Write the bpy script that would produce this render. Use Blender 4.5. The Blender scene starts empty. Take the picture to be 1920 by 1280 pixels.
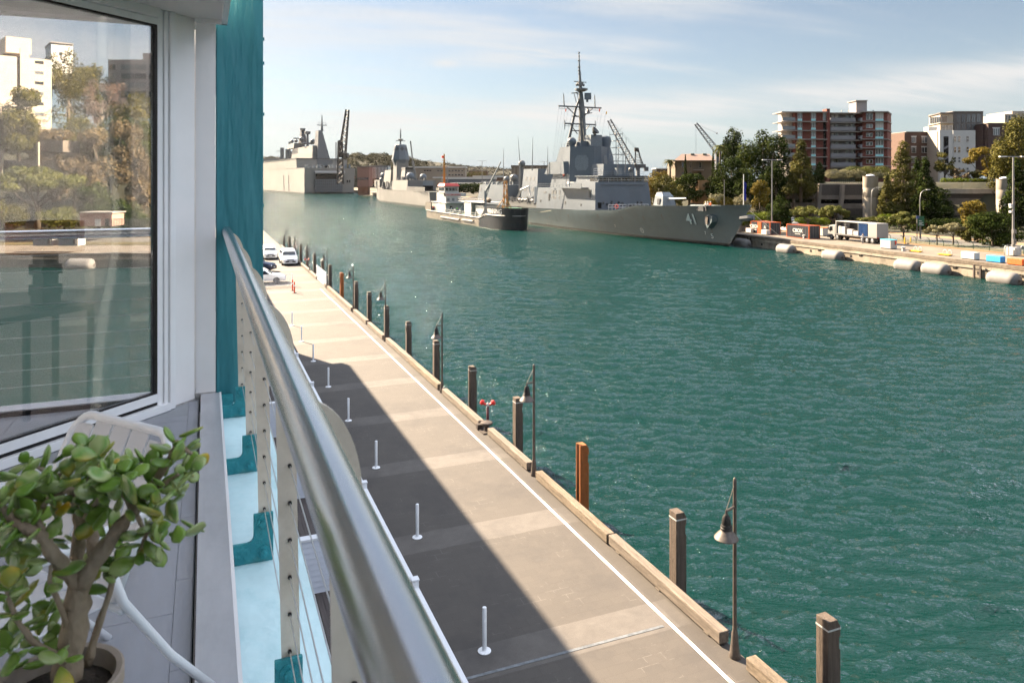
SKY_STRENGTH = .0165; SUN_STRENGTH = 4.6; EXPOSURE = 2.85
CLOUD_COL = (7.4, 7.3, 7.15); HORIZON_COL = (4.2, 5.4, 6.5); OVERHEAD_FILL_COL = (17.4, 19.0, 22.0); CLOUD_OFF = (3.0, 1.0, 0)
HAZE = .000012
WATER_COL = (.0007,.0172,.0140)
import bpy, bmesh, math, random
from mathutils import Vector as V, Matrix
R = random.Random(7)
C = bpy.context.scene.collection
rad = math.radians
# ---------------------------------------------------------------- survey of the place
# X = across the wharf towards the bay, Y = along the wharf, z = 0 at the water
FL, CX, HY, ZC = 1400.0, 960.0, 335.0, 12.8
TH = rad(22.33); S, K = math.sin(TH), math.cos(TH)
DECK = 2.2; QUAY = 1.95
def ray(px, py):
    t = (px-CX)/FL
    return V((S+t*K, K-t*S, -(py-HY)/FL))
EYE = V((0, 0, ZC))
def at(px, py, z):
    r = ray(px, py); return EYE + r*((z-ZC)/r.z)
def dp(px, py, d): return EYE + ray(px, py)*d
def onX(px, py, X):
    r = ray(px, py); return EYE + r*(X/r.x)
def onY(px, py, Y):
    r = ray(px, py); return EYE + r*(Y/r.y)
def mirror(p): return V((p.y-6.17, p.x+6.17, p.z))      # real place of something seen in the 45 degree door glass
def mv(px, py, d): return mirror(dp(px, py, d))

# ---------------------------------------------------------------- mesh builder
class MB:
    def __init__(s): s.v = []; s.f = []
    def add(s, vs, fs):
        n = len(s.v); s.v += [tuple(p) for p in vs]; s.f += [tuple(i+n for i in f) for f in fs]; return s
    def box(s, x0, x1, y0, y1, z0, z1):
        vs = [(x, y, z) for z in (z0, z1) for y in (y0, y1) for x in (x0, x1)]
        return s.add(vs, [(0,2,3,1),(4,5,7,6),(0,1,5,4),(2,6,7,3),(0,4,6,2),(1,3,7,5)])
    def obox(s, o, a, b, c):       # oriented: corner o, edge vectors a, b, c
        o, a, b, c = V(o), V(a), V(b), V(c)
        if a.cross(b).dot(c) < 0: a, b = b, a
        vs = [o+a*i+b*j+c*k for k in (0,1) for j in (0,1) for i in (0,1)]
        return s.add(vs, [(0,2,3,1),(4,5,7,6),(0,1,5,4),(2,6,7,3),(0,4,6,2),(1,3,7,5)])
    def cbox(s, c, sx, sy, sz, rz=0):  # centred in x, y; c is the bottom centre
        a = V((math.cos(rz), math.sin(rz), 0)); b = V((-a.y, a.x, 0)); c = V(c)
        return s.obox(c-a*sx/2-b*sy/2, a*sx, b*sy, V((0,0,sz)))
    def prism(s, pts, d):          # polygon pts (3d, planar) extruded by d
        n = len(pts); d = V(d); pts = [V(p) for p in pts]
        nn = sum(((pts[i]-pts[0]).cross(pts[(i+1) % n]-pts[0]) for i in range(n)), V((0,0,0)))
        if nn.dot(d) > 0: pts = pts[::-1]
        vs = pts+[p+d for p in pts]
        return s.add(vs, [tuple(range(n)), tuple(range(2*n-1, n-1, -1))]+[(i, i+n, (i+1) % n+n, (i+1) % n) for i in range(n)])
    def loft(s, rings, cap=True, closed=True):
        n = len(rings[0]); vs = [p for r in rings for p in r]; fs = []
        for k in range(len(rings)-1):
            for i in range(n if closed else n-1):
                j = (i+1) % n
                fs.append((k*n+i, k*n+j, (k+1)*n+j, (k+1)*n+i))
        if cap: fs += [tuple(range(n))[::-1], tuple(range((len(rings)-1)*n, len(rings)*n))]
        return s.add(vs, fs)
    def tube(s, pts, r, n=8, cap=True):
        pts = [V(p) for p in pts]; rs = r if isinstance(r, (list, tuple)) else [r]*len(pts)
        rings = []; up = None
        for i, p in enumerate(pts):
            t = (pts[min(i+1, len(pts)-1)]-pts[max(i-1, 0)])
            if t.length < 1e-9: t = V((0,0,1))
            t.normalize()
            if up is None:
                up = V((0,0,1)) if abs(t.z) < .9 else V((1,0,0))
            a = t.cross(up)
            if a.length < 1e-4: a = t.cross(V((0,1,0)))
            a.normalize(); b = a.cross(t).normalized(); up = b
            rings.append([p+(a*math.cos(q)+b*math.sin(q))*rs[i] for q in [2*math.pi*k/n for k in range(n)]])
        return s.loft(rings, cap)
    def lathe(s, c, prof, n=16, axis=None):   # prof: (r, h) list from bottom to top
        c = V(c); ax = V(axis).normalized() if axis else V((0,0,1))
        a = ax.orthogonal().normalized() if axis else V((1,0,0)); b = ax.cross(a)
        rings = [[c+ax*h+(a*math.cos(q)+b*math.sin(q))*max(r, 1e-4) for q in [2*math.pi*k/n for k in range(n)]] for r, h in prof]
        return s.loft(rings)
    def ball(s, c, r, nu=12, nv=8, sc=(1,1,1)):
        prof = [(math.sin(math.pi*i/nv), -math.cos(math.pi*i/nv)) for i in range(nv+1)]
        c = V(c); rings = [[c+V((max(q, .001)*math.cos(2*math.pi*k/nu)*r*sc[0], max(q, .001)*math.sin(2*math.pi*k/nu)*r*sc[1], h*r*sc[2])) for k in range(nu)] for q, h in prof]
        return s.loft(rings)
    def quad(s, a, b, c, d): return s.add([a, b, c, d], [(0,1,2,3)])
    def lattice(s, a, b, w, n, r, w2=None):   # square lattice boom from a to b
        a, b = V(a), V(b); t = (b-a); t.normalize(); u = t.cross(V((0,0,1)))
        if u.length < .01: u = V((1,0,0))
        u.normalize(); v = u.cross(t); w2 = w if w2 is None else w2
        co = [(1,1),(1,-1),(-1,-1),(-1,1)]
        P = [[a.lerp(b, i/n)+(u*p+v*q)*(w+(w2-w)*i/n)/2 for p, q in co] for i in range(n+1)]
        for k in range(4): s.tube([P[0][k], P[n][k]], r, 4)
        for i in range(n):
            for k in range(4):
                s.tube([P[i][k], P[i+1][(k+1) % 4]] if i % 2 else [P[i][(k+1) % 4], P[i+1][k]], r*.6, 3)
        return s
    def build(s, name, mat=None, parent=None, smooth=False, base=None, mats=None, idx=None, **tg):
        off = V((0,0,0)); p = parent
        while p is not None: off += V(p.location); p = p.parent
        loc = V(base) if base is not None else V((0,0,0))
        me = bpy.data.meshes.new(name)
        o3 = off+loc
        me.from_pydata([(x-o3.x, y-o3.y, z-o3.z) for x, y, z in s.v], [], s.f)
        for m in (mats or [mat]): me.materials.append(m)
        if idx: 
            for p_, i in zip(me.polygons, idx): p_.material_index = i
        if smooth:
            me.polygons.foreach_set('use_smooth', [True]*len(me.polygons))
            if smooth is not True: me.set_sharp_from_angle(angle=rad(smooth))
        me.update()
        o = bpy.data.objects.new(name, me); C.objects.link(o); o.location = loc
        if parent is not None: o.parent = parent
        for k2, v2 in tg.items(): o[k2] = v2
        return o
def thing(name, label, cat, loc=(0,0,0), group=None):
    o = bpy.data.objects.new(name, None); C.objects.link(o); o.location = loc; o.empty_display_size = .2
    o['label'] = label; o['category'] = cat
    if group: o['group'] = group
    return o
def tag(o, label, cat, group=None):
    o['label'] = label; o['category'] = cat
    if group: o['group'] = group
    return o
def struct(o): o['kind'] = 'structure'; return o
def copy_tree(o, parent=None):
    c = o.copy(); C.objects.link(c); c.parent = parent
    for ch in list(o.children): copy_tree(ch, c)
    return c
def bevel(o, w, seg=2):
    m = o.modifiers.new('bevel', 'BEVEL'); m.width = w; m.segments = seg; m.limit_method = 'ANGLE'; m.angle_limit = rad(40); return o
def text_mesh(txt, size=1.0, ext=.0, sx=1.0, bold=0.0):
    cu = bpy.data.curves.new('t', 'FONT'); cu.body = txt; cu.size = size; cu.extrude = ext; cu.align_x = 'CENTER'; cu.align_y = 'CENTER'; cu.offset = bold
    cu.resolution_u = 3
    ob = bpy.data.objects.new('t', cu); C.objects.link(ob)
    dg = bpy.context.evaluated_depsgraph_get(); dg.update()
    me = bpy.data.meshes.new_from_object(ob.evaluated_get(dg))
    vs = [(v.co.x*sx, v.co.y, v.co.z) for v in me.vertices]; fs = [tuple(p.vertices) for p in me.polygons]
    bpy.data.objects.remove(ob); bpy.data.curves.remove(cu); bpy.data.meshes.remove(me)
    return vs, fs
def put_text(mb, txt, o, right, up, size, n_off=.02, sx=1.0, bold=0.0):   # flat lettering 2 cm thick
    o, right, up = V(o), V(right).normalized(), V(up).normalized(); nn = right.cross(up)
    vs, fs = text_mesh(txt, size, .01, sx, bold)
    mb.add([o+right*x+up*y+nn*(n_off+z) for x, y, z in vs], fs); return mb

# ---------------------------------------------------------------- materials
def nodes_of(name):
    m = bpy.data.materials.new(name); m.use_nodes = True; nt = m.node_tree
    return m, nt, nt.nodes, nt.links, nt.nodes['Principled BSDF']
def setc(sock, c): sock.default_value = (c[0], c[1], c[2], 1)
def mat(name, col, rough=.6, metal=0, var=.12, vs=2.0, bump=0, bs=25, spec=.4, col2=None, stretch=(1,1,1), detail=5, dirt=0, dirtcol=(.02,.018,.015), ds=1.2, dstretch=(1,1,1), bd=.02):
    m, nt, N, L, P = nodes_of(name)
    P.inputs['Roughness'].default_value = rough; P.inputs['Metallic'].default_value = metal; P.inputs['Specular IOR Level'].default_value = spec
    tc = N.new('ShaderNodeTexCoord'); mp = N.new('ShaderNodeMapping'); mp.inputs['Scale'].default_value = stretch
    L.new(tc.outputs['Object'], mp.inputs[0])
    no = N.new('ShaderNodeTexNoise'); no.inputs['Scale'].default_value = vs; no.inputs['Detail'].default_value = detail; no.inputs['Roughness'].default_value = .62
    L.new(mp.outputs[0], no.inputs['Vector'])
    cr = N.new('ShaderNodeValToRGB'); L.new(no.outputs['Fac'], cr.inputs[0])
    c2 = col2 if col2 else [x*(1+var) for x in col]; c1 = col if col2 else [x*(1-var) for x in col]
    cr.color_ramp.elements[0].position = .33; cr.color_ramp.elements[1].position = .67
    cr.color_ramp.elements[0].color = (*c1, 1); cr.color_ramp.elements[1].color = (*c2, 1)
    out = cr.outputs[0]
    if dirt:
        m2 = N.new('ShaderNodeMapping'); m2.inputs['Scale'].default_value = dstretch; L.new(tc.outputs['Object'], m2.inputs[0])
        n2 = N.new('ShaderNodeTexNoise'); n2.inputs['Scale'].default_value = ds; n2.inputs['Detail'].default_value = 7; n2.inputs['Roughness'].default_value = .7; L.new(m2.outputs[0], n2.inputs['Vector'])
        r2 = N.new('ShaderNodeMapRange'); r2.inputs[1].default_value = .5; r2.inputs[2].default_value = .75; r2.inputs[4].default_value = dirt; L.new(n2.outputs['Fac'], r2.inputs[0])
        mx = N.new('ShaderNodeMixRGB'); L.new(r2.outputs[0], mx.inputs[0]); L.new(out, mx.inputs[1]); setc(mx.inputs[2], dirtcol); out = mx.outputs[0]
    L.new(out, P.inputs['Base Color'])
    if bump:
        nb = N.new('ShaderNodeTexNoise'); nb.inputs['Scale'].default_value = bs; nb.inputs['Detail'].default_value = 4; L.new(mp.outputs[0], nb.inputs['Vector'])
        bp = N.new('ShaderNodeBump'); bp.inputs['Strength'].default_value = bump; bp.inputs['Distance'].default_value = bd; L.new(nb.outputs['Fac'], bp.inputs['Height']); L.new(bp.outputs[0], P.inputs['Normal'])
    return m
def bricks(name, c1, c2, mortar, w, h, rough=.8, ms=.012, axis='XZ', var=.2, bump=.3):
    m, nt, N, L, P = nodes_of(name); P.inputs['Roughness'].default_value = rough
    tc = N.new('ShaderNodeTexCoord'); sp = N.new('ShaderNodeSeparateXYZ'); L.new(tc.outputs['Object'], sp.inputs[0])
    cb = N.new('ShaderNodeCombineXYZ')
    ad = N.new('ShaderNodeMath'); ad.operation = 'ADD'; L.new(sp.outputs[0], ad.inputs[0]); L.new(sp.outputs[1], ad.inputs[1])
    if axis == 'XY': L.new(sp.outputs[0], cb.inputs[0]); L.new(sp.outputs[1], cb.inputs[1])
    else: L.new(ad.outputs[0], cb.inputs[0]); L.new(sp.outputs[2], cb.inputs[1])
    b = N.new('ShaderNodeTexBrick'); L.new(cb.outputs[0], b.inputs['Vector'])
    b.inputs['Scale'].default_value = 1; b.inputs['Brick Width'].default_value = w; b.inputs['Row Height'].default_value = h; b.inputs['Mortar Size'].default_value = ms
    setc(b.inputs['Color1'], c1); setc(b.inputs['Color2'], c2); setc(b.inputs['Mortar'], mortar)
    no = N.new('ShaderNodeTexNoise'); no.inputs['Scale'].default_value = .8; no.inputs['Detail'].default_value = 8; L.new(tc.outputs['Object'], no.inputs['Vector'])
    mr = N.new('ShaderNodeMapRange'); mr.inputs[3].default_value = 1-var; mr.inputs[4].default_value = 1+var; L.new(no.outputs['Fac'], mr.inputs[0])
    mx = N.new('ShaderNodeMixRGB'); mx.blend_type = 'MULTIPLY'; mx.inputs[0].default_value = 1; L.new(b.outputs['Color'], mx.inputs[1]); L.new(mr.outputs[0], mx.inputs[2])
    L.new(mx.outputs[0], P.inputs['Base Color'])
    if bump:
        bp = N.new('ShaderNodeBump'); bp.inputs['Strength'].default_value = bump; bp.inputs['Distance'].default_value = .01; bp.invert = True; L.new(b.outputs['Fac'], bp.inputs['Height']); L.new(bp.outputs[0], P.inputs['Normal'])
    return m
def leafmat(name, cols, rough=.55, trans=.25, lo=None, spec=.3, big=.12):
    m, nt, N, L, P = nodes_of(name); P.inputs['Roughness'].default_value = rough; P.inputs['Specular IOR Level'].default_value = spec
    g = N.new('ShaderNodeNewGeometry'); cr = N.new('ShaderNodeValToRGB')
    tc = N.new('ShaderNodeTexCoord'); no = N.new('ShaderNodeTexNoise'); no.inputs['Scale'].default_value = big; no.inputs['Detail'].default_value = 2; L.new(tc.outputs['Object'], no.inputs['Vector'])
    md = N.new('ShaderNodeMath'); md.operation = 'MULTIPLY_ADD'; md.inputs[1].default_value = .55; L.new(g.outputs['Random Per Island'], md.inputs[0])
    m3 = N.new('ShaderNodeMapRange'); m3.inputs[1].default_value = .35; m3.inputs[2].default_value = .65; m3.inputs[4].default_value = .45; L.new(no.outputs['Fac'], m3.inputs[0]); L.new(m3.outputs[0], md.inputs[2])
    L.new(md.outputs[0], cr.inputs[0])
    el = cr.color_ramp.elements
    for i, c in enumerate(cols):
        e = el[i] if i < 2 else el.new(.5)
        e.color = (*c, 1)
    for i in range(len(cols)): el[i].position = i/(len(cols)-1)
    for i, c in enumerate(cols): el[i].color = (*c, 1)
    L.new(cr.outputs[0], P.inputs['Base Color'])
    if trans:
        t = N.new('ShaderNodeBsdfTranslucent'); L.new(cr.outputs[0], t.inputs[0]); mx = N.new('ShaderNodeMixShader'); mx.inputs[0].default_value = trans
        L.new(P.outputs[0], mx.inputs[1]); L.new(t.outputs[0], mx.inputs[2]); L.new(mx.outputs[0], N['Material Output'].inputs[0])
    return m
def glassmat(name, fac=.5, tint=(.8,.9,.92), refl=(.95,.97,1), rough=.0):
    m, nt, N, L, P = nodes_of(name); N.remove(P)
    t = N.new('ShaderNodeBsdfTransparent'); setc(t.inputs[0], tint); g = N.new('ShaderNodeBsdfGlossy'); setc(g.inputs[0], refl); g.inputs['Roughness'].default_value = rough
    mx = N.new('ShaderNodeMixShader'); mx.inputs[0].default_value = fac; L.new(t.outputs[0], mx.inputs[1]); L.new(g.outputs[0], mx.inputs[2]); L.new(mx.outputs[0], N['Material Output'].inputs[0])
    return m
M = {}
def plain(name, col, rough=.55, metal=0, **k): M[name] = mat(name, col, rough, metal, **k); return M[name]

# ---------------------------------------------------------------- camera, sky, sun
SUN_AZ, SUN_EL = -24.0, 34.0     # degrees from +Y (towards -X), above the horizon
sc = bpy.context.scene
cam = bpy.data.cameras.new('camera'); co = bpy.data.objects.new('camera', cam); C.objects.link(co); sc.camera = co
co.location = (0, 0, ZC); co.rotation_euler = (rad(90), 0, -TH)
cam.sensor_width = 36; cam.lens = 36*FL/1920; cam.shift_y = -(640-HY)/1920; cam.clip_start = .05; cam.clip_end = 12000
cam.dof.use_dof = True; cam.dof.focus_distance = 7.0; cam.dof.aperture_fstop = 9.0
w = bpy.data.worlds.new('World'); sc.world = w; w.use_nodes = True
N, L = w.node_tree.nodes, w.node_tree.links
bg = N['Background']; bg.inputs[1].default_value = SKY_STRENGTH
sk = N.new('ShaderNodeTexSky'); sk.sky_type = 'NISHITA'; sk.sun_disc = False; sk.sun_elevation = rad(SUN_EL); sk.sun_rotation = rad(SUN_AZ)
sk.air_density = 1.0; sk.dust_density = 0.55; sk.ozone_density = 1.0; sk.altitude = 10
# cirrus: noise stretched along a high cloud sheet
tc = N.new('ShaderNodeTexCoord'); sp = N.new('ShaderNodeSeparateXYZ'); L.new(tc.outputs['Generated'], sp.inputs[0])
def math_(op, a, b=None):
    n = N.new('ShaderNodeMath'); n.operation = op
    for i, q in enumerate((a, b)):
        if q is None: continue
        if hasattr(q, 'node'): L.new(q, n.inputs[i])
        else: n.inputs[i].default_value = q
    return n.outputs[0]
zz = math_('ADD', math_('MAXIMUM', sp.outputs[2], 0.0), .10)
cb = N.new('ShaderNodeCombineXYZ'); L.new(math_('DIVIDE', sp.outputs[0], zz), cb.inputs[0]); L.new(math_('DIVIDE', sp.outputs[1], zz), cb.inputs[1])
mp = N.new('ShaderNodeMapping'); mp.inputs['Rotation'].default_value = (0, 0, rad(-22+8)); mp.inputs['Scale'].default_value = (.32, 1.25, 1); mp.inputs['Location'].default_value = CLOUD_OFF; mp.vector_type = 'POINT'
# rotate so that the streaks run across the view
L.new(cb.outputs[0], mp.inputs[0])
n1 = N.new('ShaderNodeTexNoise'); n1.inputs['Scale'].default_value = .85; n1.inputs['Detail'].default_value = 9; n1.inputs['Roughness'].default_value = .56; n1.inputs['Distortion'].default_value = .35; L.new(mp.outputs[0], n1.inputs['Vector'])
def smooth(f, a, b, c=0.0, d=1.0):
    n = N.new('ShaderNodeMapRange'); n.interpolation_type = 'SMOOTHSTEP'; n.inputs[1].default_value = a; n.inputs[2].default_value = b; n.inputs[3].default_value = c; n.inputs[4].default_value = d; L.new(f, n.inputs[0]); return n.outputs[0]
def wmix(f, a, b):
    n = N.new('ShaderNodeMixRGB')
    for i, q in enumerate((f, a, b)):
        if hasattr(q, 'node'): L.new(q, n.inputs[i])
        elif i: n.inputs[i].default_value = (*q, 1)
        else: n.inputs[0].default_value = q
    return n.outputs[0]
up = math_('MAXIMUM', sp.outputs[2], 0.0)
phi = math_('MULTIPLY', math_('ARCTAN2', sp.outputs[0], sp.outputs[1]), 57.2958)       # degrees clockwise from +Y
# fine wisps everywhere, torn along the wind
wisp = math_('MULTIPLY', smooth(n1.outputs['Fac'], .48, .72), smooth(up, .06, .14, .45, 1.0))
n2 = N.new('ShaderNodeTexNoise'); n2.inputs['Scale'].default_value = 2.6; n2.inputs['Detail'].default_value = 7; n2.inputs['Roughness'].default_value = .6; L.new(mp.outputs[0], n2.inputs['Vector'])
# one long bank of cirrus that climbs from north to east
zc = math_('ADD', math_('MULTIPLY', phi, .00092), .0600)
dz = math_('DIVIDE', math_('ADD', math_('SUBTRACT', up, zc), math_('MULTIPLY', math_('SUBTRACT', n1.outputs['Fac'], .5), .06)), .020)
bank = math_('MULTIPLY', math_('EXPONENT', math_('MULTIPLY', math_('MULTIPLY', dz, dz), -1.0)), smooth(n2.outputs['Fac'], .32, .60, .40, 1.0))
bank = math_('MULTIPLY', bank, math_('MULTIPLY', smooth(phi, -8.0, 14.0), smooth(phi, 70.0, 120.0, 1.0, .2)))
# a torn patch above it, around the warship's mast
dx = math_('DIVIDE', math_('SUBTRACT', phi, 25.0), 7.5); dy = math_('DIVIDE', math_('SUBTRACT', up, math_('ADD', math_('MULTIPLY', phi, .0009), .141)), .013)
patch = math_('MULTIPLY', math_('EXPONENT', math_('MULTIPLY', math_('ADD', math_('MULTIPLY', dx, dx), math_('MULTIPLY', dy, dy)), -1.0)), smooth(n2.outputs['Fac'], .40, .60))
veil = math_('MULTIPLY', math_('POWER', math_('SUBTRACT', 1.0, up), 12.0), smooth(phi, 5.0, 50.0, .92, .70))
dx2 = math_('DIVIDE', math_('SUBTRACT', phi, 17.3), 1.3); dy2 = math_('DIVIDE', math_('SUBTRACT', up, .152), .006)
patch = math_('MAXIMUM', patch, math_('MULTIPLY', math_('EXPONENT', math_('MULTIPLY', math_('ADD', math_('MULTIPLY', dx2, dx2), math_('MULTIPLY', dy2, dy2)), -1.0)), .9))
cov = math_('MINIMUM', math_('ADD', math_('ADD', math_('MULTIPLY', wisp, .85), math_('MULTIPLY', bank, .92)), math_('MULTIPLY', patch, .9)), .95)
hs = N.new('ShaderNodeHueSaturation'); hs.inputs['Saturation'].default_value = .80; L.new(sk.outputs[0], hs.inputs['Color'])
col0 = wmix(veil, hs.outputs[0], HORIZON_COL); col1 = wmix(cov, col0, CLOUD_COL)
# broken bright cloud added out of view overhead, to lift the shaded balcony
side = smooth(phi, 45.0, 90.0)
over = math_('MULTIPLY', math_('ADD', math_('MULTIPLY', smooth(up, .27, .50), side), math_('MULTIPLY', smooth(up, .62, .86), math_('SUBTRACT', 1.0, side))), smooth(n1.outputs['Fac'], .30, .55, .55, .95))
L.new(wmix(over, col1, OVERHEAD_FILL_COL), bg.inputs[0])
az, el = rad(SUN_AZ), rad(SUN_EL)
sd = V((math.sin(az)*math.cos(el), math.cos(az)*math.cos(el), math.sin(el)))
sl = bpy.data.lights.new('sun', 'SUN'); sl.energy = SUN_STRENGTH; sl.angle = rad(.55); sl.color = (1, .81, .59)
so = bpy.data.objects.new('sun', sl); C.objects.link(so); so.rotation_euler = (-sd).to_track_quat('-Z', 'Y').to_euler()
sc.cycles.denoising_prefilter = 'FAST'; sc.cycles.caustics_reflective = False; sc.cycles.caustics_refractive = False
vs_ = sc.view_settings; vs_.view_transform = 'Standard'; vs_.look = 'None'; vs_.exposure = EXPOSURE; vs_.gamma = 1
# ================================================================ the balcony
plain('steel', (.60,.61,.63), .24, 1.0, var=.10, vs=60, stretch=(1,.03,1), bump=.0)
plain('post_steel', (.66,.59,.50), .42, .35, var=.08, vs=7, dirt=.25, dirtcol=(.30,.20,.10), ds=3)
plain('ledge_steel', (.56,.56,.59), .34, .45, var=.10, vs=5, stretch=(1,.25,1), dirt=.18, dirtcol=(.25,.25,.27), ds=2)
plain('cable', (.62,.62,.62), .35, 1.0)
plain('dark_metal', (.03,.03,.032), .45, .6)
plain('white_frame', (.86,.86,.87), .32, var=.03, vs=3)
plain('white_wall', (.86,.84,.84), .55, var=.05, vs=1.2, dirt=.10, dirtcol=(.45,.38,.32), ds=2.0, dstretch=(1,1,.35))
plain('soffit', (.72,.71,.69), .6, var=.04, vs=1)
plain('gasket', (.006,.006,.007), .5)
plain('cement', (.40,.39,.38), .9, var=.3, vs=12)
plain('teal', (.030,.180,.215), .42, vs=5, col2=(.048,.235,.270), bump=1.0, bs=7, stretch=(1,1,.14), dirt=.22, dirtcol=(.022,.12,.145), ds=5, dstretch=(3,3,.35), bd=.06)
plain('teal_rusty', (.018,.20,.24), .48, var=.2, vs=8, col2=(.03,.27,.30), bump=.6, bs=60, dirt=.6, dirtcol=(.14,.095,.045), ds=3.2)
plain('teal_bolt', (.02,.23,.27), .45, var=.2, vs=30, bump=.5, bs=90)
plain('aqua', (.60,.80,.83), .45, var=.10, vs=1.4, dirt=.55, dirtcol=(.34,.60,.64), ds=5, dstretch=(1,.7,1), bump=.25, bs=30)
plain('tile', (.30,.31,.345), .48, var=.12, vs=1.6, stretch=(2,.4,1), bump=.25, bs=14)
plain('grout', (.30,.31,.33), .9)
FLOOR = ZC-1.66; LEDGE = ZC-1.62; CEIL = ZC+1.2
# the splayed door wall: corner Q, u runs back towards the camera's left, n faces the bay
Q = V((-.07, 6.1, 0)); U = V((-1,-1,0)).normalized(); NN = V((1,-1,0)).normalized()
def dw(u, n, z): return Q+U*u+NN*n+V((0,0,z))
def dbox(mb, u0, u1, n0, n1, z0, z1): return mb.obox(dw(u0,n0,z0), U*(u1-u0), NN*(n1-n0), V((0,0,z1-z0)))

# --- floor slab and tiles (the setting)
mb = MB(); mb.prism([(-3.4,-3.0,FLOOR-.25),(-.045,-3.0,FLOOR-.25),(-.045,6.3,FLOOR-.25),(-.15,6.3,FLOOR-.25),(-3.4,2.9,FLOOR-.25)], (0,0,.246))
struct(mb.build('balcony_floor', M['grout']))
mb = MB(); ty = .615
for i in range(-2, 6):
    for j in range(-5, 11):
        # rows run along the ledge; half-bond joints
        x1 = -.115-i*.345 if i >= 0 else -.05; x0 = x1-.341
        if i < 0: x0, x1 = -.112, -.048
        if i == -2: continue
        y0 = j*ty+(.31 if i % 2 else .06); y1 = y0+ty-.004
        # keep the tiles in front of the door line
        lim = 6.1+(x0+.07)-.005 if x0 < -.07 else 6.28
        if y0 > lim-.02: continue
        mb.box(x0, x1, y0, min(y1, lim), FLOOR-.01, FLOOR)
tl = struct(mb.build('balcony_tiles', M['tile'])); bevel(tl, .0015, 1)
# --- soffit of the balcony above
mb = MB(); mb.prism([(.15,-3.5,CEIL),(.15,6.14,CEIL),(-6,6.14,CEIL),(-6,-3.5,CEIL)], (0,0,.58))
o = mb.build('balcony_soffit', M['soffit']); struct(o)
mb = MB(); mb.box(.115,.155,-3.5,6.10,CEIL-.03,CEIL+.02); mb.box(-.075,.155,6.065,6.105,CEIL-.03,CEIL+.02)
tag(mb.build('soffit_trim', M['white_frame']), 'pale trim strip edging the ceiling above the balcony', 'trim')

# --- steel ledge along the balcony edge
t = thing('ledge', 'brushed grey steel ledge capping the balcony edge beside the tiles', 'ledge', (.04,2,LEDGE))
mb = MB()
for y0, y1 in ((-3, 1.80),(1.806, 6.09)): mb.box(-.032,.108,y0,y1,LEDGE-.012,LEDGE)
bevel(mb.build('cap', M['ledge_steel'], t), .004, 2)
mb = MB(); mb.box(.098,.112,-3,6.09,LEDGE-.10,LEDGE+.001); mb.build('edge_highlight', M['white_frame'], t)  # white strip paints in the bright highlight along the ledge's outer edge
mb = MB(); mb.box(-.03,.095,-3,6.08,FLOOR-.2,LEDGE-.013); mb.build('upstand', M['gasket'], t)

# --- handrail with posts, cables
t = thing('railing', 'round steel handrail on flat bent posts strung with thin cables', 'railing', (.25,2,ZC-1.55))
RX, RZ, RR = .155, ZC-.41, .035
mb = MB(); mb.tube([(RX,-3.2,RZ),(RX,1,RZ),(RX,3,RZ),(RX,6.285,RZ)], RR, 32)
mb.build('handrail', M['steel'], t, smooth=40)
PY = [5.91-1.131*i for i in range(9)]
for y in PY:
    mb = MB(); o_ = []; i_ = []
    for k in range(13):
        a = math.pi/2*k/12
        o_.append((.268-(1-math.cos(a))*.105, ZC-.58+math.sin(a)*.182))
        i_.append((.207-(1-math.cos(a))*.062, ZC-.60+math.sin(a)*.150))
    pts = [(.286, ZC-1.56)]+o_+i_[::-1]+[(.228, ZC-1.56)]
    n = len(pts); L_ = [(x, y-.005, z) for x, z in pts]; H_ = [(x, y+.005, z) for x, z in pts]
    # quads across the strip keep the shading flat
    m = n//2
    fs = []
    for i in range(m-1):
        j = n-1-i
        fs += [(i, i+1, j-1, j)]
        fs += [(n+i, n+j, n+j-1, n+i+1)]
    fs += [(i, n+i, n+(i+1) % n, (i+1) % n) for i in range(n)]
    mb.add(L_+H_, fs)
    p = mb.build('post', M['post_steel'], t)
    for k in range(9):
        z = ZC-.568-.12*k
        mb = MB(); mb.lathe((.253, y-.0135, z), [(.0,0),(.0065,0),(.0065,.006),(.0045,.009)], 8, axis=(0,1,0))
        mb.build('cable_fitting', M['dark_metal'], p)
for k in range(9):
    z = ZC-.568-.12*k
    mb = MB()
    mb.tube([(.253,-3.2,z),(.253,6.27,z)], .0021, 6); mb.build('cable', M['cable'], t)

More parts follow.
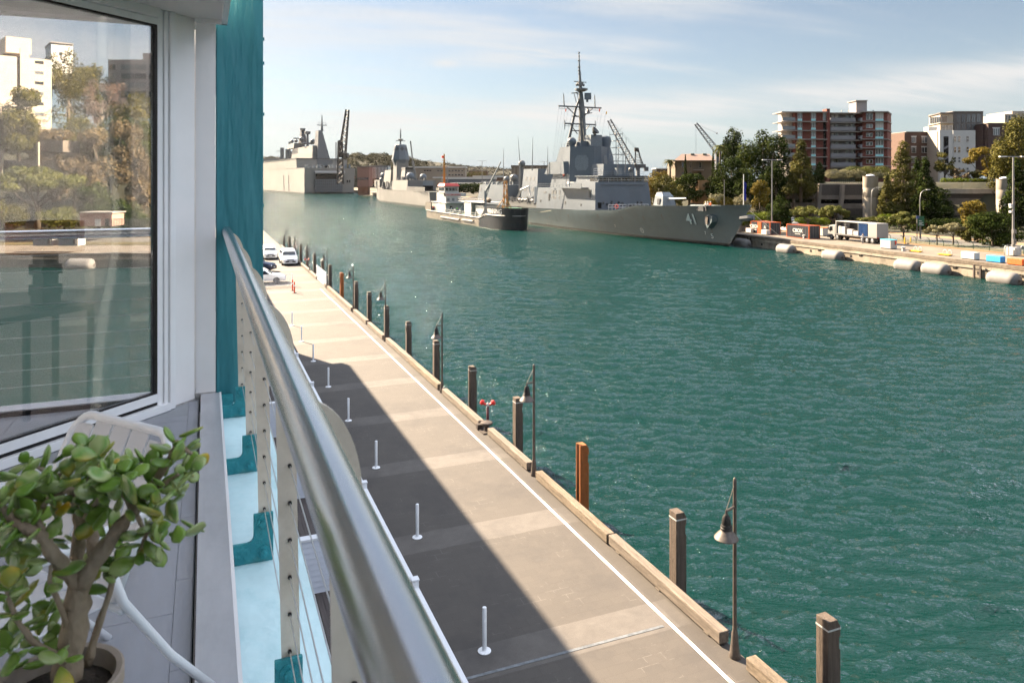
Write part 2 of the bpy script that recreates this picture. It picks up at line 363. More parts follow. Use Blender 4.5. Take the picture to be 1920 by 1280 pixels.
# --- steel I-beam carrying the balcony, and its bolted brackets
BZ = ZC-1.765
t = thing('steel_beam', 'wide pale aqua steel beam running under the balcony railing', 'beam', (.25,2,BZ-.3))
mb = MB(); mb.box(.06,.43,-3.2,6.29,BZ-.022,BZ); mb.build('top_flange', M['aqua'], t)
mb = MB(); mb.box(.235,.255,-3.2,6.28,BZ-.42,BZ-.023); mb.build('web', M['aqua'], t)
mb = MB(); mb.box(.06,.43,-3.2,6.29,BZ-.445,BZ-.421); mb.build('bottom_flange', M['aqua'], t)
which = ['farthest turquoise bracket, under the post by the teal column', 'rusty turquoise bracket under the second railing post from the column',
  'rusty edged turquoise bracket under the third railing post from the column', 'nearest turquoise bracket in view, at the bottom of the railing']
for i, y in enumerate(PY[:6]):
    lab = which[i] if i < 4 else ['turquoise bracket below the handrail beneath the camera', 'turquoise bracket behind the camera under the railing'][i-4]
    b = thing('railing_bracket', lab, 'bracket', (.2,y,BZ), 'turquoise brackets on the balcony beam')
    mb = MB()
    pts = [(.07,BZ+.001),(.292,BZ+.001),(.292,BZ+.222),(.205,BZ+.222)]
    pts += [(.205,BZ+.135)]
    for k in range(5):
        a = math.pi/2*k/4; pts.append((.205-.03+.03*math.cos(a), BZ+.125-.03*math.sin(a)))
    pts += [(.07,BZ+.095)]
    mb.prism([(x, y-.026, z) for x, z in pts], (0,.018,0))
    bevel(mb.build('plate', M['teal_rusty'], b), .003, 2)
    for z in (BZ+.045, BZ+.178):
        mb = MB(); mb.lathe((.25,y-.0265,z), [(.030,0),(.030,-.004),(.018,-.006),(.018,-.016),(.012,-.019),(.0,-.019)], 12, axis=(0,1,0))
        mb.build('bolt', M['teal_bolt'], b, smooth=40)
# brackets that run back from the column foot
b = thing('column_bracket', 'thick flaking turquoise block bolted at the foot of the teal column', 'bracket', (.15,6.2,BZ))
mb = MB(); mb.box(.075,.20,6.20,6.285,BZ+.002,BZ+.075); bevel(mb.build('block', M['teal_rusty'], b), .006, 2)

# --- teal timber column
t = thing('column', 'tall flaking teal timber column at the end of the balcony', 'column', (.255,6.48,DECK))
mb = MB()
for k in range(1): mb.box(.08,.43,6.30,6.65,DECK,ZC+2.4)
bevel(mb.build('shaft', M['teal'], t), .008, 2)
for py in (75, 120, 215, 385):
    z = onY(495, py, 6.4).z
    mb = MB(); mb.box(.431,.443,6.36,6.385,z-.012,z+.012); mb.build('bolt_head', M['teal_bolt'], t)

# --- white wall panels beside the door
t = thing('wall_panel', 'white painted pilaster panel between the glass door and teal column', 'wall', (-.03,6.2,FLOOR))
mb = MB(); mb.box(-.068,.072,6.105,6.5,FLOOR-.1,CEIL-.002); mb.build('front_face', M['white_wall'], t)
mb = MB(); dbox(mb, .006, .205, -.08, .0, FLOOR-.1, CEIL-.002); mb.build('side_face', M['white_wall'], t)
mb = MB(); dbox(mb, .0, .215, .0, .006, FLOOR-.01, FLOOR+.010); mb.box(-.07,.072,6.095,6.105,FLOOR,LEDGE+.006); mb.build('sealant', M['cement'], t)

# --- sliding glass door
t = thing('glass_door', 'large sliding glass door in a white frame reflecting the bay', 'door', dw(1.4,0,FLOOR))
ZT = ZC+1.074; ZB = ZC-1.51
f = MB(); 
for u0, u1, n0, n1 in ((.215,.262,-.10,.035),(.266,.300,-.09,.020),(.304,.350,-.06,.008)): dbox(f, u0, u1, n0, n1, ZB-.148, ZT+.125)
fr = f.build('jamb', M['white_frame'], t); bevel(fr, .003, 2)
f = MB(); dbox(f, .262, .266, -.09, .0, ZB-.148, ZT+.12); dbox(f, .300, .304, -.09, -.004, ZB-.1, ZT+.1); dbox(f, .351, .374, -.045, .004, ZB-.012, ZT+.014)
dbox(f, .375, 2.6, -.045, .003, ZB-.012, ZB-.001); dbox(f, .375, 2.6, -.045, .003, ZT+.001, ZT+.014); f.build('gasket', M['gasket'], t)
f = MB(); dbox(f, .352, 2.6, -.06, .010, ZB-.072, ZB-.013); bevel(f.build('bottom_rail', M['white_frame'], t), .004, 2)
f = MB(); dbox(f, .352, 2.6, -.06, .006, ZB-.092, ZB-.074); f.build('track_gap', M['gasket'], t)
f = MB(); dbox(f, .266, 2.6, -.10, .045, ZB-.149, ZB-.094); bevel(f.build('sill', M['white_frame'], t), .004, 2)
f = MB(); dbox(f, .352, 2.6, -.06, .010, ZT+.015, ZT+.06); dbox(f, .352, 2.6, -.10, .04, ZT+.063, ZT+.125); bevel(f.build('top_rail', M['white_frame'], t), .003, 2)
M['door_glass'] = glassmat('door_glass', .50, (.95,.97,.98), (1,1,1))
f = MB(); dbox(f, .376, 2.6, -.020, -.014, ZB, ZT); f.build('pane', M['door_glass'], t)
f = MB(); dbox(f, 2.602, 2.70, -.08, .02, ZB-.09, ZT+.06); f.build('stile', M['white_frame'], t)
# wall beyond the door, behind the camera's left shoulder
f = MB(); dbox(f, 2.71, 4.4, -.12, .0, FLOOR-.1, CEIL-.002); tag(f.build('side_wall', M['white_wall']), 'white wall at the far left of the glass door', 'wall')

# --- the dim room behind the glass
plain('room_wall', (.88,.87,.86), .8); plain('room_floor', (.24,.21,.235), .35); plain('carpet', (.06,.055,.065), .9)
IN = -.14
def room(name, m, *a): return struct(MB().box(*a).build(name, m))
room('room_floor', M['room_floor'], -6.0, -.14, 6.32, 13.0, FLOOR-.15, FLOOR-.02)
mb = MB(); mb.prism([(-6.0,2.5,FLOOR-.15),(-3.6,2.6,FLOOR-.15),(-.22,6.319,FLOOR-.15),(-6.0,6.319,FLOOR-.15)], (0,0,.13)); struct(mb.build('room_floor', M['room_floor']))
room('room_facade_wall', M['room_wall'], -.14, -.07, 6.52, 13.0, FLOOR-.1, CEIL-.006)
room('room_back_wall', M['room_wall'], -6.0, -.07, 13.001, 13.1, FLOOR-.1, CEIL-.006)
room('room_ceiling', M['room_wall'], -6.0, -.16, 6.15, 13.0, CEIL-.003, CEIL+.1)
bw = thing('side_window', 'wide window on the far side of the room behind the glass', 'window', (-6.05,8,FLOOR))
mb = MB(); mb.box(-6.1,-6.001,2.5,13,FLOOR-.1,FLOOR+.25); mb.build('sill_wall', M['room_wall'], bw)
for y_ in (2.5, 5.1, 7.7, 10.3, 12.9): mb = MB(); mb.box(-6.08,-6.01,y_,y_+.08,FLOOR+.251,CEIL-.01); mb.build('mullion', M['white_frame'], bw)
# curtain
m, nt, N_, L_, P_ = nodes_of('curtain'); setc(P_.inputs['Base Color'], (.88,.92,.90)); P_.inputs['Roughness'].default_value = .9
tr = N_.new('ShaderNodeBsdfTransparent'); mxs = N_.new('ShaderNodeMixShader'); mxs.inputs[0].default_value = .72; L_.new(tr.outputs[0], mxs.inputs[1]); L_.new(P_.outputs[0], mxs.inputs[2]); L_.new(mxs.outputs[0], N_['Material Output'].inputs[0]); M['curtain'] = m
mb = MB(); rings = []
for k in range(25):
    h = k/24; z = FLOOR+.02+h*(CEIL-FLOOR-.06)
    wd = .27-.15*math.exp(-((h-.46)/.20)**2)+.05*(1-h); ring = []
    for i in range(61):
        q = i/60; ring.append(dw(.365+q*wd, -.22-.045*math.sin(q*26+1)-.02*math.sin(q*11), z))
    rings.append(ring)
mb.loft(rings, cap=False, closed=False)
tag(mb.build('curtain', M['curtain'], smooth=True), 'sheer pale curtain hanging inside the right edge of glass door', 'curtain')
# console table and lamp seen through the pane
plain('table_dark', (.035,.035,.04), .5); plain('lamp_stone', (.02,.02,.022), .4); plain('lamp_shade', (.20,.075,.03), .8, var=.3, vs=40, stretch=(1,1,8))
def inner(px, n):   # room point on the plane n behind the glass under pixel column px
    r = ray(px, 335); q0 = dw(0, n, 0); k = (q0.dot(NN))/(r.x*NN.x+r.y*NN.y); p = r*k; return (V((p.x,p.y,0))-Q).dot(U)
tb = thing('console_table', 'dark thin legged console table dimly seen behind the glass', 'table', dw(1.5,-.8,FLOOR-.02))
z1 = FLOOR+.68; ua, ub = inner(172, -.75), inner(-40, -.75)
mb = MB(); dbox(mb, ua, ub, -1.15, -.72, z1, z1+.04); mb.build('tabletop', M['table_dark'], tb)
for u_ in (ua, ua+(ub-ua)*.6):
    for n_ in (-1.14, -.755):
        mb = MB(); dbox(mb, u_, u_+.035, n_, n_+.035, FLOOR-.02, z1-.001); mb.build('leg', M['table_dark'], tb)
lp = thing('table_lamp', 'lamp with rust brown drum shade standing on the console table indoors', 'lamp', dw(inner(85,-.95),-.95,z1+.04))
uc = inner(86, -.95); cc = dw(uc, -.95, z1+.04)
mb = MB()
for k, r in enumerate((.075,.085,.065,.085,.065)): mb.cbox(cc+V((0,0,.01+k*.075)), 2*r*.9, 2*r*.9, .074, math.pi/4)
mb.cbox(cc, .2, .2, .012, math.pi/4); mb.build('base', M['lamp_stone'], lp)
mb = MB(); mb.lathe(cc+V((0,0,.40)), [(.25,0),(.25,.22),(.246,.22),(.246,0)], 32); mb.build('shade', M['lamp_shade'], lp, smooth=40)

# --- white slatted metal armchair
plain('chair_white', (.78,.79,.82), .35, var=.03); plain('chair_slat', (.62,.63,.67), .38, var=.03)
ch = thing('garden_chair', 'white metal slatted armchair standing on the balcony tiles', 'chair', (-.6,2.4,FLOOR))
p0, p1 = V((-.40,2.94,0)), V((-.085,2.55,0)); mid = (p0+p1)/2; cu = (p1-p0).normalized(); cw = V((cu.y,-cu.x,0)); 
if cw.dot(V((-1,-1,0))) < 0: cw = -cw
def cp(u, w, z): return mid+cu*u+cw*w+V((0,0,FLOOR+z))
hw = .245; tp = []
def back_w(z): return -.0+.20*(.86-z)/.42   # the back leans away as it rises
def arc(c, r, a0, a1, n, f): return [f(c[0]+r*math.cos(rad(a0+(a1-a0)*i/n)), c[1]+r*math.sin(rad(a0+(a1-a0)*i/n))) for i in range(n+1)]
fb = lambda u, z: cp(u, back_w(z), z)
pth = [fb(-hw,.44)]+arc((-hw+.075,.785), .075, 180, 90, 6, fb)+arc((hw-.075,.785), .075, 90, 0, 6, fb)+[fb(hw,.44)]
mb = MB(); mb.tube(pth, .0145, 10); mb.build('back_frame', M['chair_white'], ch, smooth=True)
mb = MB(); n = 5; wdt = (2*hw-.02)/n
for i in range(n):
    u0 = -hw+.01+i*wdt+.003; u1 = u0+wdt-.006
    zt = .853 if 0 < i < n-1 else .835
    mb.obox(fb(u0,.46), cu*(u1-u0), fb(0,zt)-fb(0,.46), cw*.006)
bevel(mb.build('backrest', M['chair_slat'], ch), .002, 1)
mb = MB()
for i in range(n):
    u0 = -hw+.01+i*wdt+.003; u1 = u0+wdt-.006
    mb.obox(cp(u0,.20,.43), cu*(u1-u0), cp(0,.64,.45)-cp(0,.20,.43), V((0,0,.006)))
bevel(mb.build('seat', M['chair_slat'], ch), .002, 1)
for s_ in (-1, 1):
    e = s_*(hw+.045)
    mb = MB(); mb.tube([cp(s_*hw,.075,.70), cp(e,.10,.685), cp(e,.35,.67), cp(e,.50,.665)]+[cp(e,.50+.09*math.sin(rad(a)),.575+.09*math.cos(rad(a))) for a in (15,35,55,75,90)]+[cp(e,.60,.45), cp(e,.64,.02), cp(e,.645,0)], .0145, 10)
    mb.build('armrest', M['chair_white'], ch, smooth=True)
    mb = MB(); mb.tube([cp(e,.28,.672), cp(e,.20,.45), cp(e,.05,.22), cp(e,-.13,0)], .0135, 10); mb.build('leg', M['chair_white'], ch, smooth=True)
mb = MB(); mb.tube([cp(-hw-.04,.62,.425), cp(hw+.04,.62,.425)], .012, 8); mb.tube([cp(-hw-.04,.20,.425), cp(hw+.04,.20,.425)], .012, 8)
mb.build('seat_rail', M['chair_white'], ch, smooth=True)

# --- small table under the plant, pot and jade plant
PC = dp(108, 1266, 1.10); PC.z = ZC-.735
tb = thing('side_table', 'small round white balcony table under the potted jade plant', 'table', (PC.x-.1,PC.y-.05,FLOOR))
tc_ = V((PC.x-.1, PC.y-.05, FLOOR))
mb = MB(); mb.lathe(tc_, [(.0,.70),(.30,.70),(.31,.71),(.31,.722),(.30,.73),(0,.73)], 40); mb.build('tabletop', M['chair_white'], tb, smooth=30)
mb = MB(); mb.tube([tc_+V((0,0,.02)), tc_+V((0,0,.70))], .022, 12); mb.build('stem', M['chair_white'], tb, smooth=True)
mb = MB(); mb.lathe(tc_, [(0,0),(.2,0),(.2,.012),(.03,.03),(0,.03)], 32); mb.build('base', M['chair_white'], tb, smooth=30)
plain('pot', (.34,.28,.23), .8, var=.15, vs=6, bump=.2, bs=40); plain('soil', (.035,.026,.02), .95, var=.5, vs=40, bump=1, bs=60)
plain('bark', (.26,.185,.125), .75, var=.35, vs=18, col2=(.36,.29,.21), bump=.6, bs=50, stretch=(1,1,.5))
pt = thing('jade_plant', 'potted jade plant with thick brown stems and fleshy green leaves', 'plant', (PC.x,PC.y,FLOOR+.73))
h0 = FLOOR+.73-PC.z
mb = MB(); mb.lathe(PC, [(0,h0),(.075,h0),(.076,h0+.02),(.082,-.03),(.088,-.022),(.088,-.002),(.085,0),(.077,-.002),(.074,-.03),(.0,-.03)], 36); mb.build('pot', M['pot'], pt, smooth=35)
mb = MB(); mb.lathe(PC, [(0,-.045),(.075,-.045),(.074,-.028),(.05,-.022),(0,-.018)], 24); mb.build('soil', M['soil'], pt, smooth=True)
def jp(px, py, dd=0): return dp(px, py if py > 900 else 900-(900-py)*.55, 1.10+dd)
stems = [ # polylines (px, py, depth offset) with start/end radius
 ([(130,1275,0),(137,1195,0),(148,1140,0),(150,1095,0)], .024,.020),
 ([(150,1095,0),(185,1040,-.02),(215,1000,-.03),(252,958,-.04),(275,925,-.04)], .017,.007),
 ([(275,925,-.04),(300,880,-.05),(322,820,-.05),(330,770,-.05)], .0075,.0045),
 ([(252,958,-.04),(235,925,-.02),(228,880,.0),(250,840,.02),(285,815,.02)], .0075,.004),
 ([(185,1040,-.02),(172,1005,.01),(160,970,.02),(150,930,.03)], .012,.008),
 ([(150,1095,0),(146,1040,.04),(148,985,.05),(140,935,.06),(120,890,.07)], .014,.006),
 ([(140,935,.06),(170,880,.06),(172,830,.05),(168,800,.05)], .007,.004),
 ([(150,1095,0),(118,1065,-.03),(100,1040,-.05),(85,1010,-.06),(70,1000,-.07),(22,975,-.08)], .014,.007),
 ([(85,1010,-.06),(62,960,-.05),(50,925,-.04),(40,900,-.03)], .007,.004),
 ([(120,890,.07),(90,870,.06),(60,850,.05)], .005,.003),
 ([(150,930,.03),(130,915,.0),(95,930,-.03),(80,950,-.05)], .007,.004),
 ([(228,880,0),(200,860,-.03),(190,830,-.04)], .005,.003),
 ([(275,925,-.04),(310,905,-.06),(335,880,-.06)], .0055,.003),
 ([(165,1245,.03),(180,1185,.03),(205,1110,.02),(215,1065,.02)], .008,.004),
 ([(275,1000,-.02),(290,975,-.02),(285,1010,-.02)], .003,.003),
 ([(252,958,-.04),(275,1000,-.02),(262,1035,-.02)], .004,.003),
 ([(132,1190,0),(110,1130,-.04),(92,1090,-.05),(95,1060,-.05)], .005,.003),
 ([(125,1240,-.03),(60,1200,-.05),(30,1160,-.06),(10,1100,-.06)], .006,.003),
 ([(330,770,-.05),(345,790,-.07),(360,810,-.07)], .004,.003),
 ([(160,970,.02),(190,930,-.05),(215,900,-.07)], .006,.003),
 ([(22,975,-.08),(0,940,-.08),(-30,930,-.08)], .006,.004),
 ([(172,830,.05),(150,810,.05),(140,800,.05)], .004,.003)]
mb = MB()
for pl, r0, r1 in stems:
    P3 = [jp(*p) for p in pl]; n = len(P3); Q3 = []
    for i in range(n-1):
        for q in range(3): Q3.append(P3[i].lerp(P3[i+1], q/3)+V((R.uniform(-1,1),R.uniform(-1,1),R.uniform(-1,1)))*r1*.25)
    Q3.append(P3[-1])
    r0, r1 = r0*.86, r1*.82
    mb.tube(Q3, [(1+.10*math.sin(i*2.1))*r0+(r1-r0)*i/(len(Q3)-1) for i in range(len(Q3))], 10)
mb.build('stem', M['bark'], pt, smooth=True)
def jade_leaf(mb, p, d, up, ln, wd):
    d = d.normalized(); sd_ = d.cross(up)
    if sd_.length < .01: sd_ = d.cross(V((1,0,0)))
    sd_.normalize(); nn = sd_.cross(d)
    rings = []; NL = 7
    for i in range(NL+1):
        q = i/NL; w_ = max(0, math.sin(math.pi*min(1, q**1.3)))**.62*wd/2+.0014
        if i == NL: w_ = .001
        th = .0027*math.sin(math.pi*min(1, q*.9+.08))**.6+.0006
        c = p+d*(q*ln)+nn*(.10*ln*q*q)
        rings.append([c+sd_*w_*math.cos(a)+nn*(th*math.sin(a)+.07*w_*abs(math.cos(a))**2) for a in [2*math.pi*k/8 for k in range(8)]])
    mb.loft(rings)
tips = []
for pl, r0, r1 in stems[1:]:
    tips += [(jp(*pl[-1]), jp(*pl[-1])-jp(*pl[-2]), 1.0)]
    if len(pl) > 2: tips.append((jp(*pl[-2]).lerp(jp(*pl[-1]), .4), jp(*pl[-1])-jp(*pl[-2]), .6))
extra = [(60,980),(100,960),(30,1010),(150,790),(185,805),(215,810),(240,840),(120,840),(90,870),(70,900),(40,880),(20,930),(200,860),(180,900),(225,930),(250,900),(290,850),(310,860),(330,830),(350,870),(345,960),(320,980),(300,1000),(255,1040),(240,1010),(200,950),(160,860),(110,900),(130,860),(60,1050),(30,1060),(10,1020),(110,1180),(90,1220),(30,1200),(10,1240),(120,1235),(160,1060),(210,1000),(310,1020),(15,1100),(60,1130),(180,770),(265,870),(235,870),(305,940),(285,960),(10,880),(0,980),(80,1250),(40,1240),(340,1000),(300,920),(265,930),(210,880),(150,880),(175,960),(120,1000),(20,1150),(50,1170),(15,960),(35,985),(5,1040),(45,1075),(20,1110),(0,1180),(50,1220),(15,1215),(70,1190),(85,1150),(60,1010),(95,1120)]
def low(px): return 925 if px < 70 else 885 if px < 140 else 835 if px < 235 else 860
for px, py in extra:
    if py < low(px): py = low(px)+R.uniform(0,60)
    tips.append((jp(px, py, R.uniform(-.11,.11)), V((R.uniform(-1,1),R.uniform(-1,1),R.uniform(.2,1))), .8))
mb = MB()
for p, d, dens in tips:
    d = d.normalized(); a = R.uniform(0, 6.28); o1 = d.orthogonal().normalized(); o2 = d.cross(o1)
    for k in range(int(1.6+1.6*dens)):
        for q in (0, math.pi):
            if R.random() < .22: continue
            an = a+q+k*1.45+R.uniform(-.3,.3); out = o1*math.cos(an)+o2*math.sin(an)
            dd = out*(1.15-.12*k)+d*(.05+.16*k)+V((R.uniform(-.4,.4),R.uniform(-.4,.4),R.uniform(-.35,.35)))
            ln = R.uniform(.020,.044)*(1-.07*k)
            jade_leaf(mb, p+d*(.010*k-.012)+out*.002, dd, (d+V((R.uniform(-.4,.4),R.uniform(-.4,.4),R.uniform(-.2,.4)))), ln, ln*R.uniform(.55,.72))
M['jade'] = leafmat('jade', [(.05,.105,.010),(.10,.20,.020),(.13,.24,.030),(.20,.32,.05),(.34,.40,.17),(.13,.26,.045),(.34,.33,.05),(.50,.32,.012),(.52,.19,.01)], .28, 0, spec=.55, big=14)
# few leaves are yellow: the ramp's last tenth
cr = [n for n in M['jade'].node_tree.nodes if n.bl_idname == 'ShaderNodeValToRGB'][0]
for e, q in zip(cr.color_ramp.elements, (0,.17,.32,.48,.62,.72,.86,.95,1.0)): e.position = q
mb.build('foliage', M['jade'], pt, smooth=True)
# --- bulk of the finger wharf building (the balcony belongs to it)
plain('boards', (.66,.68,.72), .55, var=.06, vs=2)
plain('roof_metal', (.30,.31,.33), .5)
t = thing('wharf_building', 'long timber wharf building the balcony belongs to', 'building', (-7,20,DECK))
mb = MB(); mb.box(-16,-1.6,-20,59.4,DECK,FLOOR-.26); mb.build('lower_storeys', M['boards'], t)
mb = MB(); mb.box(-16,-3.6,-20,1.2,FLOOR-.255,CEIL-.005); mb.box(-16,-.35,13.2,59.4,FLOOR-.255,CEIL-.005); mb.build('upper_storey', M['boards'], t)
mb = MB(); mb.box(-6.3,.15,6.7,13.3,CEIL+.101,CEIL+.57); mb.box(-16,.15,13.301,59.5,CEIL,CEIL+.57); mb.box(-16,.15,-20,-3.51,CEIL,CEIL+.57); mb.build('eave', M['soffit'], t)
mb = MB(); mb.prism([(.12,24,CEIL+.585),(-8,24,CEIL+3.2),(-16,24,CEIL+.585)], (0,35.4,0)); mb.build('roof', M['roof_metal'], t)
mb = MB()
for i in range(11):
    y = 9.8+i*4.5
    mb.box(-1.59,.12,y,y+.3,FLOOR-.25,FLOOR+.0); 
mb.build('balcony_slab', M['soffit'], t)
for i in range(10):
    for z_ in (DECK+.3, DECK+3.6, DECK+6.6):
        y_ = 8.5+i*4.9; fw = MB().box(-1.6,-1.52,y_,y_+1.5,z_+.3,z_+2.2).build('window', M['white_frame'], t); MB().box(-1.53,-1.505,y_+.1,y_+1.4,z_+.4,z_+2.1).build('pane', M['gasket'], fw)
t = thing('wharf_building', 'second lower block of the wharf building beyond the gap', 'building', (-8,100,DECK))
mb = MB(); mb.box(-16,-1.0,69.5,150,DECK,DECK+8.6); mb.build('wall', M['boards'], t)
mb = MB(); mb.prism([(.1,69.3,DECK+8.65),(-8,69.3,DECK+11.5),(-16.4,69.3,DECK+8.65)], (0,81,0)); mb.build('roof', M['roof_metal'], t)
# ================================================================ the wharf promenade
# water
m, nt, N_, L_, P_ = nodes_of('water')
tcn = N_.new('ShaderNodeTexCoord'); hsum = None
for sc_, st, rot, amp, det in ((.8,3.2,-26,.24,4),(2.0,3.4,-31,.24,4),(5.0,2.6,-24,.055,3)):
    mpn = N_.new('ShaderNodeMapping'); mpn.vector_type = 'TEXTURE'; mpn.inputs['Scale'].default_value = (1, 1/st, 1); mpn.inputs['Rotation'].default_value = (0,0,rad(rot)); L_.new(tcn.outputs['Object'], mpn.inputs[0])
    n_ = N_.new('ShaderNodeTexNoise'); n_.inputs['Scale'].default_value = sc_; n_.inputs['Detail'].default_value = det; n_.inputs['Roughness'].default_value = .55; n_.inputs['Distortion'].default_value = .3; L_.new(mpn.outputs[0], n_.inputs['Vector'])
    q = N_.new('ShaderNodeMath'); q.operation = 'MULTIPLY_ADD'; q.inputs[1].default_value = amp; L_.new(n_.outputs['Fac'], q.inputs[0])
    if hsum is not None: L_.new(hsum, q.inputs[2])
    else: q.inputs[2].default_value = 0
    hsum = q.outputs[0]
bp = N_.new('ShaderNodeBump'); bp.inputs['Distance'].default_value = 1.0; L_.new(hsum, bp.inputs['Height'])
# light scattered back from the depth does not follow the ripples, only the mirror-like surface does
N_.remove(P_); df = N_.new('ShaderNodeBsdfDiffuse'); setc(df.inputs[0], WATER_COL); upn = N_.new('ShaderNodeCombineXYZ'); upn.inputs[2].default_value = 1; L_.new(upn.outputs[0], df.inputs['Normal'])
gl = N_.new('ShaderNodeBsdfGlossy'); gl.inputs['Roughness'].default_value = .06; L_.new(bp.outputs[0], gl.inputs['Normal']); fr_ = N_.new('ShaderNodeFresnel'); fr_.inputs[0].default_value = 1.52; L_.new(bp.outputs[0], fr_.inputs['Normal'])
mxw = N_.new('ShaderNodeMixShader'); L_.new(fr_.outputs[0], mxw.inputs[0]); L_.new(df.outputs[0], mxw.inputs[1]); L_.new(gl.outputs[0], mxw.inputs[2]); L_.new(mxw.outputs[0], N_['Material Output'].inputs[0])
# gusts ruffle the surface in long patches
gs = None
for sc_, st, wt in ((.018,2.0,.55),(.085,3.5,.45)):
    mpn = N_.new('ShaderNodeMapping'); mpn.vector_type = 'TEXTURE'; mpn.inputs['Scale'].default_value = (1, 1/st, 1); mpn.inputs['Rotation'].default_value = (0,0,rad(-25)); L_.new(tcn.outputs['Object'], mpn.inputs[0])
    n_ = N_.new('ShaderNodeTexNoise'); n_.inputs['Scale'].default_value = sc_; n_.inputs['Detail'].default_value = 5; n_.inputs['Roughness'].default_value = .65; L_.new(mpn.outputs[0], n_.inputs['Vector'])
    q = N_.new('ShaderNodeMath'); q.operation = 'MULTIPLY_ADD'; q.inputs[1].default_value = wt; L_.new(n_.outputs['Fac'], q.inputs[0])
    if gs is not None: L_.new(gs, q.inputs[2])
    else: q.inputs[2].default_value = 0
    gs = q.outputs[0]
r_ = N_.new('ShaderNodeMapRange'); r_.inputs[1].default_value = .38; r_.inputs[2].default_value = .62; r_.inputs[3].default_value = .6; r_.inputs[4].default_value = 1.1; L_.new(gs, r_.inputs[0]); L_.new(r_.outputs[0], bp.inputs['Strength'])
M['water'] = m
# the basin itself is a real wavy sheet: wind chop summed from many wave trains, steeper crests than troughs
import numpy as np
rs = np.random.RandomState(4)
def axis(a, b, f):
    out = [a]
    while out[-1] < b: out.append(out[-1]+f(out[-1]))
    out[-1] = b; return np.array(out)
gx = axis(11.2, 135.0, lambda x: .16+max(0, x-26)*.0052); gy = axis(-2.0, 330.0, lambda y: .16+max(0, y-20)*.0056)
X, Yg = np.meshgrid(gx, gy); Z = np.zeros_like(X); DX = np.zeros_like(X); DY = np.zeros_like(X)
for i in range(64):
    lam = .58*(3.2/.58)**rs.rand(); k = 2*np.pi/lam; th = rad(62)+rs.randn()*rad(18); amp = .0138*lam**.80*(.5+rs.rand()) if lam < 1.5 else .0085*lam**.2*(.5+rs.rand())
    kx, ky = k*math.cos(th), k*math.sin(th); ph = kx*X+ky*Yg+rs.rand()*6.283
    fade = np.clip(1.6-np.maximum(np.gradient(gx)[None, :], np.gradient(gy)[:, None])*2.4/lam, 0, 1)
    Z += amp*fade*np.cos(ph); DX -= amp*fade*.4*math.cos(th)*np.sin(ph); DY -= amp*fade*.4*math.sin(th)*np.sin(ph)
g1 = .85+.22*np.sin(X*.05+Yg*.021+1)*np.sin(Yg*.043-X*.017)+.10*np.sin(X*.17-Yg*.06)*np.sin(Yg*.11+X*.05+2)
edge_ = np.minimum(np.minimum((135-X)/6, (330-Yg)/20), np.minimum((X-11.2)/.5, (Yg+2)/2)).clip(0, 1)
g1 = g1*edge_
P3 = np.stack([X+DX*g1, Yg+DY*g1, Z*g1-.0], -1).reshape(-1, 3); ny, nx = X.shape
ii = (np.arange(ny-1)[:, None]*nx+np.arange(nx-1)[None, :]).reshape(-1)
F4 = np.stack([ii, ii+1, ii+nx+1, ii+nx], -1)
b_ = len(P3); bx = [(-3000,-1500),(4000,-1500),(4000,6000),(-3000,6000),(11.2,-2),(135,-2),(135,330),(11.2,330)]
P3 = np.concatenate([P3, np.array([(x, y, 0) for x, y in bx])]); F4 = np.concatenate([F4, np.array([(0,1,5,4),(1,2,6,5),(2,3,7,6),(3,0,4,7)])+b_])
me = bpy.data.meshes.new('water'); me.vertices.add(len(P3)); me.vertices.foreach_set('co', P3.astype(np.float32).ravel()); me.loops.add(F4.size); me.loops.foreach_set('vertex_index', F4.astype(np.int32).ravel())
me.polygons.add(len(F4)); me.polygons.foreach_set('loop_start', np.arange(0, F4.size, 4, dtype=np.int32)); me.update(calc_edges=True); me.shade_smooth(); me.validate(); me.materials.append(m)
wo = bpy.data.objects.new('water', me); C.objects.link(wo); struct(wo)

# paving: dark granite setts with lighter cross bands every bay
m, nt, N_, L_, P_ = nodes_of('paving'); P_.inputs['Roughness'].default_value = .72; P_.inputs['Specular IOR Level'].default_value = .35
tcn = N_.new('ShaderNodeTexCoord'); sp_ = N_.new('ShaderNodeSeparateXYZ'); L_.new(tcn.outputs['Object'], sp_.inputs[0])
def mth(op, a, b=None, c=None):
    n = N_.new('ShaderNodeMath'); n.operation = op
    for i, q in enumerate((a, b, c)):
        if q is None: continue
        if hasattr(q, 'node'): L_.new(q, n.inputs[i])
        else: n.inputs[i].default_value = q
    return n.outputs[0]
def noise(scale, detail=6, rough=.6, st=(1,1,1)):
    mp_ = N_.new('ShaderNodeMapping'); mp_.inputs['Scale'].default_value = st; L_.new(tcn.outputs['Object'], mp_.inputs[0])
    n = N_.new('ShaderNodeTexNoise'); n.inputs['Scale'].default_value = scale; n.inputs['Detail'].default_value = detail; n.inputs['Roughness'].default_value = rough; L_.new(mp_.outputs[0], n.inputs['Vector']); return n.outputs['Fac']
def rng(f, a, b, c=0, d=1):
    n = N_.new('ShaderNodeMapRange'); n.inputs[1].default_value = a; n.inputs[2].default_value = b; n.inputs[3].default_value = c; n.inputs[4].default_value = d; L_.new(f, n.inputs[0]); return n.outputs[0]
def mixc(f, a, b, bt='MIX'):
    n = N_.new('ShaderNodeMixRGB'); n.blend_type = bt
    for i, q in ((0, f), (1, a), (2, b)):
        if hasattr(q, 'node'): L_.new(q, n.inputs[i])
        elif i == 0: n.inputs[0].default_value = q
        else: setc(n.inputs[i], q)
    return n.outputs[0]
cmb = N_.new('ShaderNodeCombineXYZ'); L_.new(sp_.outputs[0], cmb.inputs[0]); L_.new(sp_.outputs[1], cmb.inputs[1])
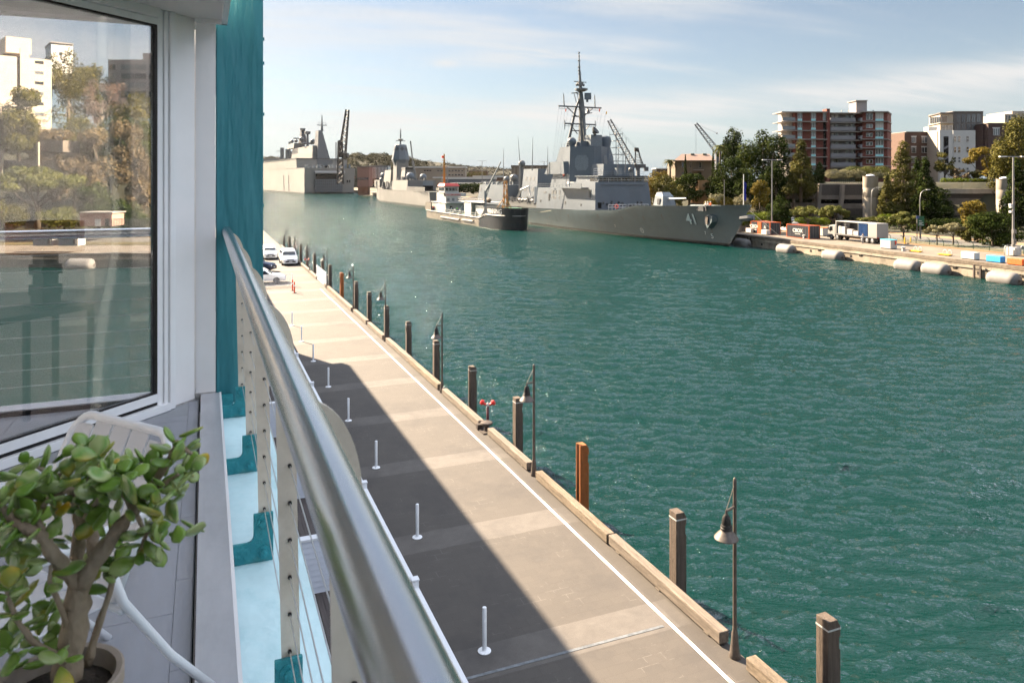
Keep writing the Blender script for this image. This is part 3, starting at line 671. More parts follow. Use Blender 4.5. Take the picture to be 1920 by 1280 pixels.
bk = N_.new('ShaderNodeTexBrick'); L_.new(cmb.outputs[0], bk.inputs['Vector']); bk.inputs['Scale'].default_value = 1; bk.inputs['Brick Width'].default_value = .46; bk.inputs['Row Height'].default_value = .29; bk.inputs['Mortar Size'].default_value = .008; bk.inputs['Mortar Smooth'].default_value = .2
setc(bk.inputs['Color1'], (.066,.058,.051)); setc(bk.inputs['Color2'], (.072,.063,.055)); setc(bk.inputs['Mortar'], (.062,.053,.046))
mort = mth('MULTIPLY', bk.outputs['Fac'], rng(noise(.9,5,.7), .54, .60))
ph = mth('FRACT', mth('DIVIDE', mth('SUBTRACT', sp_.outputs[1], 20.6-.0), 5.75))
band = mth('LESS_THAN', ph, .195)
base = mixc(mort, bk.outputs['Color'], (.12,.107,.095))
bcol = mixc(rng(noise(3), .3, .7), (.088,.078,.070), (.108,.097,.087))
edge = mth('GREATER_THAN', sp_.outputs[0], 10.42)
bandf = mth('MULTIPLY', band, mth('LESS_THAN', sp_.outputs[0], 10.75))
col = mixc(bandf, base, bcol)
col = mixc(mth('MULTIPLY', edge, .45), col, (.05,.043,.036))
col = mixc(mth('MULTIPLY', rng(noise(.40,8,.72), .47, .70), .62), col, (.034,.031,.031))
col = mixc(mth('MULTIPLY', rng(noise(1.6,8,.75), .60, .78), .30), col, (.16,.15,.14))
spk = rng(noise(90,2), .35, .65, .75, 1.25)
sh = N_.new('ShaderNodeMixRGB'); sh.blend_type = 'MULTIPLY'; sh.inputs[0].default_value = 1; L_.new(col, sh.inputs[1]); L_.new(spk, sh.inputs[2])
L_.new(sh.outputs[0], P_.inputs['Base Color'])
b2 = N_.new('ShaderNodeBump'); b2.inputs['Strength'].default_value = .2; b2.inputs['Distance'].default_value = .008; L_.new(mth('ADD', mth('MULTIPLY', bk.outputs['Fac'], -1), noise(60,3)), b2.inputs['Height']); L_.new(b2.outputs[0], P_.inputs['Normal'])
M['paving'] = m
plain('wharf_side', (.05,.042,.035), .9, var=.4, vs=1.5)
mb = MB(); mb.box(-20,11.05,-40,175,DECK-.55,DECK); struct(mb.build('promenade', M['paving']))
mb = MB()
for i in range(36):
    for x in (2, 6, 10.4): mb.tube([(x,-30+i*5.6,-3),(x,-30+i*5.6,DECK-.56)], .2, 8)
mb.box(10.9,11.04,-40,175,.9,1.6)
struct(mb.build('wharf_substructure', M['wharf_side']))
M['paint_white'] = mat('paint_white', (.72,.72,.70), .6, var=.10, vs=6, dirt=.5, dirtcol=(.3,.28,.25), ds=6)
mb = MB(); mb.box(10.205,10.295,-20,73.5,DECK+.002,DECK+.006); struct(mb.build('painted_line', M['paint_white']))
plain('drain', (.16,.17,.18), .5, .4, var=.3, vs=8)
mb = MB(); mb.box(4.9,10.05,14.98,15.06,DECK+.002,DECK+.007); struct(mb.build('slot_drain', M['drain']))

# timber kerb beams
plain('kerb_wood', (.085,.067,.052), .85, var=.3, vs=1.6, col2=(.19,.157,.125), stretch=(6,.35,6), bump=.9, bs=14, dirt=.75, dirtcol=(.055,.043,.032), ds=2.2, dstretch=(4,.7,4))
plain('kerb_worn', (.10,.076,.052), .9, var=.3, vs=2.2, col2=(.21,.165,.12), stretch=(5,.5,5), bump=1.2, bs=18, dirt=.85, dirtcol=(.07,.055,.035), ds=4, dstretch=(4,.9,4))
LY = [13.45, 24.4, 35.6, 48.2, 59.6, 73.4, 86.4, 98.6, 110.5]
cuts = []
prev = 2.6
segs = [(3.0,7.6),(7.7,12.95)]
ends = [13.9]+LY[1:]
for i in range(len(LY)-1):
    a, b = LY[i]+.42, LY[i+1]-.40; mid_ = (a+b)/2
    if i == 1: segs += [(a,28.9),(29.9,b)]
    elif i == 3: segs += [(a,mid_-.35),(mid_+.30,b)]
    elif i == 5: segs += [(a+.1,a+1.2),(b-5.6,b)]
    else: segs += [(a,mid_-.02),(mid_+.02,b)]
segs += [(111,116),(116.1,121)]
kl = ['timber kerb beam running out of the bottom of the picture', 'weathered timber kerb beam just nearer than the nearest lamp post', 'long timber kerb beam ending at the nearest lamp post', 'cracked timber kerb beam opposite the rusty orange pile', 'timber kerb beam ending at the second lamp post from the camera',
 'timber kerb beam between the second lamp post and mushroom bollard', 'split timber kerb beam just beyond the mushroom bollard', 'timber kerb beam on the near side of the third lamp post', 'timber kerb beam just beyond the third lamp post', 'timber kerb beam ending at the fourth lamp post from the camera',
 'short timber kerb beam just beyond the fourth lamp post', 'timber kerb beam beyond the gap past the fourth lamp post', 'timber kerb beam on the near side of the fifth lamp post', 'timber kerb beam past the fifth lamp post', 'timber kerb beam ending near the white gate', 'stub of timber kerb beam beside the white gate', 'timber kerb beam between the white gate and the red hydrant', 'timber kerb beam past the far red hydrant', 'timber kerb beam beside the parked white car', 'far timber kerb beam beyond the parked cars', 'farther timber kerb beam beyond the parked cars', 'second farthest timber kerb beam', 'farthest timber kerb beam']
kl = kl+['timber kerb beam far along the wharf edge']*9
for i, (a, b) in enumerate(segs):
    mb = MB(); o_ = .012*((i*37) % 5-2); 
    mb.box(10.76+o_, 11.02+o_, a, b, DECK+.04, DECK+.315)
    for y in (a+.5, (a+b)/2, b-.5): mb.box(10.78, 11.0, y-.1, y+.1, DECK+.001, DECK+.046)
    o = mb.build('kerb_beam', M['kerb_worn'] if i in (1,3,6,11,15) else M['kerb_wood'], base=(10.9,(a+b)/2,DECK)); bevel(o, .018, 2)
    tag(o, kl[i], 'kerb', 'timber kerb beams along the wharf edge')

# timber piles standing in the water along the edge
plain('pile_wood', (.060,.044,.033), .85, var=.3, vs=2.5, col2=(.115,.088,.068), stretch=(6,6,.35), bump=.9, bs=14, dirt=.6, dirtcol=(.05,.04,.033), ds=3, dstretch=(5,5,.8))
plain('pile_rust', (.20,.060,.012), .8, var=.25, vs=3, col2=(.30,.095,.022), stretch=(5,5,.5), bump=.6, bs=20, dirt=.5, dirtcol=(.14,.05,.02), ds=5)
plain('band_pale', (.45,.46,.45), .5, .4)
piles = [((1553,1157),0,'grey timber pile nearest the camera at the bottom edge of picture'),((1271,957),0,'weathered timber pile just left of the nearest lamp post'),((1092,830),1,'rusty orange pile standing alone in the water'),((971,746),0,'dark timber pile beside the second lamp post from the camera'),
 ((886,686),0,'dark timber pile next to the red hydrant in the middle'),((818,637),0,'dark timber pile left of the third lamp post'),((766,599),0,'dark timber pile between the third and fourth lamp posts'),((725,571),0,'dark timber pile just left of the fourth lamp post'),((692.5,547),0,'dark timber pile between the fourth and fifth lamp posts'),
 ((668,527),0,'dark timber pile standing right beside the fifth lamp post'),((641,511),1,'rusty brown pile between the fifth lamp post and the white gate'),((619,496),1,'brown pile with dark stripes beside the white gate'),((605,486),0,'timber pile on the near side of the far hydrant'),((590,473),0,'timber pile backing the seventh lamp post'),((576,465),0,'slim timber pile just past the far red hydrant'),((564,456),0,'timber pile behind the eighth lamp post'),((553,449),0,'timber pile left of the eighth lamp post'),((543,441),0,'timber pile behind the farthest lamp post'),((532.5,440),0,'farthest timber pile left of the farthest lamp')]
for i, ((px, py), rusty, lab) in enumerate(piles):
    p = onX(px, py, 11.85); a = .165; zt = 3.83+R.uniform(-.03,.03) if i < 8 else min(max(p.z, 3.4), 4.1)
    y = p.y
    t = thing('timber_pile', lab, 'pile', (11.85,y,0), 'timber piles along the wharf edge')
    mb = MB(); ch_ = .10
    # chamfered top on the water side, notch half way
    mb.prism([(11.85-a,y-a,-3),(11.85+a,y-a,-3),(11.85+a,y-a,zt-.62),(11.85+a-.03,y-a,zt-.60),(11.85+a-.03,y-a,zt-.36),(11.85+a,y-a,zt-.34),(11.85+a,y-a,zt-.14),(11.85+a-.08,y-a,zt),(11.85-a,y-a,zt)], (0,2*a,0))
    bevel(mb.build('shaft', M['pile_rust'] if rusty and i != 11 else M['pile_wood'], t), .012, 2)
    if not rusty:
        mb = MB(); b_ = a+.006; z = zt-.20
        for x0, x1, y0, y1 in ((-b_,b_,-b_,-a),(-b_,b_,a,b_),(-b_,-a,-a,a),(a,b_,-a,a)): mb.box(11.85+x0,11.85+x1,y+y0,y+y1,z,z+.035)
        mb.build('metal_strap', M['band_pale'], t)
    elif i == 11:
        mb = MB()
        for k in range(9): mb.box(11.85-a-.004,11.85+a+.004,y-a-.004,y-a+.02,zt-.4-k*.2,zt-.3-k*.2)
        mb.build('stripe', M['dark_metal'], t)

# lamp posts
plain('lamp_metal', (.085,.07,.06), .5, .3, var=.25, vs=9); plain('lamp_dark', (.02,.018,.017), .5, .3); plain('lamp_glass', (.5,.48,.42), .25)
def make_lamp(x, y, z, lab):
    t = thing('street_lamp', lab, 'street lamp', (x,y,z), 'lamp posts along the wharf edge')
    mb = MB(); mb.lathe((x,y,z), [(.13,0),(.13,.05),(.115,.09),(.085,.32),(.07,.52),(.052,.60),(.052,.66)], 16); mb.build('base', M['lamp_metal'], t, smooth=35)
    mb = MB(); mb.lathe((x,y,z), [(.046,.60),(.042,2.2),(.040,3.9),(.03,3.96),(.0,3.98)], 12); mb.build('pole', M['lamp_metal'], t, smooth=50)
    ax = x-.36; 
    ad_ = V((-.93,-.37,0)); e = V((x,y,z))+ad_*.36
    mb = MB(); mb.tube([V((x,y,z+3.33)), V((x,y,z+3.33))+ad_*.20+V((0,0,.005)), e+V((0,0,3.34-.0)), e+V((0,0,3.24))], .028, 8); mb.tube([V((x,y,z+3.36)), V((x,y,z+3.36))+ad_*.03], .05, 8)
    mb.tube([V((x,y,z+3.84)), e+V((0,0,3.36))], .011, 6); mb.build('bracket_arm', M['lamp_metal'], t, smooth=40)
    mb = MB(); mb.lathe(e+V((0,0,z-z)), [(.0,3.28),(.045,3.27),(.085,3.20),(.10,3.10),(.10,3.05),(.115,3.045),(.125,3.02),(.115,2.995),(.13,2.985),(.13,2.95),(.115,2.945)][::-1], 16)
    mb.build('lamp_housing', M['lamp_dark'], t, smooth=35)
    mb = MB(); mb.lathe(e, [(.262,2.745),(.262,2.76),(.20,2.84),(.14,2.90),(.118,2.945),(.11,2.945),(.13,2.895),(.19,2.832),(.25,2.752)], 24); mb.build('lamp_shade', M['lamp_metal'], t, smooth=35)
    mb = MB(); mb.ball(e+V((0,0,2.84)), .085, 10, 8); mb.build('bulb', M['lamp_glass'], t, smooth=True)
    return t
ll = ['nearest wharf lamp post, whole and large with bell shade', 'second lamp post from the camera, beside a kerb gap', 'third lamp post from the camera along the wharf edge', 'fourth lamp post from the camera along the wharf edge', 'fifth lamp post from camera, with a small spotlight near its top', 'sixth lamp post, standing by the striped pile and white gate', 'seventh lamp post, beside the far red hydrant', 'eighth lamp post, next to the parked white four wheel drive', 'farthest lamp post in view, behind the parked cars']
for i, y in enumerate(LY): 
    lt = make_lamp(10.87, y, DECK, ll[i])
    if i == 4:
        mb = MB(); mb.ball((10.8,y-.05,DECK+3.75), .09, 8, 6); mb.tube([(10.87,y,DECK+3.7),(10.8,y-.05,DECK+3.75)], .02, 6); mb.build('spotlight', M['white_frame'], lt)

# white bollards
plain('bollard_white', (.74,.75,.77), .4, var=.04, vs=5)
bl = ['nearest white bollard, at the bottom of the shaded paving', 'second nearest white bollard, on a pale band in shade', 'third nearest white bollard in the building shadow', 'fourth nearest white bollard in the building shadow', 'fifth white bollard, in shade', 'sixth white bollard, at the end of the long shadow', 'seventh white bollard, the first one in sunlight', 'eighth white bollard, in sunlight with its shadow on a band', 'farthest white bollard by the second shadow']
for i in range(8):
    x, y = 5.8, 15.75+5.75*i
    t = thing('bollard', bl[i], 'bollard', (x,y,DECK), 'white bollards along the promenade')
    mb = MB(); mb.lathe((x,y,DECK), [(.05,.012),(.05,.97),(.044,.985),(0,.99)], 16); mb.build('post', M['bollard_white'], t, smooth=40)
    mb = MB(); mb.lathe((x,y,DECK), [(.15,.001),(.15,.014),(.13,.024),(.052,.026)], 20); mb.build('base_plate', M['bollard_white'], t, smooth=30)

# mushroom mooring bollard and hydrants
plain('iron', (.075,.062,.055), .6, .5, var=.3, vs=8); plain('red_paint', (.55,.02,.015), .35, var=.1, vs=8); plain('dark_red', (.07,.012,.02), .5)
t = thing('mooring_bollard', 'rusty mushroom mooring bollard in the kerb gap by the hydrant', 'bollard', (10.9,29.35,DECK))
mb = MB(); mb.lathe((10.9,29.35,DECK), [(.13,0),(.10,.1),(.09,.28),(.10,.30)], 14); mb.build('stem', M['iron'], t, smooth=40)
mb = MB(); mb.lathe((10.9,29.35,DECK), [(.10,.30),(.24,.32),(.27,.36),(.25,.41),(.12,.44),(0,.445)], 18); mb.build('cap', M['iron'], t, smooth=40)
mb = MB(); mb.cbox((10.72,29.75,DECK+.03), .22, .2, .2); mb.build('chock', M['iron'], t)
mb = MB(); mb.cbox((10.9,29.35,DECK+.001), .5, .6, .05); mb.build('base_plate', M['iron'], t)
for j, (y, lab) in enumerate(((30.0,'red twin headed hydrant beside the mushroom bollard'),(91.5,'far small red hydrant by the seventh lamp post'))):
    x = 11.2
    t = thing('hydrant', lab, 'hydrant', (x,y,DECK-.3), 'red hydrants on the wharf edge')
    mb = MB(); mb.tube([(x,y,DECK-.3),(x,y,DECK+.86)], .055, 10); mb.build('standpipe', M['dark_red'], t, smooth=True)
    for dx, dy in ((-.22,.1),(.20,-.12)):
        mb = MB(); mb.lathe((x+dx*.35,y+dy*.35,DECK+.92), [(.05,0),(.05,.12),(.10,.13),(.12,.16),(.10,.25),(0,.27)], 12, axis=(dx,dy,.15)); mb.build('valve_cap', M['red_paint'], t, smooth=40)
    mb = MB(); mb.lathe((x,y,DECK+.85), [(.07,0),(.07,.1),(.04,.14),(.0,.2)], 10); mb.build('head', M['band_pale'], t, smooth=40)
    mb = MB(); mb.box(11.0,x+.05,y-.06,y+.06,DECK-.32,DECK-.24); mb.build('bracket', M['iron'], t)

# terrace fence along the promenade
plain('fence_white', (.72,.73,.76), .45, var=.04, vs=3); plain('fence_dark', (.05,.05,.055), .3)
fy = [11.0, 17.2, 23.3, 29.4, 35.6, 41.8, 48.0, 54.0]
t = thing('terrace_fence', 'low white rail fence between the terraces and the promenade', 'fence', (4.58,30,DECK))
for i, y in enumerate(fy):
    mb = MB(); mb.box(4.50,4.66,y-.08,y+.08,DECK,DECK+1.13); mb.box(4.485,4.675,y-.095,y+.095,DECK+1.131,DECK+1.17); bevel(mb.build('fence_post', M['fence_white'], t), .006, 1)
for i in range(len(fy)-1):
    a, b = fy[i]+.085, fy[i+1]-.085
    mb = MB(); mb.box(4.525,4.655,a,b,DECK+.90,DECK+.985); bevel(mb.build('top_rail', M['fence_white'], t), .006, 1)
    mb = MB(); mb.box(4.55,4.62,a,b,DECK+.10,DECK+.16); mb.box(4.565,4.605,a,b,DECK+.62,DECK+.66); mb.build('lower_rail', M['fence_white'], t)
    mb = MB()
    for k in range(1, 4): 
        y = a+(b-a)*k/4; mb.box(4.54,4.60,y-.03,y+.03,DECK+.16,DECK+.899)
    mb.build('stanchion', M['fence_white'], t)
    mb = MB(); mb.box(4.58,4.588,a+.04,b-.04,DECK+.17,DECK+.61); mb.build('infill_panel', M['fence_dark'], t)
plain('deck_dark', (.075,.062,.058), .7, var=.25, vs=3, stretch=(8,.4,1))
mb = MB()
for i in range(27): mb.box(.5+i*.15, .5+i*.15+.142, -6, 56, DECK+.004, DECK+.03)
struct(mb.build('terrace_deck', M['deck_dark']))
plain('slate_wall', (.60,.63,.70), .5, var=.05, vs=2)
wl = ['white weatherboard terrace partition nearest below the balcony', 'white weatherboard partition second nearest below the railing', 'white weatherboard partition between the second and third terraces', 'far white weatherboard terrace partition', 'farthest white weatherboard terrace partition', 'white weatherboard partition at the end terrace']
for i, y in enumerate((9.0, 14.2, 19.6, 25.6, 32.0, 40.0)):
    t = thing('terrace_partition', wl[i], 'partition', (2.4,y,DECK), 'weatherboard partitions between terraces')
    mb = MB()
    for k in range(9):
        z = DECK+.035+k*.15
        mb.prism([(.55,y-.09,z),(.55,y-.065,z+.149),(.55,y+.08,z+.149),(.55,y+.08,z)], (3.55,0,0))
    mb.build('boards', M['slate_wall'], t)
    mb = MB(); mb.box(.5,4.2,y-.11,y+.12,DECK+1.39,DECK+1.45); mb.build('coping', M['fence_white'], t)
    mb = MB()
    for x in (1.2, 2.1, 3.0): mb.tube([(x,y-.16,DECK+.9),(x,y-.17,DECK+1.2),(x+.02,y-.16,DECK+1.3),(x+.10,y-.15,DECK+1.2),(x+.1,y-.15,DECK+.9)], .012, 6)
    mb.build('rope_hook', M['band_pale'], t)
M['hedge'] = leafmat('hedge', [(.02,.04,.008),(.05,.09,.015),(.09,.15,.02)], .5, .2)
def leaf_blob(mb, c, rx, ry, rz, n, size, shell=.55, flat=0, rng_=None):
    r_ = rng_ or R
    c = V(c)
    for _ in range(n):
        while True:
            p = V((r_.uniform(-1,1), r_.uniform(-1,1), r_.uniform(-1,1))); q = p.length
            if .02 < q <= 1: break
        p = p/q*(shell+(1-shell)*r_.random()**.7)
        pos = c+V((p.x*rx, p.y*ry, p.z*rz))
        nrm = V((p.x, p.y, p.z+.25))+V((r_.uniform(-.8,.8), r_.uniform(-.8,.8), r_.uniform(-.8,.8)))
        if nrm.length < .05: nrm = V((0,0,1))
        nrm.normalize(); a = nrm.orthogonal().normalized(); b = nrm.cross(a)
        an = r_.uniform(0, 6.28); a, b = a*math.cos(an)+b*math.sin(an), b*math.cos(an)-a*math.sin(an)
        s1 = size*r_.uniform(.6,1.3); s2 = s1*r_.uniform(.45,.7)
        mb.add([pos-a*s1*.5, pos-b*s2*.5+a*s1*.05, pos+a*s1*.5, pos+b*s2*.5+a*s1*.05], [(0,1,2,3)])
for i, (y, l_) in enumerate(((38.5,'low green shrub behind the white fence near the sunlit gap'),(47,'green shrub by the farther terrace fence'),(52,'green shrub peeping past the handrail in the gap'),(26.5,'green planter shrub between terrace partitions'))):
    t = thing('shrub', l_, 'plant', (4.0,y,DECK), 'green shrubs on the terraces')
    mb = MB(); leaf_blob(mb, (4.0,y,DECK+.75), .4, .9, .5, 700, .09); mb.build('foliage', M['hedge'], t)
    mb = MB(); mb.cbox((4.0,y,DECK+.031), .5, 1.4, .42); mb.build('planter_box', M['fence_white'], t)

# far gate fence across the promenade, side gate, delineators
def pale_fence(name, lab, p, q, h, step=.12, grp=None, m='fence_white'):
    p, q = V(p), V(q); d = q-p; n = int(d.length/step); t = thing(name, lab, 'fence', p, grp); u = d.normalized()
    mb = MB()
    for k in range(n+1): 
        c = p+d*k/n; mb.cbox(c+V((0,0,.06)), .025, .025, h-.08, math.atan2(u.y,u.x))
    mb.build('pickets', M[m], t)
    mb = MB()
    for z in (.1, h-.12): mb.obox(p+V((0,0,z))+V((-u.y,u.x,0))*.0135, d, V((-u.y,u.x,0))*.03, V((0,0,.04)))
    mb.build('rails', M[m], t)
    mm = max(1, int(d.length/2.4))
    for k in range(mm+1):
        mb = MB(); mb.cbox(p+d*k/mm-V((-u.y,u.x,0))*.05, .06, .06, h, math.atan2(u.y,u.x)); mb.build('post', M[m], t)
    return t
pale_fence('picket_fence', 'white metal picket fence in front of the parked white car', (-1.0,76.6,DECK), (7.95,76.6,DECK), 1.25)
pale_fence('picket_gate', 'white metal gate panel standing on the wharf edge', (10.9,74.6,DECK), (10.9,81.0,DECK), 1.5, .2)
plain('orange_red', (.75,.06,.02), .5)
for i, (px, py, l_) in enumerate(((548.5,545,'left red and white delineator post by the far fence'),(552,549.5,'right red and white delineator post by the far fence'))):
    p = at(px, py, DECK); t = thing('delineator_post', l_, 'traffic post', p, 'red delineator posts')
    mb = MB(); mb.lathe(p, [(.06,.05),(.055,1.05),(0,1.06)], 10); mb.build('post', M['orange_red'], t, smooth=40)
    mb = MB(); mb.lathe(p, [(.061,.62),(.061,.76)], 10); mb.build('reflective_band', M['fence_white'], t)
    mb = MB(); mb.lathe(p, [(.2,.001),(.2,.03),(.07,.055)], 12); mb.build('base', M['dark_metal'], t)

# ---------------------------------------------------------------- cars
plain('car_white', (.78,.78,.77), .22, var=.02, spec=.6); plain('car_navy', (.012,.018,.045), .18, var=.1, spec=.7); plain('car_glass', (.012,.014,.016), .08, spec=.8); plain('tyre', (.012,.012,.012), .8); plain('rim', (.35,.36,.37), .35, .8); plain('headlight', (.75,.76,.78), .12, spec=.9); plain('tail_red', (.4,.01,.01), .2); plain('car_silver', (.52,.53,.54), .25, .3); plain('car_black_trim', (.02,.02,.022), .5)
def make_car(name, lab, p, yaw, body, L=4.6, W=1.84, H=1.7, kind='suv', grp=None, cat='car', stripes=False):
    # local x forward
    c, s_ = math.cos(yaw), math.sin(yaw); p = V(p)
    def g(x, y, z): return V((p.x+c*x-s_*y, p.y+s_*x+c*y, p.z+z))
    t = thing(name, lab, cat, p, grp)
    h = L/2
    if kind == 'suv': prof = [(-h,.45,.9),(-h+.05,.98,.93),(-h+.45,H-.06,.80),(-h+.9,H,.79),(.35,H-.01,.79),(.95,1.08,.92),(h-.55,.98,.93),(h-.12,.86,.90),(h,.62,.86),(h,.42,.86)]
    elif kind == 'van': prof = [(-h,.45,.97),(-h+.03,H-.15,.93),(-h+.2,H,.90),(.9,H,.90),(1.6,1.15,.95),(h-.2,.98,.93),(h,.7,.9),(h,.42,.9)]
    else: prof = [(-h,.5,.88),(-h+.02,.88,.90),(-h+.55,.98,.92),(-h+1.35,H,.76),(.2,H,.76),(1.1,.95,.92),(h-.5,.83,.93),(h-.08,.68,.88),(h,.5,.85),(h,.38,.84)]
    # sides as loft of half widths: lower body + greenhouse in one shell
    belt = 1.0 if kind != 'sedan' else .9
    mb = MB(); rings = []
    for x, z, wf in prof:
        wz = W/2*wf
        zb = .28
        if z > belt+.02: ring = [(-W/2*.93, zb),(-W/2, .55),(-W/2*.97, belt),(-wz, z-.05),(-wz+.1, z),(wz-.1, z),(wz, z-.05),(W/2*.97, belt),(W/2, .55),(W/2*.93, zb)]
        else: 
            zz_ = max(z, zb+.06); ring = [(-wz*.97, zb),(-wz*1.02, zb+(zz_-zb)*.4),(-wz*1.0, zb+(zz_-zb)*.75),(-wz*.97, zz_-.02),(-wz*.8, zz_),(wz*.8, zz_),(wz*.97, zz_-.02),(wz*1.0, zb+(zz_-zb)*.75),(wz*1.02, zb+(zz_-zb)*.4),(wz*.97, zb)]
        rings.append([g(x, yy, z2) for yy, z2 in ring])
    mb.loft(rings); mb.build('body', M[body], t, smooth=50)
    i_ = [k for k, q in enumerate(prof) if q[1] > belt+.3]; fr, bk_ = prof[i_[-1]], prof[i_[0]]; nf = prof[i_[-1]+1]; nb = prof[i_[0]-1]
    # windscreen
    def quadp(a, b, w0, w1, off):
        (x0, z0), (x1, z1) = a, b; d = V((x1-x0, 0, z1-z0)).normalized(); nn = V((-d.z, 0, d.x)); 
        if nn.x*off < 0: nn = -nn
        P_ = [(x0, -w0, z0),(x1, -w1, z1),(x1, w1, z1),(x0, w0, z0)]
        mb = MB(); vs_ = [g(x+nn.x*.012, y, z+nn.z*.012) for x, y, z in P_]; vs2 = [g(x-nn.x*.02, y, z-nn.z*.02) for x, y, z in P_]
        mb.add(vs_+vs2, [(0,1,2,3),(7,6,5,4),(0,4,5,1),(1,5,6,2),(2,6,7,3),(3,7,4,0)]); return mb
    quadp((nf[0]-.06, nf[1]+.06), (fr[0]+.04, fr[1]-.07), W/2*.83, W/2*.68, 1).build('windscreen', M['car_glass'], t)
    if kind != 'van': quadp((nb[0]+.08, max(nb[1]+.08, belt+.04)), (bk_[0]-.03, bk_[1]-.08), W/2*.8, W/2*.66, -1).build('rear_window', M['car_glass'], t)
    for sd_ in (-1, 1):
        x0, x1 = (bk_[0]-.1, fr[0]+.30) if kind != 'van' else (.55, 1.2)
        mb = MB(); zt = H-.16; y0 = W/2*.975; y1 = W/2*(.80 if kind != 'sedan' else .78)
        P_ = [(x0+.02,y0,belt+.04),(x1+.3 if kind != 'van' else x1+.15,y0,belt+.04),(x1-.22,y1,zt),(x0+.15,y1,zt)]
        mb.prism([g(x, sd_*(y-.005), z) for x, y, z in P_], g(0, sd_*.018, 0)-g(0,0,0)); mb.build('side_window', M['car_glass'], t)
        mb = MB(); mb.ball(g(nf[0]-.15, sd_*(W/2+.08), belt+.08), .1, 8, 6, (.7,1,.8)); mb.build('mirror', M[body], t, smooth=True)
        mb = MB(); mb.ball(g(h-.10, sd_*W*.36, .74 if kind != 'sedan' else .62), .16, 10, 6, (.6,1,.55)); mb.build('headlight', M['headlight'], t, smooth=True)
        mb = MB(); mb.cbox(g(-h+.03, sd_*W*.40, .75), .08, .22, .22, yaw); mb.build('tail_light', M['tail_red'], t)
        for xx in (-L*.29, L*.31):
            rr = .35 if kind != 'sedan' else .33
            mb = MB(); mb.lathe(g(xx, sd_*(W/2-.20), rr), [(0,0),(rr*.6,0),(rr*.97,.02),(rr,.05),(rr,.18),(rr*.95,.215),(rr*.66,.222)], 20, axis=g(0,sd_,0)-g(0,0,0)); wh = mb.build('wheel', M['tyre'], t, smooth=35)
            mb = MB(); mb.lathe(g(xx, sd_*(W/2-.02), rr), [(rr*.66,0),(rr*.62,.015),(rr*.2,.005),(0,.012)], 12, axis=g(0,sd_,0)-g(0,0,0)); mb.build('rim', M['rim'], wh)
    mb = MB(); mb.cbox(g(h-.015, 0, .40), .06, W*.62, .17, yaw); mb.build('bumper_grille', M['car_black_trim'], t)
    mb = MB(); mb.cbox(g(h-.0, 0, .62), .05, W*.42, .12, yaw); mb.build('grille', M['car_black_trim'], t)
    mb = MB(); mb.cbox(g(h+.022, 0, .47), .012, .38, .1, yaw); mb.build('number_plate', M['car_white'], t)
    if stripes:
        mb = MB()
        for sd_ in (-1, 1):
            for k in range(6): mb.obox(g(-h+.6+k*.55, sd_*(W/2*1.015), .62), g(.4,0,0)-g(0,0,0), g(0,sd_*.006,0)-g(0,0,0), V((0,0,.12)))
        mb.build('side_stripe', M['orange_red'], t)
        mb = MB(); mb.cbox(g(0, 0, H+.005), .3, 1.0, .1, yaw); mb.build('light_bar', M['blue_paint'], t)
    return t
plain('blue_paint', (.02,.16,.55), .4)
make_car('parked_car', 'white four wheel drive parked nearest the kerb, facing the camera', (9.6,96.8,DECK), -math.pi/2, 'car_white', 4.9, 1.92, 1.82, 'suv', 'cars parked on the wharf')
make_car('parked_car', 'white wagon parked just behind the white four wheel drive', (7.9,104.5,DECK), -math.pi/2, 'car_white', 4.6, 1.84, 1.70, 'suv', 'cars parked on the wharf')
make_car('parked_car', 'farthest white car, parked beside the column at the back', (6.3,112,DECK), -math.pi/2, 'car_white', 4.5, 1.82, 1.62, 'suv', 'cars parked on the wharf')
make_car('parked_car', 'dark navy car parked behind the white fence', (5.2,90.2,DECK), rad(-25), 'car_navy', 4.6, 1.84, 1.6, 'suv', 'cars parked on the wharf')
make_car('parked_car', 'white sedan parked side on behind the picket fence', (5.3,79.9,DECK), rad(-6), 'car_white', 4.7, 1.86, 1.5, 'sedan', 'cars parked on the wharf')
# ================================================================ the far quay and the hill behind it
QP = [(150,-91),(117,-10.6),(91.4,52),(95.7,117),(105.5,195),(110,300),(112,460),(128,700),(132,1300)]
def resample(P, st):
    out = []
    for (x0,y0),(x1,y1) in zip(P, P[1:]):
        n = max(1, int(math.hypot(x1-x0,y1-y0)/st))
        out += [(x0+(x1-x0)*i/n, y0+(y1-y0)*i/n) for i in range(n)]
    return out+[P[-1]]
QL = resample(QP, 6.5)
def qnorm(i):
    a, b = QL[max(0,i-1)], QL[min(len(QL)-1,i+1)]; d = V((b[0]-a[0], b[1]-a[1], 0)).normalized(); return V((d.y, -d.x, 0))
QN = [qnorm(i) for i in range(len(QL))]
def QX(Y):
    for (x0,y0),(x1,y1) in zip(QP, QP[1:]):
        if y0 <= Y <= y1: return x0+(x1-x0)*(Y-y0)/(y1-y0)
    return QP[-1][0]
def qdir(Y): d = V((QX(Y+2)-QX(Y-2), 4, 0)).normalized(); return d, V((d.y,-d.x,0))
def qp(Y, v, z=QUAY): d, n = qdir(Y); return V((QX(Y), Y, z))+n*v
def sm(a, b, x): x = min(1, max(0, (x-a)/(b-a))); return x*x*(3-2*x)
def ground(x, y, v):
    A_ = [(-400,95),(80,95),(100,93),(115,84),(126,66),(137,57),(150,42),(165,25),(215,25),(250,60),(2000,60)]; h = 9.6*(1-.85*sm(215,250,y))
    for (q0,a0),(q1,a1) in zip(A_, A_[1:]):
        if q0 <= y <= q1: a = a0+(a1-a0)*(y-q0)/(q1-q0)
    b = a+11
    z = 2.2+h*sm(a, b, v)
    z += sm(34, 4, y)*(sm(34,95,v)*22-h*sm(a,b,v)*.9)
    return z
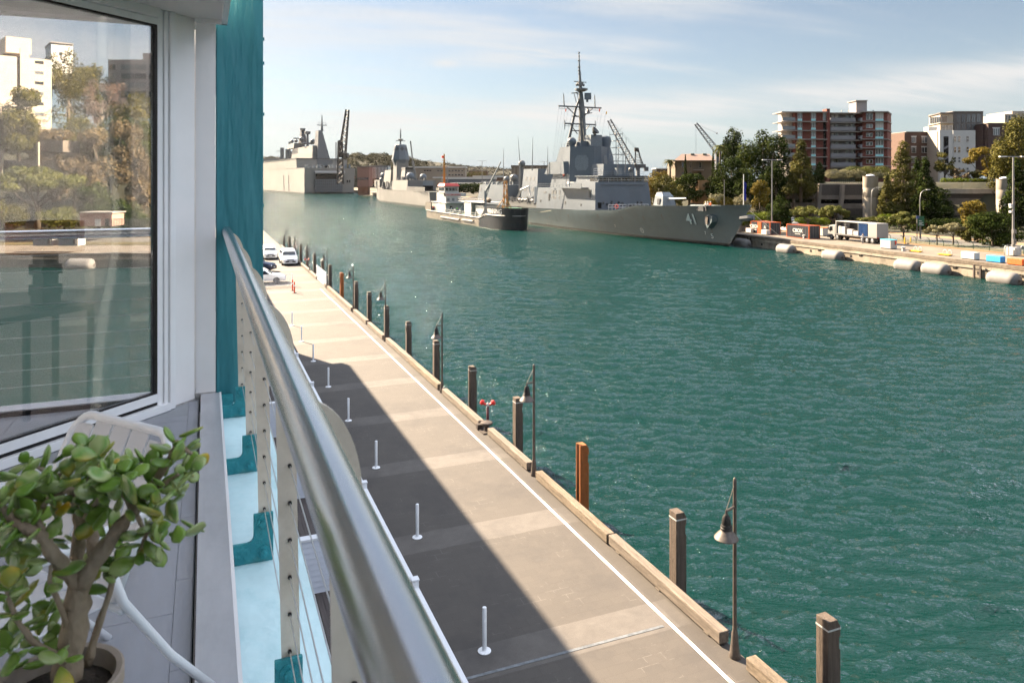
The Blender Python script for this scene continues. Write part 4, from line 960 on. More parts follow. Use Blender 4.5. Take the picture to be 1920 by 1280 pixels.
def strip(name, m, vs_, zf, i0=0, i1=None):
    i1 = i1 or len(QL); mb = MB(); rows = []
    for i in range(i0, i1):
        x, y = QL[i]; rows.append([(x+QN[i].x*v, y+QN[i].y*v, zf(x+QN[i].x*v, y, v)) for v in vs_])
    n = len(vs_)
    mb.v = [p for r in rows for p in r]
    for i in range(len(rows)-1):
        for j in range(n-1): mb.f.append((i*n+j, i*n+j+1, (i+1)*n+j+1, (i+1)*n+j))
    mb.f = [f[::-1] for f in mb.f] if False else mb.f
    o = mb.build(name, m, smooth=True); struct(o); return o
plain('concrete_quay', (.135,.113,.088), .85, var=.25, vs=.35, dirt=.45, dirtcol=(.10,.085,.065), ds=.25)
plain('quay_wall', (.23,.195,.15), .9, var=.3, vs=.5, dirt=.85, dirtcol=(.06,.045,.03), ds=.8, dstretch=(1,1,.4), bump=.4, bs=3)
plain('quay_coping', (.125,.10,.075), .9, var=.3, vs=1.2, dirt=.6, dirtcol=(.05,.04,.03), ds=1.5)
plain('quay_ledge', (.24,.21,.17), .85, var=.2, vs=1)
plain('asphalt_far', (.095,.088,.078), .9, var=.15, vs=.3); plain('verge', (.045,.040,.016), .95, var=.5, vs=.4, col2=(.10,.078,.035)); plain('footpath_far', (.19,.125,.07), .9, var=.2, vs=.5)
plain('hill_ground', (.012,.014,.006), .95, var=.4, vs=.3, col2=(.03,.026,.010))  # near-black colour makes gaps between plants read as shade and dark growth
strip('quay_apron', M['concrete_quay'], [.55,4,8,14.0], lambda x,y,v: QUAY)
strip('verge', M['verge'], [14.0,15,18.6], lambda x,y,v: QUAY+.05 if v < 14.5 else 2.12)
strip('road', M['asphalt_far'], [18.6,23,28.0], lambda x,y,v: 2.13)
strip('footpath', M['footpath_far'], [28.0,28.02,31], lambda x,y,v: 2.13 if v < 28.01 else 2.25)
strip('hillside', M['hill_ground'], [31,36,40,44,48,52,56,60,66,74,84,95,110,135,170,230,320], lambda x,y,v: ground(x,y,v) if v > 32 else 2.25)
mb = MB(); n = len(QL)
mb.v = [(x, y, -4) for x, y in QL]+[(x, y, QUAY-.32) for x, y in QL]; mb.f = [(i, i+1, n+i+1, n+i) for i in range(n-1)]
mb.f = [f[::-1] for f in mb.f]
struct(mb.build('quay_wall', M['quay_wall']))
def along(mb, v0, v1, z0, z1, i0=0, i1=None):
    i1 = i1 or n
    for i in range(i0, i1-1):
        A = [V((QL[k][0], QL[k][1], 0))+QN[k]*v for k in (i, i+1) for v in (v0, v1)]
        P_ = [A[0], A[2], A[3], A[1]]
        mb.add([p+V((0,0,z0)) for p in P_]+[p+V((0,0,z1)) for p in P_], [(0,1,2,3),(7,6,5,4),(0,4,5,1),(1,5,6,2),(2,6,7,3),(3,7,4,0)])
mb = MB(); along(mb, -.05, .55, QUAY-.32, QUAY+.12); tag(mb.build('quay_coping', M['quay_coping']), 'brown weathered coping beam along the top of the far quay', 'kerb')
mb = MB(); along(mb, -.13, -.003, QUAY-.80, QUAY-.62); tag(mb.build('quay_ledge', M['quay_ledge']), 'pale concrete ledge running along the far quay face', 'ledge')
plain('fender_grey', (.14,.134,.128), .7, var=.12, vs=1.5, dirt=.35, dirtcol=(.12,.10,.09), ds=1.2)
fl = ['grey cylindrical fender partly shaded below the bow of the grey warship', 'grey fender left of the quay containers', 'grey fender floating below the flatbed truck', 'grey fender just left of its twin along the quay', 'grey fender just right of its twin along the quay', 'grey fender cut by the right edge of the picture', 'grey fender seen mirrored in the glass door']
def fender(c, d, lab, L=3.9, r=1.0):
    t = thing('fender', lab, 'fender', c, 'grey floating fenders along the far quay')
    prof = [(.05,-L/2),(r*.45,-L/2+.03),(r*.8,-L/2+.18),(r*.97,-L/2+.5),(r,-L/2+.9),(r,L/2-.9),(r*.97,L/2-.5),(r*.8,L/2-.18),(r*.45,L/2-.03),(.05,L/2)]
    mb = MB(); mb.lathe(c, prof, 20, axis=d); mb.build('body', M['fender_grey'], t, smooth=True)
    mb = MB(); 
    for e in (-1, 1): mb.lathe(V(c)+V(d)*e*(L/2), [(.16,-.05),(.16,.05),(0,.06)], 10, axis=V(d)*e)
    mb.build('end_fitting', M['iron'], t)
    mb = MB(); nn = V((d.y,-d.x,0)); mb.tube([V(c)+V(d)*(L/2), V(c)+V(d)*(L/2+.5)+nn*1.0+V((0,0,1.1))], .03, 5); mb.build('chain', M['iron'], t)
for i, (px, py) in enumerate(((1403,461),(1495,472),(1588,484),(1734,503),(1791,510),(1912,528))):
    p = at(px, py, 0); Y = p.y; d, nn = qdir(Y); c = V((QX(Y), Y, .42))-nn*1.2
    fender(c, d, fl[i])
c = mv(151, 497, 107); c.z = .4; fender(c, V((-.38,.925,0)), fl[6])
# ladders, holes and brackets in the quay face
plain('ladder_dark', (.03,.025,.02), .8); plain('hole', (.008,.007,.006), .9)
for i, (px, py, l_) in enumerate(((1459,452,'dark ladder recess in the quay below the first container'),(1861,508,'ladder between posts on the quay face at the right'),(1706,490,'narrow ladder on the quay below the white skip box'))):
    if i == 2: continue
    p = at(px, py, 0.8); Y = p.y; d, nn = qdir(Y); o_ = V((QX(Y), Y, 0))-nn*.47
    t = thing('quay_ladder', l_, 'ladder', o_, 'ladders on the far quay')
    for s_ in (-1, 1):
        mb = MB(); mb.cbox(o_+d*.45*s_+V((0,0,-1)), .2, .2, 2.7, math.atan2(d.y,d.x)); mb.build('side_rail', M['ladder_dark'] if i == 0 else M['iron'], t)
    for k in range(8):
        mb = MB(); a = o_+V((0,0,-.1+k*.24)); mb.tube([a-d*.36, a+d*.36], .035, 5); mb.build('rung', M['ladder_dark'], t)
mb = MB()
for Y in [57,66,75,79,88,97,102,110,117,124]:
    d, nn = qdir(Y); o_ = V((QX(Y), Y, 0))-nn*.012
    mb.obox(o_+V((0,0,.42)), d*.5, nn*.02, V((0,0,.42)))
tag(mb.build('drain_holes', M['hole']), 'row of small dark square openings in the far quay face', 'openings')
mb = MB()
for Y in [60,69.5,77.5,86,95,105,114]:
    d, nn = qdir(Y); o_ = V((QX(Y), Y, QUAY-.81))
    mb.prism([o_-nn*.14, o_-nn*.14+V((0,0,-.1)), o_-nn*.02+V((0,0,-.4)), o_-nn*.02], d*.5)
tag(mb.build('ledge_brackets', M['ladder_dark']), 'small dark brackets carrying the ledge on the far quay', 'brackets')

# ---- leafy things
M['leaf_fig'] = leafmat('leaf_fig', [(.008,.014,.003),(.022,.034,.006),(.062,.074,.012)], .8, .12, spec=.03)
M['leaf_olive'] = leafmat('leaf_olive', [(.022,.026,.004),(.070,.066,.010),(.145,.120,.020)], .7, .15, spec=.1)
M['leaf_gold'] = leafmat('leaf_gold', [(.05,.04,.006),(.12,.09,.010),(.22,.15,.018)], .7, .15, spec=.1)
M['leaf_light'] = leafmat('leaf_light', [(.05,.062,.012),(.085,.088,.018),(.14,.135,.032)], .7, .2, spec=.1)
M['leaf_pale'] = leafmat('leaf_pale', [(.09,.085,.04),(.16,.145,.07),(.24,.21,.11)], .7, .15)
M['leaf_hedge'] = leafmat('leaf_hedge', [(.06,.09,.006),(.09,.115,.007),(.14,.165,.012)], .7, .25, spec=.1)
M['leaf_brown'] = leafmat('leaf_brown', [(.05,.035,.018),(.105,.075,.035),(.16,.12,.05)], .7, .15)
M['twig_pink'] = leafmat('twig_pink', [(.10,.065,.055),(.16,.11,.09),(.22,.155,.13)], .8, .1)
plain('trunk_grey', (.10,.08,.06), .9, var=.3, vs=2); plain('trunk_pale', (.28,.23,.17), .9, var=.3, vs=2)
def tree(name, lab, p, h, r, style, grp=None, leaf=None, n=1800, size=.5, trunk='trunk_grey', r2=None):
    t = thing(name, lab, 'tree', p, grp); p = V(p); r2 = r2 or r
    rr = random.Random(hash((round(p.x), round(p.y), round(h*10))) & 0xffff)
    blobs = []
    if style == 'round':
        k = 18
        for i in range(k):
            a = i*2.4; q = (i+.5)/k; zz_ = .16+.70*rr.random(); w_ = math.sqrt(max(.05, 1-((zz_-.48)/.55)**2))*rr.uniform(.35,.85)
            blobs.append((p+V((math.cos(a)*r*w_, math.sin(a)*r2*w_, h*zz_)), rr.uniform(.28,.46)*r, rr.uniform(.11,.19)*h))
        blobs.append((p+V((0,0,h*.88)), .32*r, .12*h)); blobs.append((p+V((0,0,h*.62)), .55*r, .22*h))
    elif style == 'cone':
        k = 20
        for i in range(k):
            q = i/(k-1); a = i*2.4+rr.random(); zz_ = .14+.83*q; w_ = max(0, (1-q)**.75)*rr.uniform(.30,.68)
            blobs.append((p+V((math.cos(a)*r*w_, math.sin(a)*r2*w_, h*zz_)), (.20+.30*(1-q))*r*rr.uniform(.75,1.2), rr.uniform(.06,.12)*h))
    elif style == 'umbrella':
        k = 15
        for i in range(k):
            a = i*2.4; w_ = math.sqrt((i+.5)/k)*.82; zz_ = .86-.25*w_*w_+rr.uniform(-.09,.05)
            blobs.append((p+V((math.cos(a)*r*w_, math.sin(a)*r2*w_, h*zz_)), rr.uniform(.17,.30)*r, rr.uniform(.07,.13)*h))
    elif style == 'bush':
        k = 9
        for i in range(k):
            a = i*2.4; w_ = math.sqrt((i+.3)/k)*.66; zz_ = .5-.15*w_+rr.uniform(-.2,.2)
            blobs.append((p+V((math.cos(a)*r*w_, math.sin(a)*r2*w_, h*zz_)), rr.uniform(.3,.5)*r, rr.uniform(.28,.42)*h))
    elif style == 'airy':
        k = 20
        for i in range(k):
            a = i*2.4; zz_ = .34+.58*rr.random(); w_ = rr.uniform(.25,.92)*math.sqrt(max(.08, 1-((zz_-.6)/.45)**2))
            blobs.append((p+V((math.cos(a)*r*w_, math.sin(a)*r2*w_, h*zz_)), rr.uniform(.15,.30)*r, rr.uniform(.06,.12)*h))
    mb = MB(); tot = sum(b[1]**2 for b in blobs)
    for c, br, bh in blobs: leaf_blob(mb, c, br, br*(r2/r), bh, int(n*3.0*br*br/tot), size*1.15, .45, rng_=rr)
    mb.build('crown', M[leaf], t)
    mb = MB(); tr = max(.10, r*.055)
    top = h*(.92 if style == 'cone' else .55 if style != 'umbrella' else .5)
    if style != 'bush':
        mb.tube([p+V((0,0,-.4)), p+V((rr.uniform(-.1,.1)*r*.3, rr.uniform(-.1,.1)*r*.3, top*.5)), p+V((0,0,top))], [tr*1.3, tr, tr*(.25 if style == 'cone' else .6)], 7)
        for c, br, bh in blobs[::2]: mb.tube([p+V((0,0,top*rr.uniform(.55,.95))), p.lerp(c, .6)+V((0,0,h*.06)), c], [tr*.5, tr*.3, tr*.1], 5)
    else:
        for c, br, bh in blobs[::2]: mb.tube([p+V((0,0,-.2)), c], [tr*.5, tr*.15], 5)
    mb.build('trunk', M[trunk], t, smooth=True)
    return t
def ptree(px, pb, ptop, hw, d, style, leaf, name, lab, grp=None, n=1800, size=.45, trunk='trunk_grey', place=dp):
    b = place(px, pb, d); tp_ = place(px, ptop, d); h = tp_.z-b.z; r = hw*d/FL
    return tree(name, lab, b, h, r, style, grp, leaf, n, size, trunk)
G1, G2, G3 = 'trees on the hill behind the far quay', 'small trees along the quay road', 'bushes below the sandstone house'
T = [
 (1372,345,236,30,212,'round','leaf_fig','fig_tree','tall dark tree rising right behind the sandstone house',G1,1800,.5),
 (1430,400,241,52,196,'round','leaf_fig','fig_tree','biggest dark fig, just left of the red brick apartments',G1,3800,.55),
 (1372,398,292,44,184,'round','leaf_fig','fig_tree','broad dark tree in front, below the tall house tree',G1,2600,.5),
 (1455,392,300,30,184,'round','leaf_fig','fig_tree','dark tree between the big fig and the feathery conical tree',G1,1500,.5),
 (1502,376,266,36,180,'cone','leaf_olive','casuarina_tree','olive feathery conical tree before the left end of brick apartments',G1,2600,.42),
 (1536,378,306,24,186,'cone','leaf_fig','casuarina_tree','dark tree just right of the left feathery conical tree',G1,1400,.42),
 (1692,420,268,46,172,'cone','leaf_olive','casuarina_tree','tall olive feathery tree right of the left concrete silo',G1,3200,.42),
 (1735,425,300,32,166,'cone','leaf_fig','pine_tree','dark green pine right of the tall olive feathery tree',G1,2400,.42),
 (1662,425,330,22,170,'cone','leaf_olive','casuarina_tree','lower olive tree hugging the left concrete silo',G1,1200,.4),
 (1772,352,282,27,214,'airy','leaf_olive','gum_tree','sparse grey green gum in front of the white stair tower',G1,900,.4),
 (1800,350,314,20,210,'airy','leaf_brown','shrub_tree','low brownish tree at the foot of the white stair block',G1,500,.4),
 (1862,372,262,46,200,'airy','leaf_gold','gum_tree','golden airy gum left of the right concrete silo',G1,2600,.42),
 (1910,430,210,44,172,'round','leaf_olive','gum_tree','tallest tree at the right edge, under the distant white building',G1,3600,.5),
 (1905,440,300,36,158,'cone','leaf_fig','pine_tree','dark pine behind the tall light mast at right edge',G1,2400,.42),
 (1425,398,337,19,166,'round','leaf_gold','golden_cypress','golden round cypress beside the flagpole of the grey warship',G1,1500,.32),
 (1462,432,366,27,150,'round','leaf_fig','street_tree','dark round tree behind the left quay container',G2,2000,.32),
 (1515,434,384,34,152,'umbrella','leaf_light','street_tree','flat crowned tree above the white van',G2,1200,.3),
 (1563,438,382,33,144,'umbrella','leaf_light','street_tree','wide flat crowned tree above the cab of the truck',G2,1500,.3),
 (1640,432,404,30,150,'umbrella','leaf_light','street_tree','low flat tree in front of the left concrete silo',G2,1000,.3),
 (1694,452,396,30,131,'umbrella','leaf_light','street_tree','flat crowned tree left of the green road sign',G2,1500,.28),
 (1757,458,420,22,120,'umbrella','leaf_pale','street_tree','left of two pale thin trees by the walkers',G2,700,.24),
 (1787,460,416,26,120,'umbrella','leaf_pale','street_tree','right of two pale thin trees by the walkers',G2,900,.24),
 (1830,432,374,27,142,'round','leaf_gold','street_tree','golden tree left of the right concrete silo, lower down',G2,1500,.32),
 (1862,472,396,46,118,'round','leaf_fig','street_tree','dark spreading tree left of the tall light mast at right',G2,2400,.30),
 (1820,455,408,24,126,'round','leaf_olive','street_tree','olive tree between the golden tree and dark spreading tree',G2,1200,.3),
 (1248,388,326,26,196,'round','leaf_olive','bush','leafy bush left below the sandstone house',G3,1500,.38),
 (1292,388,324,32,190,'round','leaf_fig','bush','largest dark bush below the sandstone house',G3,2200,.38),
 (1262,392,340,24,184,'round','leaf_olive','bush','olive bush in front of the largest dark house bush',G3,1200,.36),
 (1225,388,330,16,205,'round','leaf_gold','bush','golden bush just right of the warship bridge',G3,900,.36),
 (1345,390,360,24,172,'bush','leaf_pale','bush','pale bush behind the foredeck of the grey warship',G3,900,.32),
 (1332,392,370,16,168,'bush','leaf_gold','bush','small golden bush behind the foredeck crew',G3,600,.3),
 (1362,392,368,16,168,'bush','leaf_gold','bush','golden bush right of the thin pole on the quay',G3,600,.3),
 (1390,394,364,20,170,'bush','leaf_pale','bush','grey green bush left of the warship flagpole',G3,900,.3),
 (1512,378,318,30,187,'round','leaf_fig','undergrowth_tree','dark tree filling the gap behind the curved ramps',G1,1500,.45),
 (1475,385,330,26,188,'round','leaf_fig','undergrowth_tree','dark tree at the left end of the curved ramps',G1,1300,.45),
 (1405,392,330,30,178,'round','leaf_fig','undergrowth_tree','dark tree low under the biggest fig',G1,1500,.45),
 (1345,385,318,22,186,'round','leaf_fig','undergrowth_tree','dark tree beside the orange cliff',G1,1100,.45),
 (1665,425,345,24,176,'round','leaf_fig','undergrowth_tree','dark tree in the gap right of the left silo',G1,1300,.45),
 (1760,425,350,30,172,'round','leaf_fig','undergrowth_tree','dark tree in front of the right car park wall',G1,1500,.42),
 (1720,400,300,26,180,'cone','leaf_fig','pine_tree','dark pine behind the tall olive feathery tree',G1,1500,.42),
 (1840,352,318,24,208,'airy','leaf_olive','gum_tree','small olive gum left of the golden gum foot',G1,700,.4),
 (1905,360,268,40,215,'round','leaf_gold','gum_tree','golden tree behind the tallest right edge tree',G1,1800,.45),
 (1322,372,338,16,188,'airy','leaf_pale','bush','sparse pale bush on the orange cliff',G3,500,.34),
]
for a in T: ptree(a[0],a[1],a[2],a[3],a[4],a[5],a[6],a[7],a[8],a[9],a[10],a[11])
for i, (px0, px1, pt_, pb_, d, lf, l_) in enumerate(((1394,1434,398,422,153,'leaf_hedge','bright green clipped hedge behind the warship bow'),(1500,1545,406,424,158,'leaf_hedge','yellow green hedge along the road below the ramps'),(1655,1680,402,420,160,'leaf_hedge','small bright hedge below the left silo'),
   (1562,1608,316,336,200,'leaf_pale','pale spiky planting on the left top of the car park'),(1600,1652,310,334,202,'leaf_light','green planting on top of the car park by the silo'),(1710,1800,345,360,194,'leaf_olive','low ground cover hanging over the right car park wall'),(1770,1850,334,345,206,'leaf_hedge','green planting at the foot of the white stair building'),(1640,1668,322,336,200,'leaf_pale','pale planting between silo and feathery tree'),(1340,1420,396,418,166,'leaf_fig','dark undergrowth under the fig behind the bow'),(1470,1550,356,386,188,'leaf_fig','dark undergrowth on the slope beside the ramps'),(1720,1830,410,432,150,'leaf_fig','dark undergrowth below the right car park levels'))):
    a, b = dp(px0, pb_, d), dp(px1, pb_, d); h = dp(px0, pt_, d).z-a.z; c = (a+b)/2
    t = thing('hedge', l_, 'hedge', c, 'hedges and planting behind the far quay')
    mb = MB(); L_h = (b-a).length; k = max(2, int(L_h/h*1.2)); rr = random.Random(i)
    for j in range(k+1):
        q = a.lerp(b, (j+.0)/k); leaf_blob(mb, q+V((0,0,h*.5)), L_h/k*.75, h*.7, h*.55*rr.uniform(.8,1.1), int(900*h*h/8)+120, .32, .5, rng_=rr)
    mb.build('foliage', M[lf], t)
# ground cover that hides the bare slopes
mb = MB(); rr = random.Random(77); ok = 0
while ok < 620:
    i = rr.randrange(len(QL)); x0, y0 = QL[i]
    if y0 > 225: continue
    v = rr.uniform(33, 125 if y0 < 40 else 98); x, y = x0+QN[i].x*v, y0+QN[i].y*v
    z = ground(x, y0, v); dpx = CX+FL*(x*K-y*S)/(x*S+y*K)
    if y0 > 70 and z > 9: continue
    r_ = rr.uniform(1.0, 2.0)*(1.5 if y0 < 50 else .8); leaf_blob(mb, (x, y, z+r_*.3), r_*1.3, r_*1.3, r_*.75, 42, .55, .5, rng_=rr); ok += 1
o = mb.build('undergrowth', leafmat('leaf_under', [(.006,.010,.003),(.018,.026,.006),(.045,.050,.012)], .8, .05, spec=.05)); o['kind'] = 'stuff'; o['label'] = 'dark tangled undergrowth covering the slopes behind the far quay'; o['category'] = 'undergrowth'
# palms and cypresses by the house
def palm(lab, p, h, r, leaf='leaf_olive'):
    t = thing('palm_tree', lab, 'tree', p, 'palms by the sandstone house'); p = V(p); rr = random.Random(int(p.x*10))
    mb = MB(); mb.tube([p, p+V((.1,0,h*.5)), p+V((0,0,h))], [.35,.28,.25], 8); mb.build('trunk', M['trunk_grey'], t, smooth=True)
    mb = MB()
    for k in range(34):
        a = k*2.4; up = rr.uniform(-.5,1.1); d = V((math.cos(a), math.sin(a), 0)); P_ = []
        for q in range(6):
            s_ = q/5; P_.append(p+V((0,0,h))+d*(r*s_*math.cos(up*.6))+V((0,0,r*(s_*up*.75-.75*s_*s_))))
        w_ = V((-d.y,d.x,0))*.16*r
        for q in range(5): 
            w0, w1 = w_*(1-q/5.5), w_*(1-(q+1)/5.5)
            mb.add([P_[q]-w0-V((0,0,.06)), P_[q+1]-w1-V((0,0,.06)), P_[q+1], P_[q]], [(0,1,2,3)]); mb.add([P_[q]+w0-V((0,0,.06)), P_[q+1]+w1-V((0,0,.06)), P_[q+1]+V((0,0,.003)), P_[q]+V((0,0,.003))], [(3,2,1,0)])
    mb.build('fronds', M[leaf], t)
p = dp(1256,345,222); palm('date palm at the left corner of the sandstone house', p, dp(1256,302,222).z-p.z, 2.4)
p = dp(1350,345,205); palm('tall palm between the sandstone house and dark tree', p, dp(1350,275,205).z-p.z, 2.4, 'leaf_light')
ptree(1285,345,290,4.2,212,'cone','leaf_fig','cypress_tree','slim dark cypress before the sandstone house front','slim cypresses by the sandstone house',700,.3)
ptree(1337,345,284,4.2,208,'cone','leaf_fig','cypress_tree','slim dark cypress at the right end of sandstone house','slim cypresses by the sandstone house',700,.3)

# ---- boxes placed on real planes square to the camera's first look at the hill
RX_, FX_ = V((K,-S,0)), V((S,K,0))
def pbox(mb, px0, px1, py0, py1, d, depth, shift=0):
    a = dp(px0, py1, d+shift); w_ = (px1-px0)*(d+shift)/FL; h = (py1-py0)*(d+shift)/FL
    return mb.obox(a, RX_*w_, FX_*depth, V((0,0,h)))
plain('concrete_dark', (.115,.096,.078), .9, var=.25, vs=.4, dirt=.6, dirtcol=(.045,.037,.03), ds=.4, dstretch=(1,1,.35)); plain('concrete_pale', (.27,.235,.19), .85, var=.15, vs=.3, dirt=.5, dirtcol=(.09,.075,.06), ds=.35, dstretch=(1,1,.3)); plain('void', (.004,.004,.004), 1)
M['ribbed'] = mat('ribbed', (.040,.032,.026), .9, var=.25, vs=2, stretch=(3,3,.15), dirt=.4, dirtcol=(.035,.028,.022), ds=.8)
D1 = 181
t = thing('car_park', 'stepped brown concrete car park with leaning ribs left of the silo', 'building', dp(1580,415,D1))
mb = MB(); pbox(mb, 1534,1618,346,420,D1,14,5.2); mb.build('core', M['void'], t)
def slope_band(px0, px1, y0, y1, d0, d1):   # leaning parapet, top set back
    mb = MB(); a, b = dp(px0,y1,d0), dp(px1,y1,d0); c, e = dp(px1,y0,d1), dp(px0,y0,d1)
    mb.prism([a,b,c,e], FX_*.5); return mb
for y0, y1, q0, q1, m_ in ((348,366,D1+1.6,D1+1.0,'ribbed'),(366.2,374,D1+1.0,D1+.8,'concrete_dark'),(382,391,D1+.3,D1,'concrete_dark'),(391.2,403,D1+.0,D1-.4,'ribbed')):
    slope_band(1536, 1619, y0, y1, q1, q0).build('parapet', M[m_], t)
for px in (1535, 1578):
    mb = MB(); a = dp(px-5, 420, D1-3.2); b = dp(px+1, 346, D1-.2); w_ = RX_*.75; mb.prism([a, a+w_, b+w_, b], FX_*1.2); mb.build('rib', M['concrete_dark'], t)
mb = MB(); pbox(mb, 1536,1622,344,346.5,D1,6,1.8); mb.build('roof_edge', M['concrete_pale'], t)
mb = MB()
for k in range(14): pbox(mb, 1565+k*4, 1565.5+k*4, 336, 344, D1+3.2, .05)
pbox(mb, 1565,1620,336,336.5,D1+3.2,.05); mb.build('roof_fence', M['leaf_fig'], t)
t = thing('car_park_ramp', 'pair of curved dark concrete ramps left of the car park', 'ramp', dp(1495,400,D1))
for y0, y1 in ((363,373),(380,389)):
    mb = MB()
    for k in range(9):
        px0 = 1452+k*9.4; q = max(0, (5-k))*.55; pbox(mb, px0, px0+9.45, y0+.25*max(0,4-k), y1, D1+1.5+q*q, 1.2)
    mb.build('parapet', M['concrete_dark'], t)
for px in (1489, 1527):
    mb = MB(); pbox(mb, px-2.2, px+2.2, 372, 412, D1+4, .6); mb.build('pillar', M['concrete_pale'], t)
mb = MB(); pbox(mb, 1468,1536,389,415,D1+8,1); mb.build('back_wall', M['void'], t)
for i, (px, yt, yb, d, l_) in enumerate(((1632,331,407,176,'pale round concrete silo in the middle of the car park'),(1883,336,408,168,'pale round concrete silo near the right edge'))):
    b = dp(px, yb, d); t = thing('stair_silo', l_, 'tower', b, 'round concrete stair silos'); h = dp(px, yt, d).z-b.z
    mb = MB(); r_ = 13.2*d/FL; mb.lathe(b, [(r_,-1),(r_,h*.48),(r_*.992,h*.483),(r_,h*.486),(r_,h*.72),(r_*.992,h*.723),(r_,h*.726),(r_,h)], 32); mb.build('shaft', M['concrete_pale'], t, smooth=40)
    mb = MB(); mb.lathe(b, [(r_*.99,h-.02),(r_*1.03,h),(r_*1.03,h+.12),(r_*.7,h+.13)], 32); mb.build('rim', M['concrete_dark'], t, smooth=30)
    mb = MB(); mb.lathe(b, [(r_*.62,h+.1),(r_*.5,h+.35),(r_*.2,h+.5),(0,h+.52)], 20); mb.build('dome', M['white_frame'], t, smooth=True)
t = thing('car_park', 'shaded concrete car park levels left of the right silo', 'building', dp(1800,430,174))
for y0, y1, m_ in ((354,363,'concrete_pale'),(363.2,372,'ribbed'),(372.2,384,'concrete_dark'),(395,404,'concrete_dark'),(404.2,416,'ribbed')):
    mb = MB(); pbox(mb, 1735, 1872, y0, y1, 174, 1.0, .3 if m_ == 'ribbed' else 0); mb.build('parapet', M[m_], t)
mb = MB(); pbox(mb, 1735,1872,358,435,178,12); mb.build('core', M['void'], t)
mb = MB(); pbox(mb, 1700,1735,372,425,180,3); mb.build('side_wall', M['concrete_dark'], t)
mb = MB(); pbox(mb, 1823,1868,343,354,185,.6); tag(mb.build('garden_wall', M['concrete_pale']), 'pale low wall above the right car park levels', 'wall')
mb = MB(); pbox(mb, 1310,1345,338,382,187,8); tag(mb.build('cliff_face', mat('cliff', (.22,.115,.045), .9, var=.4, vs=.5, col2=(.35,.21,.10), bump=1, bs=2)), 'orange sandstone cliff below the right end of the house', 'cliff')

# ---- red brick apartments
BR = bricks('brick_red', (.115,.024,.015), (.140,.031,.019), (.13,.065,.05), .9, .3, var=.12); M['brick_red'] = BR
plain('slab_pale', (.25,.225,.205), .7, var=.06, vs=.5); plain('gallery_grey', (.19,.185,.195), .7, var=.06, vs=.4); plain('win_frame', (.55,.54,.53), .5); plain('aqua_panel', (.32,.62,.64), .5); plain('plaster_grey', (.22,.21,.215), .8, var=.06, vs=.4)
def glass_(name, c, r=.06): 
    m_, nt_, N__, L__, P__ = nodes_of(name); setc(P__.inputs['Base Color'], c); P__.inputs['Roughness'].default_value = r; P__.inputs['Specular IOR Level'].default_value = .8; M[name] = m_
glass_('pane_dark', (.02,.022,.025)); glass_('pane_mid', (.12,.13,.14)); glass_('pane_curtain', (.42,.40,.37), .3)
DA = 230
t = thing('apartment_block', 'red brick apartment block with pale floor slabs and roof tower', 'building', dp(1568,340,DA))
FY = [210, 228, 244.8, 261.3, 277.8, 294.5, 311.5, 328.5]
mb = MB(); pbox(mb, 1491,1552,211,345,DA,12); mb.build('brick_wing', BR, t)
mb = MB(); pbox(mb, 1557,1606,211,345,DA,9,3); mb.build('gallery_wall', M['plaster_grey'], t)
mb = MB(); pbox(mb, 1606,1617,211,345,DA,9,2); mb.build('link', BR, t)
mb = MB(); 
a = [dp(1617,345,DA), dp(1664,345,DA), dp(1671,345,DA+9), dp(1617,345,DA+14)]; mb.prism(a, V((0,0,dp(0,211,DA).z-a[0].z))); mb.build('east_wing', BR, t)
mb = MB(); pbox(mb, 1550,1556.2,204,345,DA-.5,3); mb.build('chimney', BR, t)
mb = MB(); pbox(mb, 1605.5,1625.5,189.5,211,DA+3,5); mb.build('lift_tower', M['plaster_grey'], t)
mb = MB(); pbox(mb, 1604.5,1627,188,189.4,DA+2.6,6); mb.build('tower_roof', M['slab_pale'], t)
mb = MB(); pbox(mb, 1474,1491,212,345,DA+2.5,7); mb.build('balcony_wing', M['slab_pale'], t)
for i, y in enumerate(FY):
    th = 1.4 if i else 1.9
    mb = MB(); pbox(mb, 1465.5 if i < 6 else 1480,1552,y-th/2,y+th/2,DA-1.0,8); pbox(mb, 1557,1616.5,y+2-th/2,y+2+th/2,DA+.2,6); 
    z0 = dp(0,y+th/2,DA).z; z1 = dp(0,y-th/2,DA).z
    a = [V((q.x,q.y,z0)) for q in (dp(1613,0,DA-1), dp(1665.5,0,DA-1), dp(1672.5,0,DA+9), dp(1613,0,DA+13))]; mb.prism(a, V((0,0,z1-z0)))
    mb.build('floor_slab', M['slab_pale'], t)
def win(t, px0, px1, py0, py1, d, cols=2, pane='pane_dark', fr='win_frame', rows=1, bar=.10):
    mb = MB(); pbox(mb, px0, px1, py0, py1, d-.06, .3); f = mb.build('window', M[fr], t)
    mb = MB(); w_ = (px1-px0)/cols; h_ = (py1-py0)/rows; e = bar*FL/d
    for c_ in range(cols):
        for r_ in range(rows): pbox(mb, px0+c_*w_+e, px0+(c_+1)*w_-e, py0+r_*h_+e, py0+(r_+1)*h_-e, d-.11, .045)
    mb.build('pane', M[pane], f); return f
rr = random.Random(3)
panes = ['pane_dark','pane_mid','pane_curtain','pane_mid']
